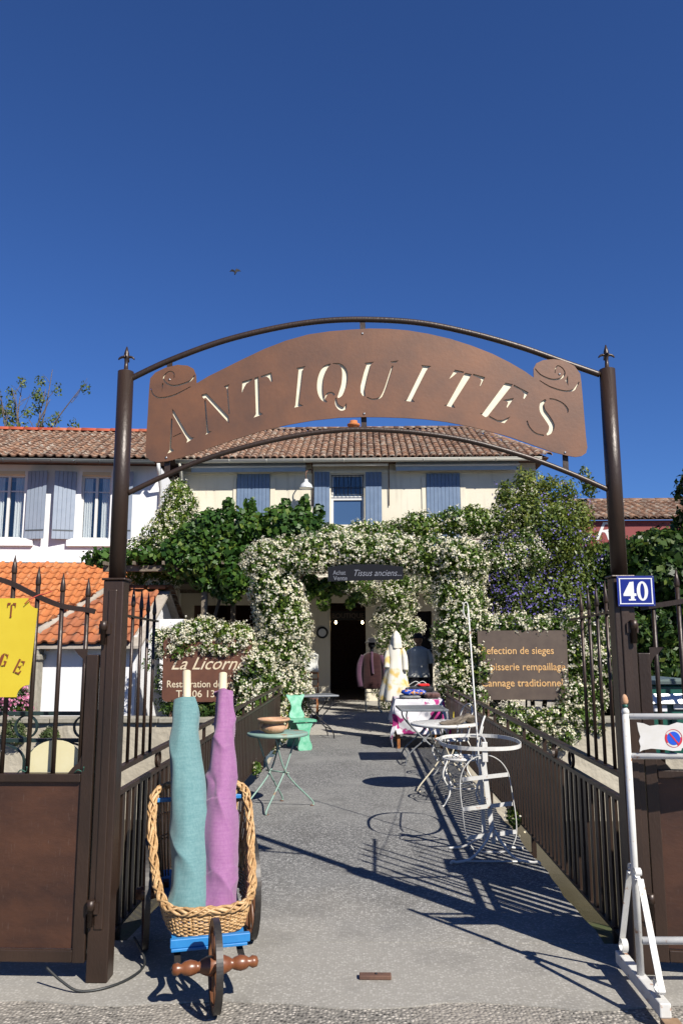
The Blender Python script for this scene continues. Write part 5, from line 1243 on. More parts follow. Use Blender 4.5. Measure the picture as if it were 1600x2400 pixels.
# white tubular barrier with the no parking plate
bx, by = 1.265, 3.99; br = thing('street_barrier', 'chipped white tubular barrier with a no parking plate', 'barrier', (bx + .4, by, 0))
def bp(px, py): return at_y(px, py, by)
zt = bp(1466, 1672).z; zr1 = bp(1480, 1679).z; zr2 = bp(1480, 1772).z; zlow = bp(1500, 2250).z
MB().tube([(bx, by, .10), (bx, by, zt)], .0165, 16).build('post', 'white_iron', br)
MB().lathe((bx, by, zt), [(.0165, 0), (.019, .004), (.018, .014), (.013, .022), (.009, .027)], 14).build('knob', 'white_iron', br)
MB().lathe((bx, by, zt + .027), [(.009, 0), (.014, .004), (.0145, .012), (.010, .018)], 14).build('collar', 'mailgreen', br)
MB().lathe((bx, by, zt + .043), [(.012, 0), (.016, .008), (.017, .018), (.014, .034), (.008, .044), (.001, .048)], 14).build('finial', 'terracotta', br)
for z in (zr1, zr2, .245): MB().tube([(bx + .012, by, z), (bx + 1.35, by + .03, z - .004)], .0145 if z > .4 else .017, 14).build('rail', 'white_iron', br)
MB().tube([(bx + 1.36, by + .03, .10), (bx + 1.36, by + .03, zt)], .0165, 16).build('post', 'white_iron', br)
for xx, yy in ((bx, by), (bx + 1.36, by + .03)):
    MB().box((xx, yy - .0, .07), (.050, .60, .060)).build('foot_bar', 'white_iron', br, bevel=.006)
    for s in (-1, 1):                                         # scrolled stays
        top = V(xx, yy + s * .03, .62); foot = V(xx, yy + s * .235, .175)
        pts = spiral(top + V(0, s * .012, -.07), .012, .034, math.pi * 1.2, math.pi * -.9 + .25, 16, (0, -s, 0)) + [foot + V(0, s * .012, 0)] + spiral(foot + V(0, s * .0, -.025), .045, .020, .6, -5.2, 22, (0, s, 0))[4:]
        MB().ribbon(pts, .028, .006, (1, 0, 0)).build('stay', 'white_iron', br)
# ragged plate, blue disc with red ring and slash
rgp = random.Random(12); zc = (zr1 + zr2) / 2; xa = bp(1490, 1725).x; xb = xa + .62; top = []; bot = []
prof_t = [(0, .066), (.03, .062), (.06, .050), (.10, .055), (.15, .052), (.19, .066), (.23, .060), (.28, .066), (.33, .056), (.38, .050), (.44, .064), (.52, .062), (.62, .066)]; prof_b = [(.62, -.060), (.54, -.066), (.46, -.058), (.38, -.064), (.30, -.070), (.24, -.060), (.205, -.052), (.20, -.064), (.16, -.066), (.12, -.060), (.06, -.055), (.02, -.062), (.004, -.070), (.010, -.045), (.004, -.02), (.012, .0), (.004, .03)]
MB().slab([V(xa + u, by - .022, zc + w_) for u, w_ in prof_t + prof_b], (0, .004, 0)).build('plate', 'chipped_white', br)
dc = bp(1573, 1729); dr = .042
def disc(r0, r1, y, m, nm, a0=0, a1=2 * math.pi):
    mb = MB(); k = 40
    for i in range(k):
        t0, t1 = a0 + (a1 - a0) * i / k, a0 + (a1 - a0) * (i + 1) / k
        q = [(r1, t0), (r1, t1), (r0, t1), (r0, t0)] if r0 > 0 else [(r1, t0), (r1, t1), (0, 0)]
        mb.prism([V(dc.x + r * math.cos(t), y, dc.z + r * math.sin(t)) for r, t in q], (0, -.0008, 0))
    mb.build(nm, m, br)
yq = by - .0228
disc(0, dr * .74, yq, 'blue_print', 'disc'); disc(dr * .745, dr * .98, yq, 'red_print', 'disc_ring', R(150), R(215)); disc(dr * .745, dr * .98, yq, 'red_print', 'disc_ring', R(-62), R(8)); disc(dr * .95, dr, yq, 'red_print', 'disc_ring', R(8), R(150)); disc(dr * .95, dr, yq, 'red_print', 'disc_ring', R(215), R(298)); 
d1 = V(-.62, 0, .78).normalized(); MB().bar(dc + V(0, yq - .0016 - dc.y, 0) + d1 * dr * .74, dc + V(0, yq - .0016 - dc.y, 0) - d1 * dr * .80, dr * .17, .0008, (0, 1, 0)).build('slash', 'red_print', br)
tag(MB().box((bx + .015, by - .335, .020), (.075, .10, .040)).build('wood_block', 'block_wood', bevel=.004), 'small wooden block chocked under the white barrier foot', 'block')

# ------------------------------------------------------------------ tables and chairs
def folding_round(name, label, cat, c, r, h, mt, ml, tilt=0.0, rot=0.0, lip=.03, spread=.30, group=None):
    t = thing(name, label, cat, c, group); c = V(*c); u = V(math.cos(rot), math.sin(rot), 0); w = V(-u.y, u.x, 0)
    MB().lathe(c + V(0, 0, h - lip), [(r * .96, 0), (r, .006), (r, lip - .004), (r * .985, lip), (.02, lip + .001)], 44).build('table_top', mt, t)
    for s in (-1, 1):
        MB().tube(smooth_path([c + w * (s * .10) + u * (spread * .55) + V(0, 0, h - lip), c + w * (s * .09) + V(0, 0, h * .48), c + w * (s * .14) - u * spread + V(0, 0, .05), c + w * (s * .14) - u * spread + V(0, 0, .004)], 6), .0085, 8).build('leg', ml, t)
        MB().tube(smooth_path([c + w * (s * .12) - u * (spread * .55) + V(0, 0, h - lip), c + w * (s * .115) + V(0, 0, h * .48), c + w * (s * .20) + u * spread + V(0, 0, .05), c + w * (s * .20) + u * spread + V(0, 0, .004)], 6), .0085, 8).build('leg', ml, t)
        for q in (-1, 1): MB().lathe(c + w * (s * (.14 if q < 0 else .20)) + u * (q * spread), [(.020, 0), (.018, .006), (.009, .012)], 10).build('foot', 'rust_iron' if ml == 'mint_iron' else ml, t)
    MB().tube([c + w * -.15 + V(0, 0, h * .48), c + w * .15 + V(0, 0, h * .48)], .007, 8).build('pivot', ml, t)
    return t
folding_round('bistro_table', 'round mint green bistro table with rust patches holding a clay bowl', 'table', (-.855, 8.22, .004), .305, .725, 'mint_iron', 'mint_iron', rot=.95)
# urn with gadroons and two handles
uc = at_y(641, 1712, 8.15); ub = V(uc.x, 8.15, .731); urn = thing('clay_urn', 'low terracotta urn with wide rim and fluted belly on the mint table', 'urn', ub)
prof = [(.070, 0), (.092, .012), (.112, .035), (.118, .060), (.110, .080), (.100, .092), (.112, .104), (.140, .116), (.162, .122), (.166, .136), (.155, .142), (.110, .138), (.095, .10), (.02, .09)]
mb = MB(); k = 60; P = []
for r, z in prof:
    for i in range(k):
        t = 2 * math.pi * i / k; g_ = 1 + (.05 * abs(math.cos(t * 10)) if .005 < z < .075 and r < .13 else 0); P.append(ub + V(r * g_ * math.cos(t), r * g_ * math.sin(t), z))
mb.add(P, [(i * k + j, i * k + (j + 1) % k, (i + 1) * k + (j + 1) % k, (i + 1) * k + j) for i in range(len(prof) - 1) for j in range(k)], True); mb.build('bowl', 'terracotta', urn)
for a in (R(205), R(25)):
    d = V(math.cos(a), math.sin(a), 0); MB().tube(smooth_path([ub + d * .108 + V(0, 0, .035), ub + d * .135 + V(0, 0, .045), ub + d * .142 + V(0, 0, .085), ub + d * .128 + V(0, 0, .108)], 5), .012, 8).build('handle', 'terracotta', urn)

def folding_rect(label, c, lx, ly, h, rot, ml, name='cafe_table'):
    c = V(*c); t = thing(name, label, 'table', c); u = V(math.cos(rot), math.sin(rot), 0); w = V(-u.y, u.x, 0)
    mt = Matrix.Rotation(rot, 3, 'Z'); MB().box(c + V(0, 0, h - .014), (lx, ly, .028), mtx=mt).build('table_top', 'slate_top', t, bevel=.006)
    for s in (-1, 1):
        e = c + w * (s * (ly / 2 - .09))
        for q in (-1, 1):
            ee = e + w * (q * .012)
            MB().tube(smooth_path([ee + u * (q * lx * .36) + V(0, 0, h - .03), ee + u * (q * lx * .34) + V(0, 0, h * .78), ee + V(0, 0, h * .46), ee - u * (q * lx * .33) + V(0, 0, h * .20), ee - u * (q * lx * .40) + V(0, 0, .0)], 7), .0105, 8).build('leg', ml, t)
        MB().lathe(e + V(0, 0, h * .46), [(.028, -.02), (.030, 0), (.028, .02)], 12, w).build('boss', ml, t)
    for q in (-1, 1): MB().tube([c + w * -(ly / 2 - .09) + u * (q * lx * .335) + V(0, 0, h * .21), c + w * (ly / 2 - .09) + u * (q * lx * .335) + V(0, 0, h * .21)], .009, 8).build('stretcher', ml, t)
    return t
folding_rect('dark grey square cafe table on black curved legs beside the green chair', (-.80, 14.25, 0), .62, .62, .735, .30, 'black_iron')
folding_rect('grey rectangular cafe table on pale curved legs before the flowered cloth', (.80, 11.3, .004), .64, .80, .735, .05, 'grey_iron')
folding_round('garden_table', 'round cream white garden table with grey driftwood on top', 'table', (.90, 9.12, .004), .375, .735, 'cream_paint' if False else 'white_iron', 'cream_iron', rot=.5, spread=.26)
# driftwood
dw = thing('driftwood', 'knotty grey piece of driftwood lying on the round white table', 'driftwood', (1.03, 8.98, .742))
def dwf(c, d, L, r0, seed):
    def f(U, Vv):
        t = Vv; th = 2 * math.pi * U; d_ = V(*d).normalized(); a = d_.cross(V(0, 0, 1)).normalized(); b_ = a.cross(d_)
        r = r0 * (math.sin(math.pi * min(.98, max(.02, t))) ** .5) * (1 + .5 * nz3(math.cos(th) * 1.5 + seed, math.sin(th) * 1.5, t * 5))
        return V(*c) + d_ * ((t - .5) * L) + a * r * math.cos(th) * 1.3 + b_ * r * math.sin(th) * .8 + V(0, 0, .02 * math.sin(t * 5 + seed))
    return MB().grid(f, 20, 26, True, closeu=True)
dwf((1.00, 8.90, .785), (.8, .35, .12), .40, .045, 3).build('limb', 'driftwood', dw); dwf((1.16, 9.02, .79), (.3, .9, -.1), .22, .05, 7).build('knot', 'driftwood', dw)

def wire_chair(label, c, rot, name='garden_chair', scale=1.0):
    c = V(*c); t = thing(name, label, 'chair', c); u = V(math.cos(rot), math.sin(rot), 0); w = V(-u.y, u.x, 0)      # u: where the sitter faces
    P = lambda a, b_, z: c + (u * a + w * b_) * scale + V(0, 0, z * scale)
    seat = MB().tube([P(.20 * math.cos(t_), .20 * math.sin(t_), .45) for t_ in [2 * math.pi * i / 28 for i in range(28)]], .010, 8, True)
    seat = seat.build('seat', 'white_iron', t)
    for r in (.15, .10, .05): MB().tube([P(r * math.cos(t_), r * math.sin(t_), .453) for t_ in [2 * math.pi * i / 22 for i in range(22)]], .005, 6, True).build('seat_ring', 'white_iron', seat)
    for k in range(4): MB().tube([P(.20 * math.cos(k * math.pi / 4), .20 * math.sin(k * math.pi / 4), .449), P(-.20 * math.cos(k * math.pi / 4), -.20 * math.sin(k * math.pi / 4), .449)], .004, 6).build('seat_spoke', 'white_iron', seat)
    for a, b_ in ((.14, .14), (.14, -.14), (-.14, .14), (-.14, -.14)):
        s_ = 1.0; MB().tube(smooth_path([P(a, b_, .445), P(a * 1.35, b_ * 1.35, .30), P(a * .92, b_ * .92, .14), P(a * 1.25, b_ * 1.25, .02), P(a * 1.45, b_ * 1.45, .008)], 5), .009, 8).build('leg', 'white_iron', t)
    MB().tube([P(.155 * math.cos(t_), .155 * math.sin(t_), .17) for t_ in [2 * math.pi * i / 22 for i in range(22)]], .005, 6, True).build('stretcher', 'white_iron', t)
    bk = smooth_path([P(-.13, -.16, .45), P(-.17, -.175, .65), P(-.21, -.15, .80), P(-.235, 0, .865), P(-.21, .15, .80), P(-.17, .175, .65), P(-.13, .16, .45)], 6); bk = MB().tube(bk, .010, 8).build('back', 'white_iron', t)
    MB().tube(smooth_path([P(-.15, -.08, .45), P(-.19, -.10, .66), P(-.215, 0, .76), P(-.19, .10, .66), P(-.15, .08, .45)], 6), .006, 6).build('back_loop', 'white_iron', bk)
    for s in (-1, 1): MB().tube(spiral(P(-.185, s * .05, .60), .045 * scale, .012, 0, 7, 20, w * s, V(0, 0, 1)), .005, 6).build('back_scroll', 'white_iron', bk)
    return t
wire_chair('white wire garden chair between the round table and the tall white rack', (1.01, 8.45, .004), R(170)); wire_chair('white wire garden chair with a yellow tag behind the round table', (1.08, 10.05, .004), R(195))
tg = at_y(1063, 1668, 9.97); tag(MB().ribbon(smooth_path([tg, tg + V(-.004, 0, -.03), tg + V(-.006, -.004, -.075)], 4), .010, .0015, (1, 0, 0)).build('price_tag', 'yellow'), 'thin yellow tag hanging from a white wire chair back', 'tag')

# ------------------------------------------------------------------ tall white iron rack
rk = thing('display_rack', 'tall white iron display rack with oval hoops and a hooked rod', 'rack', (.93, 6.6, .004))
Yh = 6.42; q = lambda px, py: at_y(px, py, Yh)
hp = [q(1020 + x / 6.19, 1700 + y / 6.19) for x, y in [(690, 428), (560, 470), (450, 560), (385, 680), (360, 800), (360, 950), (375, 1100), (392, 1230), (410, 1400), (440, 1580), (490, 1700), (560, 1800), (660, 1880), (740, 1915), (860, 1915), (960, 1880), (1060, 1800), (1140, 1690), (1172, 1560), (1170, 1400), (1155, 1250), (1130, 1100), (1110, 980), (1080, 800), (1040, 660), (960, 540), (860, 465), (760, 430)]]
hp = [V(p.x, p.y, max(p.z, .04)) for p in hp]
MB().ribbon(smooth_path(hp + hp[:1], 4), .016, .006, (0, 1, 0)).build('hoop', 'white_iron', rk)
for a, b_ in (((385, 785), (1045, 710)), ((392, 1215), (1115, 1130)), ((455, 1630), (1165, 1540))):
    MB().bar(q(1020 + a[0] / 6.19, 1700 + a[1] / 6.19) + V(0, -.008, 0), q(1020 + b_[0] / 6.19, 1700 + b_[1] / 6.19) + V(0, -.008, 0), .006, .030).build('cross_bar', 'white_iron', rk)
a, b_ = q(1020 + 690 / 6.19, 1700 + 430 / 6.19), q(1020 + 850 / 6.19, 1700 + 1880 / 6.19); MB().bar(a + V(0, .012, 0), V(b_.x, b_.y + .012, .10), .036, .008, (0, 1, 0)).build('upright', 'white_iron', rk)
a2 = q(1020 + 665 / 6.19, 1700 + 440 / 6.19); b2 = q(1020 + 725 / 6.19, 1700 + 1740 / 6.19); MB().bar(a2 + V(0, .06, 0), V(b2.x, b2.y + .06, .10), .030, .008, (0, 1, 0)).build('upright', 'white_iron', rk)
ux = (a.x + b_.x) / 2
MB().bar(V(a.x + .01, a.y - .02, a.z - .05), V(a.x + .01, a.y - .02, a.z + .10), .042, .020, (0, 1, 0)).build('socket', 'white_iron', rk, bevel=.004)
rc = V(.955, 6.84, .80); MB().ribbon([rc + V(.325 * (abs(math.cos(t)) ** .75) * math.copysign(1, math.cos(t)), .46 * (abs(math.sin(t)) ** .85) * math.copysign(1, math.sin(t)), 0) for t in [2 * math.pi * i / 60 for i in range(61)]], .030, .006, (0, 0, 1)).build('oval_band', 'white_iron', rk)
rt = at_y(1096, 1420, 6.9); rb0 = V(a.x + .005, 6.60, .30); MB().tube([V(b2.x, 6.52, .06), rb0, V(a.x, 6.72, .85), rt], .0065, 8).build('rod', 'white_iron', rk)
MB().tube(smooth_path([rt, rt + V(-.012, 0, .03), rt + V(-.035, 0, .015), rt + V(-.040, 0, -.05), rt + V(-.022, 0, -.11)], 6), .005, 8).build('hook', 'white_iron', rk)
for s in (-1, 1):
    MB().tube(smooth_path([V(ux + .03, Yh + .01, .22), V(ux + s * .06 + .02, Yh - .05, .12), V(ux + s * .16, Yh - .16, .035), V(ux + s * .27, Yh - .22, .022), V(ux + s * .31, Yh - .235, .030), V(ux + s * .325, Yh - .235, .014)], 6), [.010] * 31, 8).build('leg', 'white_iron', rk)
    MB().tube(smooth_path([V(ux + .03, Yh + .06, .20), V(ux + s * .07, Yh + .14, .10), V(ux + s * .18, Yh + .20, .03), V(ux + s * .29, Yh + .22, .014)], 6), .009, 8).build('leg', 'white_iron', rk)
MB().tube([V(ux - .22, Yh - .19, .020), V(ux + .24, Yh - .19, .020)], .006, 8).build('foot_bar', 'white_iron', rk)
MB().tube(smooth_path([V(ux, Yh + .06, .84), V(ux, Yh + .25, .86), V(ux - .01, 7.28, .80)], 5), .007, 8).build('band_stay', 'white_iron', rk)
# ------------------------------------------------------------------ jasmine arch at the far end of the bridge
rg5 = random.Random(77)
def stem(parent, pts, r=.03): return limbs(parent, [(pts, r, r * .5)], 'bark', 'trunk')
ja = thing('jasmine_arch', 'jasmine covered archway thick with white blossom at the end of the bridge', 'plant', (0, 14.5, 0))
bl = []
for z in np.arange(.15, 3.1, .26):
    w = .40 + .16 * math.sin(z * 1.3)
    cx = -1.46 - .12 * math.sin((z - .6) * 1.1) - max(0, 1.3 - z) * .22
    for k in range(3): bl.append((cx + rg5.uniform(-.26, .26), 14.25 + rg5.uniform(-.2, .25), z + rg5.uniform(-.1, .1), w * rg5.uniform(.75, 1), .34, .36))
    cx = 1.72 + .04 * math.sin(z * 2)
    for k in range(3): bl.append((cx + rg5.uniform(-.18, .22), 14.3 + rg5.uniform(-.2, .25), z + rg5.uniform(-.1, .1), .38 * rg5.uniform(.8, 1.05), .34, .36))
for x in np.arange(-1.75, 2.0, .24):
    top = 3.20 + .16 * math.sin((x + 1.9) / 3.9 * math.pi)
    for k in range(3): bl.append((x + rg5.uniform(-.1, .1), 14.2 + rg5.uniform(-.1, .2), top - .13 * k + rg5.uniform(-.06, .06), .34, .30, .20))
foliage(ja, bl, 60000, .062, .030, 'jas_leaf', 3, shell=(.5, 1.08)); 
side = lambda P: np.clip(1.15 - (P[:, 0] > .9) * .45 - np.clip(P[:, 2] < .5, 0, 1) * .2, 0, 1)
blossoms(ja, bl, 5600, .036, 'jas_flower', 4, per=7, cl=.022, dens=side)
stem(ja, [(-1.5, 14.4, 0), (-1.42, 14.35, 1.2), (-1.5, 14.4, 2.6)], .05); stem(ja, [(1.7, 14.5, 0), (1.75, 14.45, 1.2), (1.68, 14.5, 2.6)], .05)
for y in (14.2, 14.4):
    MB().tube([(-1.25, y, 0), (-1.25, y, 2.6), (-.9, y, 3.0), (.2, y, 3.12), (1.3, y, 3.0), (1.6, y, 2.6), (1.6, y, 0)], .012, 8).build('arch_frame', 'rust_iron', ja)
# leafy sprays hanging inside the arch
bl = blob_box(rg5, -1.0, -.2, 14.5, 14.8, 2.5, 2.75, .15, 9) + [(-.10, 14.6, 2.45, .13, .12, .10), (-.22, 14.6, 2.32, .10, .10, .12), (-.7, 14.6, 2.35, .14, .14, .16)]
hv = thing('hanging_vine', 'green leafy vine sprays hanging inside the jasmine arch', 'plant', (-.5, 14.6, 2.4)); foliage(hv, bl, 1500, .085, .045, 'jas_leaf', 9, droop=.7); limbs(hv, [([(-1.0, 14.65, 2.75), (-.5, 14.6, 2.6), (-.1, 14.6, 2.4)], .012, .005)], 'bark', 'stem')
# jasmine column by the shop door
jc = thing('jasmine_column', 'narrow column of jasmine in bloom beside the shop door', 'plant', (.8, 20.2, 0))
bl = [(.85 + .30 * math.sin(i * 1.9) * .6, 20.2 + rg5.uniform(-.15, .15), .15 + i * .17, .42 + .10 * math.sin(i * .7), .34, .28) for i in range(18)]
bl += blob_box(rg5, -.3, 1.9, 20.4, 20.9, 2.85, 3.45, .30, 16)
foliage(jc, bl, 15000, .065, .032, 'jas_leaf', 12); blossoms(jc, bl, 1500, .040, 'jas_flower', 13, per=7, cl=.026); stem(jc, [(.8, 20.2, 0), (.86, 20.2, 1.3), (.8, 20.2, 2.6)], .04)
# left hedge over its sign
jl = thing('jasmine_hedge', 'jasmine hedge spilling over the small sign on the cart side', 'plant', (-2.7, 14.1, 0))
bl = blob_line(rg5, [(-3.55, 14.0, 1.72), (-2.9, 13.95, 1.72), (-2.4, 13.95, 1.80), (-1.95, 14.0, 1.70)], .22, 16, .09) + blob_line(rg5, [(-3.5, 13.9, 1.50), (-2.6, 13.86, 1.52), (-2.2, 13.86, 1.55)], .13, 9, .06) + blob_box(rg5, -2.15, -1.6, 13.75, 14.1, .35, 1.5, .22, 16)
bl += blob_box(rg5, -2.2, -1.5, 13.60, 13.8, .1, .55, .16, 8)
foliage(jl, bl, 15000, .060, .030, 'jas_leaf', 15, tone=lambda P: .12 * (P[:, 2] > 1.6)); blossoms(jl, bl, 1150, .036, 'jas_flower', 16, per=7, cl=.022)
bl2 = blob_box(rg5, -3.75, -3.45, 13.95, 14.1, .5, 1.5, .13, 8); foliage(jl, bl2, 900, .05, .022, 'jas_leaf', 17, name='trailing_foliage'); stem(jl, [(-2.0, 14.05, 0), (-2.1, 14.0, .9), (-2.5, 14.0, 1.7)], .03)
gp_ = thing('bank_plants', 'low dark green plants under the small sign on the cart side', 'plant', (-2.9, 13.95, .36)); bl = blob_box(rg5, -3.5, -2.2, 13.85, 14.05, .45, .62, .13, 14); foliage(gp_, bl, 2600, .11, .022, 'dark_leaf', 18, droop=-.3); limbs(gp_, [([(-3.4 + .3 * i, 13.95, .36), (-3.38 + .3 * i, 13.95, .55)], .006, .003) for i in range(5)], 'bark', 'stem')
# right hedge round its sign
jr = thing('jasmine_bank', 'jasmine bank framing the sign on the white furniture side', 'plant', (3.0, 14.1, 0))
bl = blob_line(rg5, [(1.95, 14.0, 1.92), (2.6, 14.0, 1.90), (3.2, 14.0, 1.88), (3.7, 14.05, 1.85)], .17, 16, .06) + blob_box(rg5, 3.45, 4.1, 13.85, 14.2, .5, 1.95, .25, 20) + blob_box(rg5, 2.05, 3.4, 13.55, 13.8, -.05, .48, .18, 18) + blob_box(rg5, 1.95, 2.15, 13.8, 14.0, .4, 1.7, .16, 9) + blob_box(rg5, 3.3, 3.9, 13.6, 13.8, .1, .6, .15, 7)
foliage(jr, bl, 17000, .060, .030, 'jas_leaf', 21); blossoms(jr, bl, 1300, .036, 'jas_flower', 22, per=7, cl=.022); stem(jr, [(3.7, 14.1, 0), (3.75, 14.05, .9), (3.6, 14.0, 1.8)], .03)
# climbing jasmine on the corner of the white house
jw = thing('climbing_jasmine', 'pale flowering climber heaped up between the white house and the vine', 'plant', (-4.2, 17.2, 0))
bl = blob_line(rg5, [(-4.0, 17.0, 4.72), (-4.05, 17.0, 4.3), (-4.2, 17.0, 3.8), (-4.35, 17.0, 3.3), (-4.3, 17.1, 2.9)], .40, 12, .10) + blob_box(rg5, -4.95, -3.9, 16.9, 17.4, 2.85, 3.6, .32, 14) + [(-4.0, 17.0, 4.95, .24, .25, .22), (-3.85, 17.0, 4.6, .3, .3, .3)]
foliage(jw, bl, 14000, .075, .036, 'jas_leaf', 25, tone=lambda P: .16); blossoms(jw, bl, 750, .036, 'jas_flower', 26, per=6, cl=.025); stem(jw, [(-4.3, 17.2, 0), (-4.35, 17.2, 1.8), (-4.2, 17.1, 3.8)], .05)
# pergola with its vine roof
pg = thing('pergola', 'dark timber pergola along the house front carrying the vines', 'pergola', (-1, 19.5, 0))
for x in (-4.9, -3.2, -1.5):
    for y in (16.2, 19.8): MB().box((x, y, 1.55), (.11, .11, 3.1)).build('post', 'driftwood', pg)
for y in (16.2, 19.8, 23.2): MB().bar((-5.3, y, 3.14), (-1.3, y, 3.14), .09, .12).build('beam', 'driftwood', pg)
for i in range(7): MB().bar((-5.2 + i * .6, 15.9, 3.23), (-5.2 + i * .6, 23.4, 3.23), .05, .07).build('rafter', 'driftwood', pg)
vr = thing('pergola_vine', 'dense vine roof shading the pergola in front of the house', 'plant', (-1, 19.5, 3.3))
bl = [(x + rg5.uniform(-.2, .2), y + rg5.uniform(-.2, .2), 3.42 + rg5.uniform(-.05, .08), .50, .50, .20) for x in np.arange(-5.2, -1.5, .55) for y in np.arange(16.4, 23.4, .55)]
foliage(vr, bl, 17000, .14, .11, 'vine_leaf', 31, shell=(.2, 1.0), reject=.05); limbs(vr, [([(-5, 16.4 + i, 3.36), (-3, 16.6 + i, 3.38), (-1.5, 16.4 + i, 3.36)], .02, .01) for i in range(6)], 'bark', 'stem')
vm = thing('grape_vine', 'dark green leafy vine mounded on the pergola edge', 'plant', (-2.3, 16.8, 3.2))
bl = blob_line(rg5, [(-3.9, 16.4, 3.45), (-3.1, 16.5, 3.95), (-2.3, 16.5, 4.0), (-1.5, 16.5, 3.95), (-.75, 16.5, 3.8)], .42, 16, .14) + blob_box(rg5, -3.9, -.9, 16.0, 16.8, 2.9, 3.5, .34, 22) + blob_box(rg5, -3.3, -2.3, 15.8, 16.2, 2.5, 2.9, .22, 6)
bl += [(x, 16.5, z, .12, .12, .2) for x, z in ((-2.8, 4.45), (-2.35, 4.5), (-1.6, 4.42), (-1.2, 4.5), (-.9, 4.3), (-3.2, 4.25))]
foliage(vm, bl, 15000, .115, .085, 'vine_leaf', 33, shell=(.5, 1.1)); limbs(vm, [([(-3.2, 16.3, 0), (-3.15, 16.4, 1.6), (-2.6, 16.5, 3.4), (-1.8, 16.5, 4.0)], .05, .02)], 'bark', 'trunk')
jt = thing('jasmine_crest', 'yellow green jasmine crest heaped above the blossoming archway', 'plant', (1.2, 15.0, 3.2))
bl = blob_line(rg5, [(-.8, 14.95, 3.50), (.1, 14.95, 3.60), (.9, 14.95, 3.72), (1.7, 14.95, 3.85), (2.5, 14.95, 3.92)], .27, 22, .07) + blob_box(rg5, 1.4, 2.5, 14.8, 15.1, 2.6, 3.5, .26, 12)
foliage(jt, bl, 16000, .068, .034, 'jas_leaf', 35, tone=lambda P: .10); blossoms(jt, bl, 650, .036, 'jas_flower', 36, per=6, cl=.025); limbs(jt, [([(2.2, 14.95, 0), (2.2, 14.95, 2.0), (1.6, 14.95, 3.4), (.2, 14.95, 3.6)], .045, .02)], 'bark', 'trunk')
# solanum: tall loose shrub with violet flowers
so = thing('potato_vine', 'tall loose shrub dotted with violet flowers beside the house corner', 'shrub', (3.3, 15.4, 0))
bl = blob_line(rg5, [(2.6, 15.2, .8), (2.7, 15.2, 2.0), (2.9, 15.2, 3.2), (3.2, 15.3, 4.2)], .55, 12, .2) + blob_line(rg5, [(3.5, 15.3, 1.0), (3.7, 15.3, 2.4), (3.7, 15.3, 3.4), (3.5, 15.3, 4.2)], .55, 14, .25) + blob_line(rg5, [(4.1, 15.5, 3.0), (4.2, 15.5, 3.6), (4.0, 15.5, 4.2), (4.35, 15.5, 4.0)], .38, 9, .15) + [(3.3, 15.3, 4.6, .45, .4, .3), (3.8, 15.4, 4.55, .4, .4, .28), (2.9, 15.3, 4.35, .3, .3, .25)]
bl += [(rg5.uniform(2.7, 4.5), 15.4, rg5.uniform(4.4, 4.85), .12, .12, .22) for _ in range(12)]
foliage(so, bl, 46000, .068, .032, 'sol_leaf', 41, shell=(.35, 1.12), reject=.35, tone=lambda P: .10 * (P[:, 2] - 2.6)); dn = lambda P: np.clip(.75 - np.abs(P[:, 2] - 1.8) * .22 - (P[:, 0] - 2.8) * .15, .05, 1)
blossoms(so, bl, 2600, .038, 'sol_flower', 42, per=5, cl=.045, shell=(1.0, 1.15), dens=dn); limbs(so, [([(3.2, 15.4, 0), (3.1, 15.4, 1.4), (2.8, 15.3, 3.4)], .05, .02), ([(3.3, 15.4, 0), (3.6, 15.4, 1.8), (3.7, 15.4, 4.0)], .05, .02)], 'bark', 'trunk')
j2 = thing('jasmine_tuft', 'tuft of jasmine growing through the violet flowered shrub', 'plant', (2.9, 14.7, 0)); bl = blob_box(rg5, 2.3, 3.3, 14.6, 14.8, 3.0, 3.5, .2, 8); foliage(j2, bl, 2600, .06, .03, 'jas_leaf', 44); blossoms(j2, bl, 330, .032, 'jas_flower', 45); stem(j2, [(2.9, 14.75, 0), (2.95, 14.75, 1.6), (2.8, 14.7, 3.2)], .02)
# dark trees at the right edge
def bush(name, label, c, rx, ry, z0, z1, n, m, seed, leaf=(.10, .055), blr=.45, trunk=.06, group=None):
    t = thing(name, label, 'tree' if 'tree' in name else 'shrub', (c[0], c[1], 0), group); rr = random.Random(seed); bl = []
    k = int(10 + (z1 - z0) * 5)
    for i in range(k):
        z = rr.uniform(z0, z1); q = math.sin(math.pi * min(.95, max(.12, (z - z0) / (z1 - z0) * .85 + .1))); a = rr.uniform(0, 6.283); d = math.sqrt(rr.random())
        bl.append((c[0] + rx * q * d * math.cos(a), c[1] + ry * q * d * math.sin(a), z, blr * rr.uniform(.6, 1.1), blr * rr.uniform(.6, 1.1), blr * rr.uniform(.5, .9)))
    foliage(t, bl, n, leaf[0], leaf[1], m, seed, shell=(.5, 1.12), name='crown')
    sg_ = [([(c[0], c[1], 0), (c[0] + .05, c[1], z0 * .6 + z1 * .4)], trunk, trunk * .5)]
    for b_ in bl[::3]: sg_.append(([(c[0], c[1], max(.1, b_[2] - .9)), (c[0] * .5 + b_[0] * .5, c[1] * .5 + b_[1] * .5, b_[2] - .4), b_[:3]], trunk * .4, trunk * .12))
    limbs(t, sg_, 'bark', 'trunk'); return t
bush('dark_shrub', 'dark evergreen shrub right of the violet flowered shrub', (4.95, 15.9), .8, .8, .5, 3.3, 12000, 'dark_leaf', 51, blr=.5)
bush('fig_tree', 'tall dark leafy tree beyond the mailbox', (5.45, 14.9), .85, .9, .7, 3.35, 14000, 'dark_leaf', 52, (.13, .09), .6)
bush('laurel_tree', 'dark glossy tree at the street end of the far bank', (6.75, 15.4), .95, .9, .9, 4.95, 15000, 'dark_leaf', 53, (.13, .08), .6)
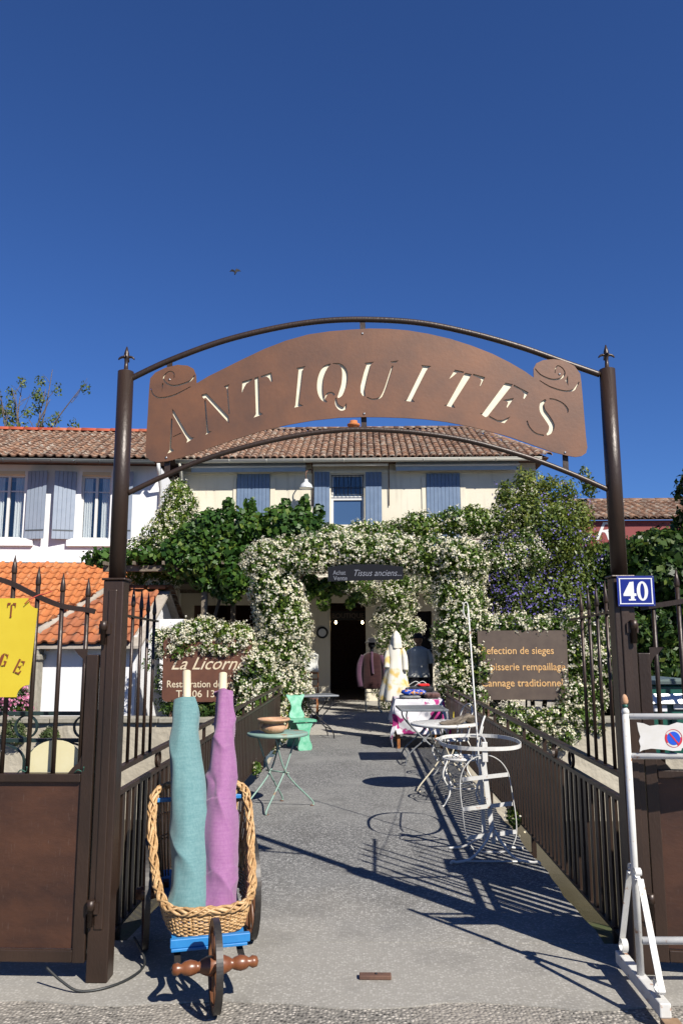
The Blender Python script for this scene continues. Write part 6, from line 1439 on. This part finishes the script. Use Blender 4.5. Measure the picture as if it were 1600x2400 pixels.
bush('bank_shrub', 'low dark shrub on the far bank behind the mailbox', (4.75, 14.35), .6, .3, .45, 1.9, 7000, 'dark_leaf', 54, (.10, .06), .38, .03)
bush('holm_oak_tree', 'tall dark oak tree behind the red signboard shrubs', (6.4, 17.6), .9, .9, 1.1, 3.5, 9000, 'dark_leaf', 56, (.12, .08), .65)
bush('privet_shrub', 'low dense shrub on the far bank below the tall dark tree', (5.75, 14.25), .8, .3, .45, 2.3, 9000, 'dark_leaf', 55, (.10, .06), .42, .03)
# oleander and wall plants at the left
ol = thing('oleander', 'pink flowering oleander on the far bank beside the white shed', 'shrub', (-6.25, 14.25, 0)); bl = blob_box(rg5, -6.7, -6.0, 14.1, 14.4, .35, .85, .2, 10); foliage(ol, bl, 1500, .11, .025, 'dark_leaf', 61); blossoms(ol, bl, 260, .055, 'pink_flower', 62, per=4, cl=.035); limbs(ol, [([(-6.3, 14.25, 0), (-6.2, 14.25, .7)], .02, .01), ([(-6.4, 14.25, 0), (-6.5, 14.25, .7)], .02, .01)])
for q, (px, py, w, h, lab) in enumerate(((34, 1715, .22, .22, 'grey green tuft growing from the canal wall below the pink oleander'), (118, 1722, .17, .13, 'small grey green tuft growing from the canal wall below the shed'))):
    c = at_y(px, py, 13.62); t = thing('wall_plant', lab, 'plant', c); foliage(t, [(c.x, c.y, c.z, w * .8, .14, h), (c.x - w * .5, c.y, c.z - .05, w * .5, .12, h * .7), (c.x + w * .5, c.y, c.z - .05, w * .5, .12, h * .7)], 900, .07, .014, 'shrub_leaf', 71 + q, droop=-.5); limbs(t, [([(c.x, 13.72, c.z - h * .6), (c.x, c.y, c.z)], .01, .005)], 'bark', 'stem')
for q, (c, lab) in enumerate((((1.345, 7.55, .03), 'jasmine sprig poking through the railing by the white rack'), ((-1.345, 10.4, .03), 'jasmine sprig poking through the railing by the green chair'))):
    t = thing('jasmine_sprig', lab, 'plant', c); foliage(t, [(c[0], c[1], c[2] + .03, .05, .22, .07)], 130, .055, .026, 'jas_leaf', 81 + q); blossoms(t, [(c[0], c[1], c[2] + .03, .05, .22, .07)], 10, .028, 'jas_flower', 83 + q, per=3); limbs(t, [([(c[0] + .02, c[1], -.2), (c[0], c[1], .05)], .006, .003)], 'bark', 'stem')
# tall sparse poplar far behind the white house
pt = thing('poplar_tree', 'tall sparse tree with bare branches behind the white house roof', 'tree', (-14.6, 33, 0)); rr = random.Random(5); segs = [([(-14.6, 33, 0), (-14.5, 33, 5), (-14.4, 33, 9.0)], .22, .12)]; bl = []
for i in range(11):
    a = rr.uniform(-1.1, 1.3); L = rr.uniform(3.0, 5.2); z0 = rr.uniform(7.5, 9.5); b0 = V(-14.45 + rr.uniform(-.1, .1), 33, z0); e = b0 + V(math.sin(a * .55) * L * .75, rr.uniform(-.8, .8), math.cos(a * .55) * L); m_ = b0.lerp(e, .5) + V(rr.uniform(-.2, .2), 0, rr.uniform(-.1, .3)); segs.append(([b0, m_, e], .055, .012))
    for k in range(4):
        u = rr.uniform(.35, 1); p = b0.lerp(e, u); q_ = p + V(rr.uniform(-.5, .7), rr.uniform(-.3, .3), rr.uniform(.3, 1.0)); segs.append(([p, p.lerp(q_, .5) + V(.04, 0, 0), q_], .016, .005))
        if rr.random() < .7: bl.append((q_.x - .1, q_.y, q_.z - .3, .22, .2, .35))
bl += [(-14.6 + rr.uniform(-1.3, 1.0), 33 + rr.uniform(-.6, .6), rr.uniform(7.5, 10.6), .35, .35, .45) for _ in range(24)]
limbs(pt, segs, 'bark', 'trunk'); foliage(pt, bl, 3600, .13, .08, 'poplar_leaf', 91, shell=(.2, 1.1), reject=.1, name='crown')
t2 = thing('far_tree', 'dense green tree seen beside the tall sparse one', 'tree', (-16.8, 34, 0)); limbs(t2, [([(-16.8, 34, 0), (-16.7, 34, 9)], .2, .08)]); foliage(t2, [(-16.6, 34, 9.5, .9, .8, 1.2), (-16.9, 34, 8.3, 1.2, 1, 1.2)], 2600, .14, .09, 'poplar_leaf', 93, name='crown')

# ------------------------------------------------------------------ the two bank signs and the arch sign
def bank_sign(name, label, px, Y, m, r=.10, cut=True):
    (x0, y0), (x1, y1) = px; a = at_y(x0, y0, Y); c = at_y(x1, y1, Y); t = thing(name, label, 'sign', V((a.x + c.x) / 2, Y, .39)); pts = []
    for cx_, cz_, a0 in ((c.x - r, a.z - r, 0), (a.x + r, a.z - r, 90), (a.x + r, c.z + r, 180), (c.x - r, c.z + r, 270)): pts += [V(cx_ + r * math.cos(R(a0 + 15 * i)), Y, cz_ + r * math.sin(R(a0 + 15 * i))) for i in range(7)]
    MB().prism(pts, (0, .006, 0)).build('plate', m, t)
    for x in (a.x + .15, c.x - .15): MB().box((x, Y + .04, (a.z + .36) / 2), (.035, .035, a.z - .40)).build('stake', 'rust_iron', t)
    return t, a, c
bs, a, c = bank_sign('shop_sign', 'rust red steel sign half hidden by jasmine with pale script', ((384, 1494), (588, 1645)), 13.80, 'corten_dark')
p = at_y(399, 1569, 13.79); lettering('La Licorne', V(p.x, 13.796, p.z), (1, 0, 0), (0, 0, 1), .30, 'gold_pale', bs, shear=.45, bold=.004, wfit=1.28)
p = at_y(390, 1611, 13.79); lettering('Restauration de meubles', V(p.x, 13.796, p.z), (1, 0, 0), (0, 0, 1), .165, 'gold_pale', bs, wfit=1.46, bold=.006)
p = at_y(412, 1634, 13.79); lettering('Tel 06 13', V(p.x, 13.796, p.z), (1, 0, 0), (0, 0, 1), .165, 'gold_pale', bs, wfit=.66, bold=.006)
bs, a, c = bank_sign('trade_sign', 'brown steel sign framed by jasmine with three lines of orange letters', ((1118, 1478), (1334, 1640)), 13.80, 'corten_grey', .02)
for txt, y, x0, wf in (('Refection de sieges', 1533, 1126, 1.22), ('Tapisserie rempaillage', 1571, 1126, 1.42), ('Cannage traditionnel', 1609, 1127, 1.36)):
    p = at_y(x0, y, 13.79); lettering(txt, V(p.x, 13.796, p.z), (1, 0, 0), (0, 0, 1), .175, 'gold', bs, wfit=wf, bold=.006)
a = at_y(768, 1329, 13.86); c = at_y(945, 1362, 13.86); ts = thing('hanging_sign', 'dark blue board lettered Achat Vente Tissus anciens under the jasmine arch', 'sign', V((a.x + c.x) / 2, 13.87, c.z))
n_ = 20; up_ = [V(a.x + (c.x - a.x) * i / n_, 13.87, a.z + .05 * math.sin(math.pi * i / n_)) for i in range(n_ + 1)]; MB().slab([V(a.x, 13.87, c.z), V(c.x, 13.87, c.z + .03)] + up_[::-1], (0, .012, 0)).build('board', 'dark_board', ts)
p = at_y(780, 1347, 13.86); lettering('Achat', V(p.x, 13.866, p.z), (1, 0, 0), (0, 0, 1), .11, 'shaded_chalk', ts, wfit=.22); p = at_y(781, 1360, 13.86); lettering('Vente', V(p.x, 13.866, p.z), (1, 0, 0), (0, 0, 1), .11, 'shaded_chalk', ts, wfit=.24)
p = at_y(826, 1350, 13.86); lettering('Tissus anciens...', V(p.x, 13.866, p.z), (1, 0, 0), (0, 0, 1), .16, 'shaded_chalk', ts, shear=.35, wfit=.82)
for x in (a.x + .12, c.x - .12): MB().tube([(x, 13.88, a.z + .02), (x, 13.95, a.z + .45)], .004, 6).build('hanger', 'rust_iron', ts)
# ------------------------------------------------------------------ goods in front of the shop
# green plank chair: violin-shaped back and front leg
gc = V(-.98, 12.75, .004); ch = thing('plank_chair', 'bright green wooden chair with violin-shaped back and plank legs', 'chair', gc); rot = R(-65); u = V(math.cos(rot), math.sin(rot), 0); w = V(-u.y, u.x, 0)
P = lambda a, b_, z: gc + u * a + w * b_ + V(0, 0, z)
viol = [(.115, 0), (.135, .03), (.13, .09), (.095, .17), (.085, .24), (.105, .32), (.14, .40), (.165, .455), (.14, .475), (.08, .455), (0, .462)]
def plank(z0, h, a0, a1, wid, name):
    L = [(b_ * wid, z * h / .475) for b_, z in viol]; out = [(b_, z) for b_, z in L] + [(-b_, z) for b_, z in L[::-1][1:]]
    return MB().slab([P(a0 + (a1 - a0) * z / h, b_, z0 + z) for b_, z in out], u * .024).build(name, 'green_wood', ch, bevel=.004)
plank(.45, .36, -.16, -.24, .95, 'back'); plank(.0, .42, .21, .17, .85, 'front_leg'); plank(.0, .42, -.34, -.19, .75, 'rear_leg')
MB().slab([P(.22, -.19, .42), P(.22, .19, .42), P(.10, .205, .42), P(-.18, .165, .42), P(-.20, -.165, .42), P(.10, -.205, .42)], (0, 0, .028)).build('seat', 'green_wood', ch, bevel=.005)
# ladder-back chair carrying a white cloth, clay pots behind
lc = V(-1.15, 17.6, -.006); ld = thing('ladder_chair', 'honey brown ladder-back wooden chair behind the dark cafe table', 'chair', lc)
for x in (-.17, .17):
    MB().tube([lc + V(x, .18, 0), lc + V(x, .18, .45), lc + V(x, .23, 1.02)], [.018, .018, .014], 8).build('post', 'honey_wood', ld); MB().tube([lc + V(x, -.18, 0), lc + V(x, -.18, .45)], .018, 8).build('leg', 'honey_wood', ld)
for i, z in enumerate((.55, .70, .85, .98)): MB().bar(lc + V(-.17, .185 + .012 * i, z), lc + V(.17, .185 + .012 * i, z), .014, .045 if i == 3 else .028).build('slat', 'honey_wood', ld)
MB().box(lc + V(0, 0, .455), (.38, .38, .03)).build('seat', 'brown_cloth', ld, bevel=.006)
for z in (.18, .28): MB().tube([lc + V(-.17, -.18, z), lc + V(.17, -.18, z)], .010, 8).build('rung', 'honey_wood', ld)
cl = MB(); cl.grid(lambda U, V_: lc + V((U - .5) * .34 + .01 * math.sin(V_ * 9), .205 + .05 * math.sin(V_ * math.pi) * (1 if U < 2 else 0) - .06 * V_, 1.04 + .02 * math.sin(U * 11) - .0 * V_ + (-.02 if V_ < .3 else .0) + V_ * .36), 14, 12)
tag(cl.build('folded_cloth', 'grey_cloth', solid=.012), 'white printed cloth draped above the ladder-back chair', 'cloth')
def pot(c, r, h, lab):
    t = thing('clay_pot', lab, 'pot', c); MB().lathe(c, [(r * .65, 0), (r * .95, h * .8), (r * 1.05, h * .82), (r * 1.05, h), (r * .9, h), (r * .8, h * .85), (.01, h * .8)], 20).build('body', 'terracotta', t); return t
pot(V(-1.30, 15.5, -.006), .15, .30, 'terracotta pot with a small plant beside the dark cafe table'); foliage(thing('pot_plant', 'small leafy plant growing in the terracotta pot', 'plant', (-1.3, 15.5, .26)), [(-1.3, 15.5, .36, .14, .14, .13)], 260, .06, .03, 'jas_leaf', 141); pot(V(-1.52, 13.95, -.006), .13, .40, 'tall terracotta pot at the foot of the jasmine arch')
# jacket and hat on a bentwood stand
mc = V(.22, 19.5, -.006); mn = thing('jacket_stand', 'maroon jacket on a cream bentwood stand before the shop door', 'clothes stand', mc)
def garment(parent, c, rings, m, name, n=28, fold=.02, k=7, sd=0.0):
    """closed drapery from (z, half width x, half depth y) rings"""
    mb = MB(); zs = [r[0] for r in rings]
    def f(U, V_):
        z = zs[0] + (zs[-1] - zs[0]) * V_; i = max(j for j in range(len(zs) - 1) if (zs[j] - z) * (1 if zs[-1] > zs[0] else -1) <= 1e-6); t = (z - zs[i]) / (zs[i + 1] - zs[i]); a = rings[i][1] + (rings[i + 1][1] - rings[i][1]) * t; b_ = rings[i][2] + (rings[i + 1][2] - rings[i][2]) * t
        th = 2 * math.pi * U; g = 1 + fold * (1 - (z - min(zs)) / (max(zs) - min(zs))) * math.sin(k * th + sd) * 3 + .04 * nz3(math.cos(th) * 2, math.sin(th) * 2, z * 4 + sd)
        return c + V(a * g * math.cos(th), b_ * g * math.sin(th), z)
    mb.grid(f, n, 26, True, closeu=True); return mb.build(name, m, parent, solid=.008)
garment(mn, mc, [(.55, .25, .15), (.8, .25, .15), (1.05, .24, .14), (1.28, .235, .13), (1.36, .20, .11), (1.41, .07, .07)], 'maroon', 'jacket', fold=.015)
for s, m in ((-1, 'plum'), (1, 'plum')): MB().tube(smooth_path([mc + V(s * .20, 0, 1.33), mc + V(s * .30, -.02, 1.1), mc + V(s * .31, -.05, .82), mc + V(s * .27, -.06, .60)], 6), [.065 + .0 * i for i in range(19)], 12).build('sleeve', m, mn)
MB().tube(smooth_path([mc + V(0, -.10, 1.42), mc + V(.0, -.15, 1.2), mc + V(.02, -.16, .9)], 5), .03, 8).build('scarf', 'plum', mn); MB().tube([mc + V(0, 0, 1.38), mc + V(0, 0, 1.55)], .045, 12).build('neck', 'dark_board', mn)
MB().lathe(mc + V(0, -.01, 1.50), [(.02, 0), (.085, .03), (.10, .09), (.09, .16), (.04, .20), (.005, .205)], 16, sx=.85).build('head', 'dark_board', mn)
MB().lathe(mc + V(0, 0, 1.64), [(.17, 0), (.165, .012), (.105, .02), (.10, .08), (.06, .115), (.01, .12)], 20).build('hat', 'black_cloth', mn)
for x in (-.155, .155):
    for y in (-.12, .12): MB().tube(smooth_path([mc + V(x, y * .6, .62), mc + V(x, y * .8, .35), mc + V(x * 1.02, y, .12), mc + V(x * 1.15 + .03, y * 1.3, .03), mc + V(x * 1.25 + .05, y * 1.4, .012)], 5), .017, 8).build('leg', 'cream_iron', mn)
MB().bar(mc + V(-.15, -.1, .47), mc + V(.15, -.1, .47), .022, .022).build('stretcher', 'cream_iron', mn)
# pale checked hooded dress on a thin pole
dc_ = V(.57, 14.02, -.006); dr_ = thing('hooded_dress', 'long pale yellow checked hooded dress hanging on a thin pole', 'clothes stand', dc_)
garment(dr_, dc_ + V(-.015, 0, 0), [(.64, .275, .19), (.85, .235, .17), (1.1, .175, .14), (1.32, .135, .11), (1.46, .135, .10), (1.55, .11, .09), (1.61, .07, .075)], 'checked', 'dress', fold=.045, k=6, sd=1.0)
garment(dr_, dc_ + V(.01, -.01, 0), [(1.53, .095, .095), (1.62, .088, .10), (1.71, .080, .09), (1.78, .055, .06), (1.83, .012, .015)], 'checked', 'hood', fold=.05, k=4, sd=3)
for s, k in ((-1, .8), (1, 1.0)): MB().tube(smooth_path([dc_ + V(s * .105, 0, 1.52), dc_ + V(s * .15, -.04, 1.38), dc_ + V(s * .155, -.07, 1.38 - .22 * k)], 6), [.046 + .001 * i for i in range(13)], 10).build('sleeve', 'checked', dr_)
MB().tube([dc_, dc_ + V(0, 0, 1.5)], .012, 8).lathe(dc_, [(.16, 0), (.15, .012), (.02, .02)], 20).build('pole', 'black_iron', dr_)
# bust with white jacket
bc = V(1.12, 16.3, -.006); bu = thing('jacket_bust', 'shop bust in a white flowered jacket and dark hat', 'mannequin', bc)
garment(bu, bc, [(.95, .22, .15), (1.15, .19, .14), (1.35, .20, .14), (1.50, .185, .11), (1.56, .06, .06)], 'grey_cloth', 'jacket', fold=.01)
for s in (-1, 1): MB().tube(smooth_path([bc + V(s * .17, 0, 1.48), bc + V(s * .24, 0, 1.35), bc + V(s * .25, 0, 1.22)], 5), .05, 10).build('sleeve', 'grey_cloth', bu)
MB().tube([bc + V(0, 0, 1.54), bc + V(0, 0, 1.64)], .05, 12).lathe(bc + V(0, 0, 1.62), [(.05, 0), (.085, .05), (.08, .12), (.03, .17)], 14).build('head', 'skin', bu); MB().lathe(bc + V(0, 0, 1.72), [(.15, 0), (.14, .015), (.09, .02), (.08, .09), (.01, .11)], 18).build('hat', 'black_cloth', bu)
MB().tube([bc + V(0, 0, .02), bc + V(0, 0, 1.0)], .018, 8).lathe(bc, [(.18, 0), (.17, .02), (.03, .05)], 20).build('stand', 'black_iron', bu); garment(bu, bc, [(.55, .26, .18), (.95, .20, .14)], 'black_cloth', 'skirt', fold=.02)
# table under the flowered cloth
tb = V(.88, 13.25, .004); tt = thing('stall_table', 'wooden table hidden under the pink flowered cloth', 'table', tb); x0, x1, y0, y1, zt = .50, 1.26, 12.75, 13.75, .735
MB().box(((x0 + x1) / 2, (y0 + y1) / 2, zt - .012), (x1 - x0, y1 - y0, .024)).build('table_top', 'honey_wood', tt)
for x in (x0 + .05, x1 - .05):
    for y in (y0 + .05, y1 - .05): MB().box((x, y, zt / 2 - .01), (.045, .045, zt - .02)).build('leg', 'honey_wood', tt)
def tc_f(U, V_):
    # a square cloth laid over the top: U across, V along; what passes the edge hangs down
    ax = (U - .5) * 1.62 + .04; ay = (V_ - .5) * 1.75 - .16; cx_, cy_ = (x0 + x1) / 2, (y0 + y1) / 2; hx, hy = (x1 - x0) / 2, (y1 - y0) / 2
    ox = max(0, abs(ax) - hx); oy = max(0, abs(ay) - hy); d = math.hypot(ox, oy); fl = .05 * math.sin((ax + ay) * 11) * min(1, d * 4)
    X = cx_ + math.copysign(min(abs(ax), hx), ax) + math.copysign(1, ax) * (ox * .16 + (fl * .5 if ox > 0 else 0)); Yy = cy_ + math.copysign(min(abs(ay), hy), ay) + math.copysign(1, ay) * (oy * .12 + (fl * .6 if oy > 0 else 0))
    z = zt + .006 - min(zt - .02, (ox + oy) * .80 if ox * oy > 0 else (ox + oy) * .97)
    return V(X, Yy, z)
tag(MB().grid(tc_f, 60, 64, True).build('tablecloth', 'floral', solid=.004), 'white tablecloth printed with pink flowers over the stall table', 'tablecloth')
def pile(c, lx, ly, h, m, name, label, sd, rz=0.0):
    def f(U, V_):
        th = 2 * math.pi * U; ph = -math.pi / 2 + math.pi * V_; cz = math.sin(ph); cr = max(.0, math.cos(ph)) ** .35; k = 1 + .12 * nz3(math.cos(th) * 2 + sd, math.sin(th) * 2, V_ * 3)
        X = lx * cr * k * (abs(math.cos(th)) ** .6) * math.copysign(1, math.cos(th)); Yy = ly * cr * k * (abs(math.sin(th)) ** .6) * math.copysign(1, math.sin(th))
        return V(*c) + V(X * math.cos(rz) - Yy * math.sin(rz), X * math.sin(rz) + Yy * math.cos(rz), h / 2 + h / 2 * cz * (1 + .25 * nz3(X * 9 + sd, Yy * 9, 1)))
    return tag(MB().grid(f, 30, 12, True, closeu=True).build(name, m), label, 'cloth')
zt += .012
pile((.74, 13.0, zt), .17, .15, .06, 'yarn_cloth', 'folded_cloth', 'grey folded cloth at the bottom of the pile on the flowered table', 1); pile((.80, 12.98, zt + .058), .20, .14, .085, 'blue_floral', 'folded_cloth', 'bright blue cloth with orange flowers on the stall table', 2, .2)
pile((1.10, 13.05, zt), .13, .15, .09, 'brown_cloth', 'folded_cloth', 'brown patterned cloth folded at the railing end of the stall table', 3); pile((.93, 13.35, zt), .24, .20, .17, 'black_cloth', 'folded_cloth', 'heap of black garments at the back of the stall table', 4); pile((.98, 13.30, zt + .165), .10, .08, .05, 'red_cloth', 'folded_cloth', 'small bright red cloth on top of the black garments', 5, .3)
hg = V(.86, 13.45, zt + .21)
for q, dx in enumerate((0, .11)): tag(MB().tube(smooth_path([hg + V(dx - .12, 0, -.04), hg + V(dx - .03, 0, .02), hg + V(dx + .03, 0, .03), hg + V(dx + .12, 0, -.04)], 6), .006, 6).build('clothes_hanger', 'white_iron'), ('white clothes hanger lying on the black garments beside the dress', 'white clothes hanger lying on the black garments beside the red cloth')[q], 'hanger')
# wire trailing at the foot of the left gate post
q = [V(-1.50, 4.02, .10), V(-1.42, 4.00, .05), V(-1.33, 3.99, .01), V(-1.22, 4.03, .008), V(-1.13, 4.15, .010), V(-1.10, 4.28, .03), V(-1.18, 4.36, .12)]
tag(MB().tube(smooth_path(q, 6), .006, 8).build('power_cable', 'black_cable'), 'black cable looped on the ground round the gate post', 'cable')
# a small bird high over the gate
bd = at_y(551, 636, 30.0); bi = thing('bird', 'tiny dark bird flying high in the blue sky', 'bird', bd)
MB().lathe(bd + V(-.02, 0, -.16), [(.005, 0), (.03, .06), (.045, .16), (.04, .24), (.025, .30), (.005, .34)], 10, (.25, .2, .95)).build('body', 'bird', bi)
for s in (-1, 1): MB().slab([bd + V(s * .02, 0, .05), bd + V(s * .13, .02, .11), bd + V(s * .24, .05, .02), bd + V(s * .12, .03, .01), bd + V(s * .02, 0, -.05)], (0, .008, 0)).build('wing', 'bird', bi)
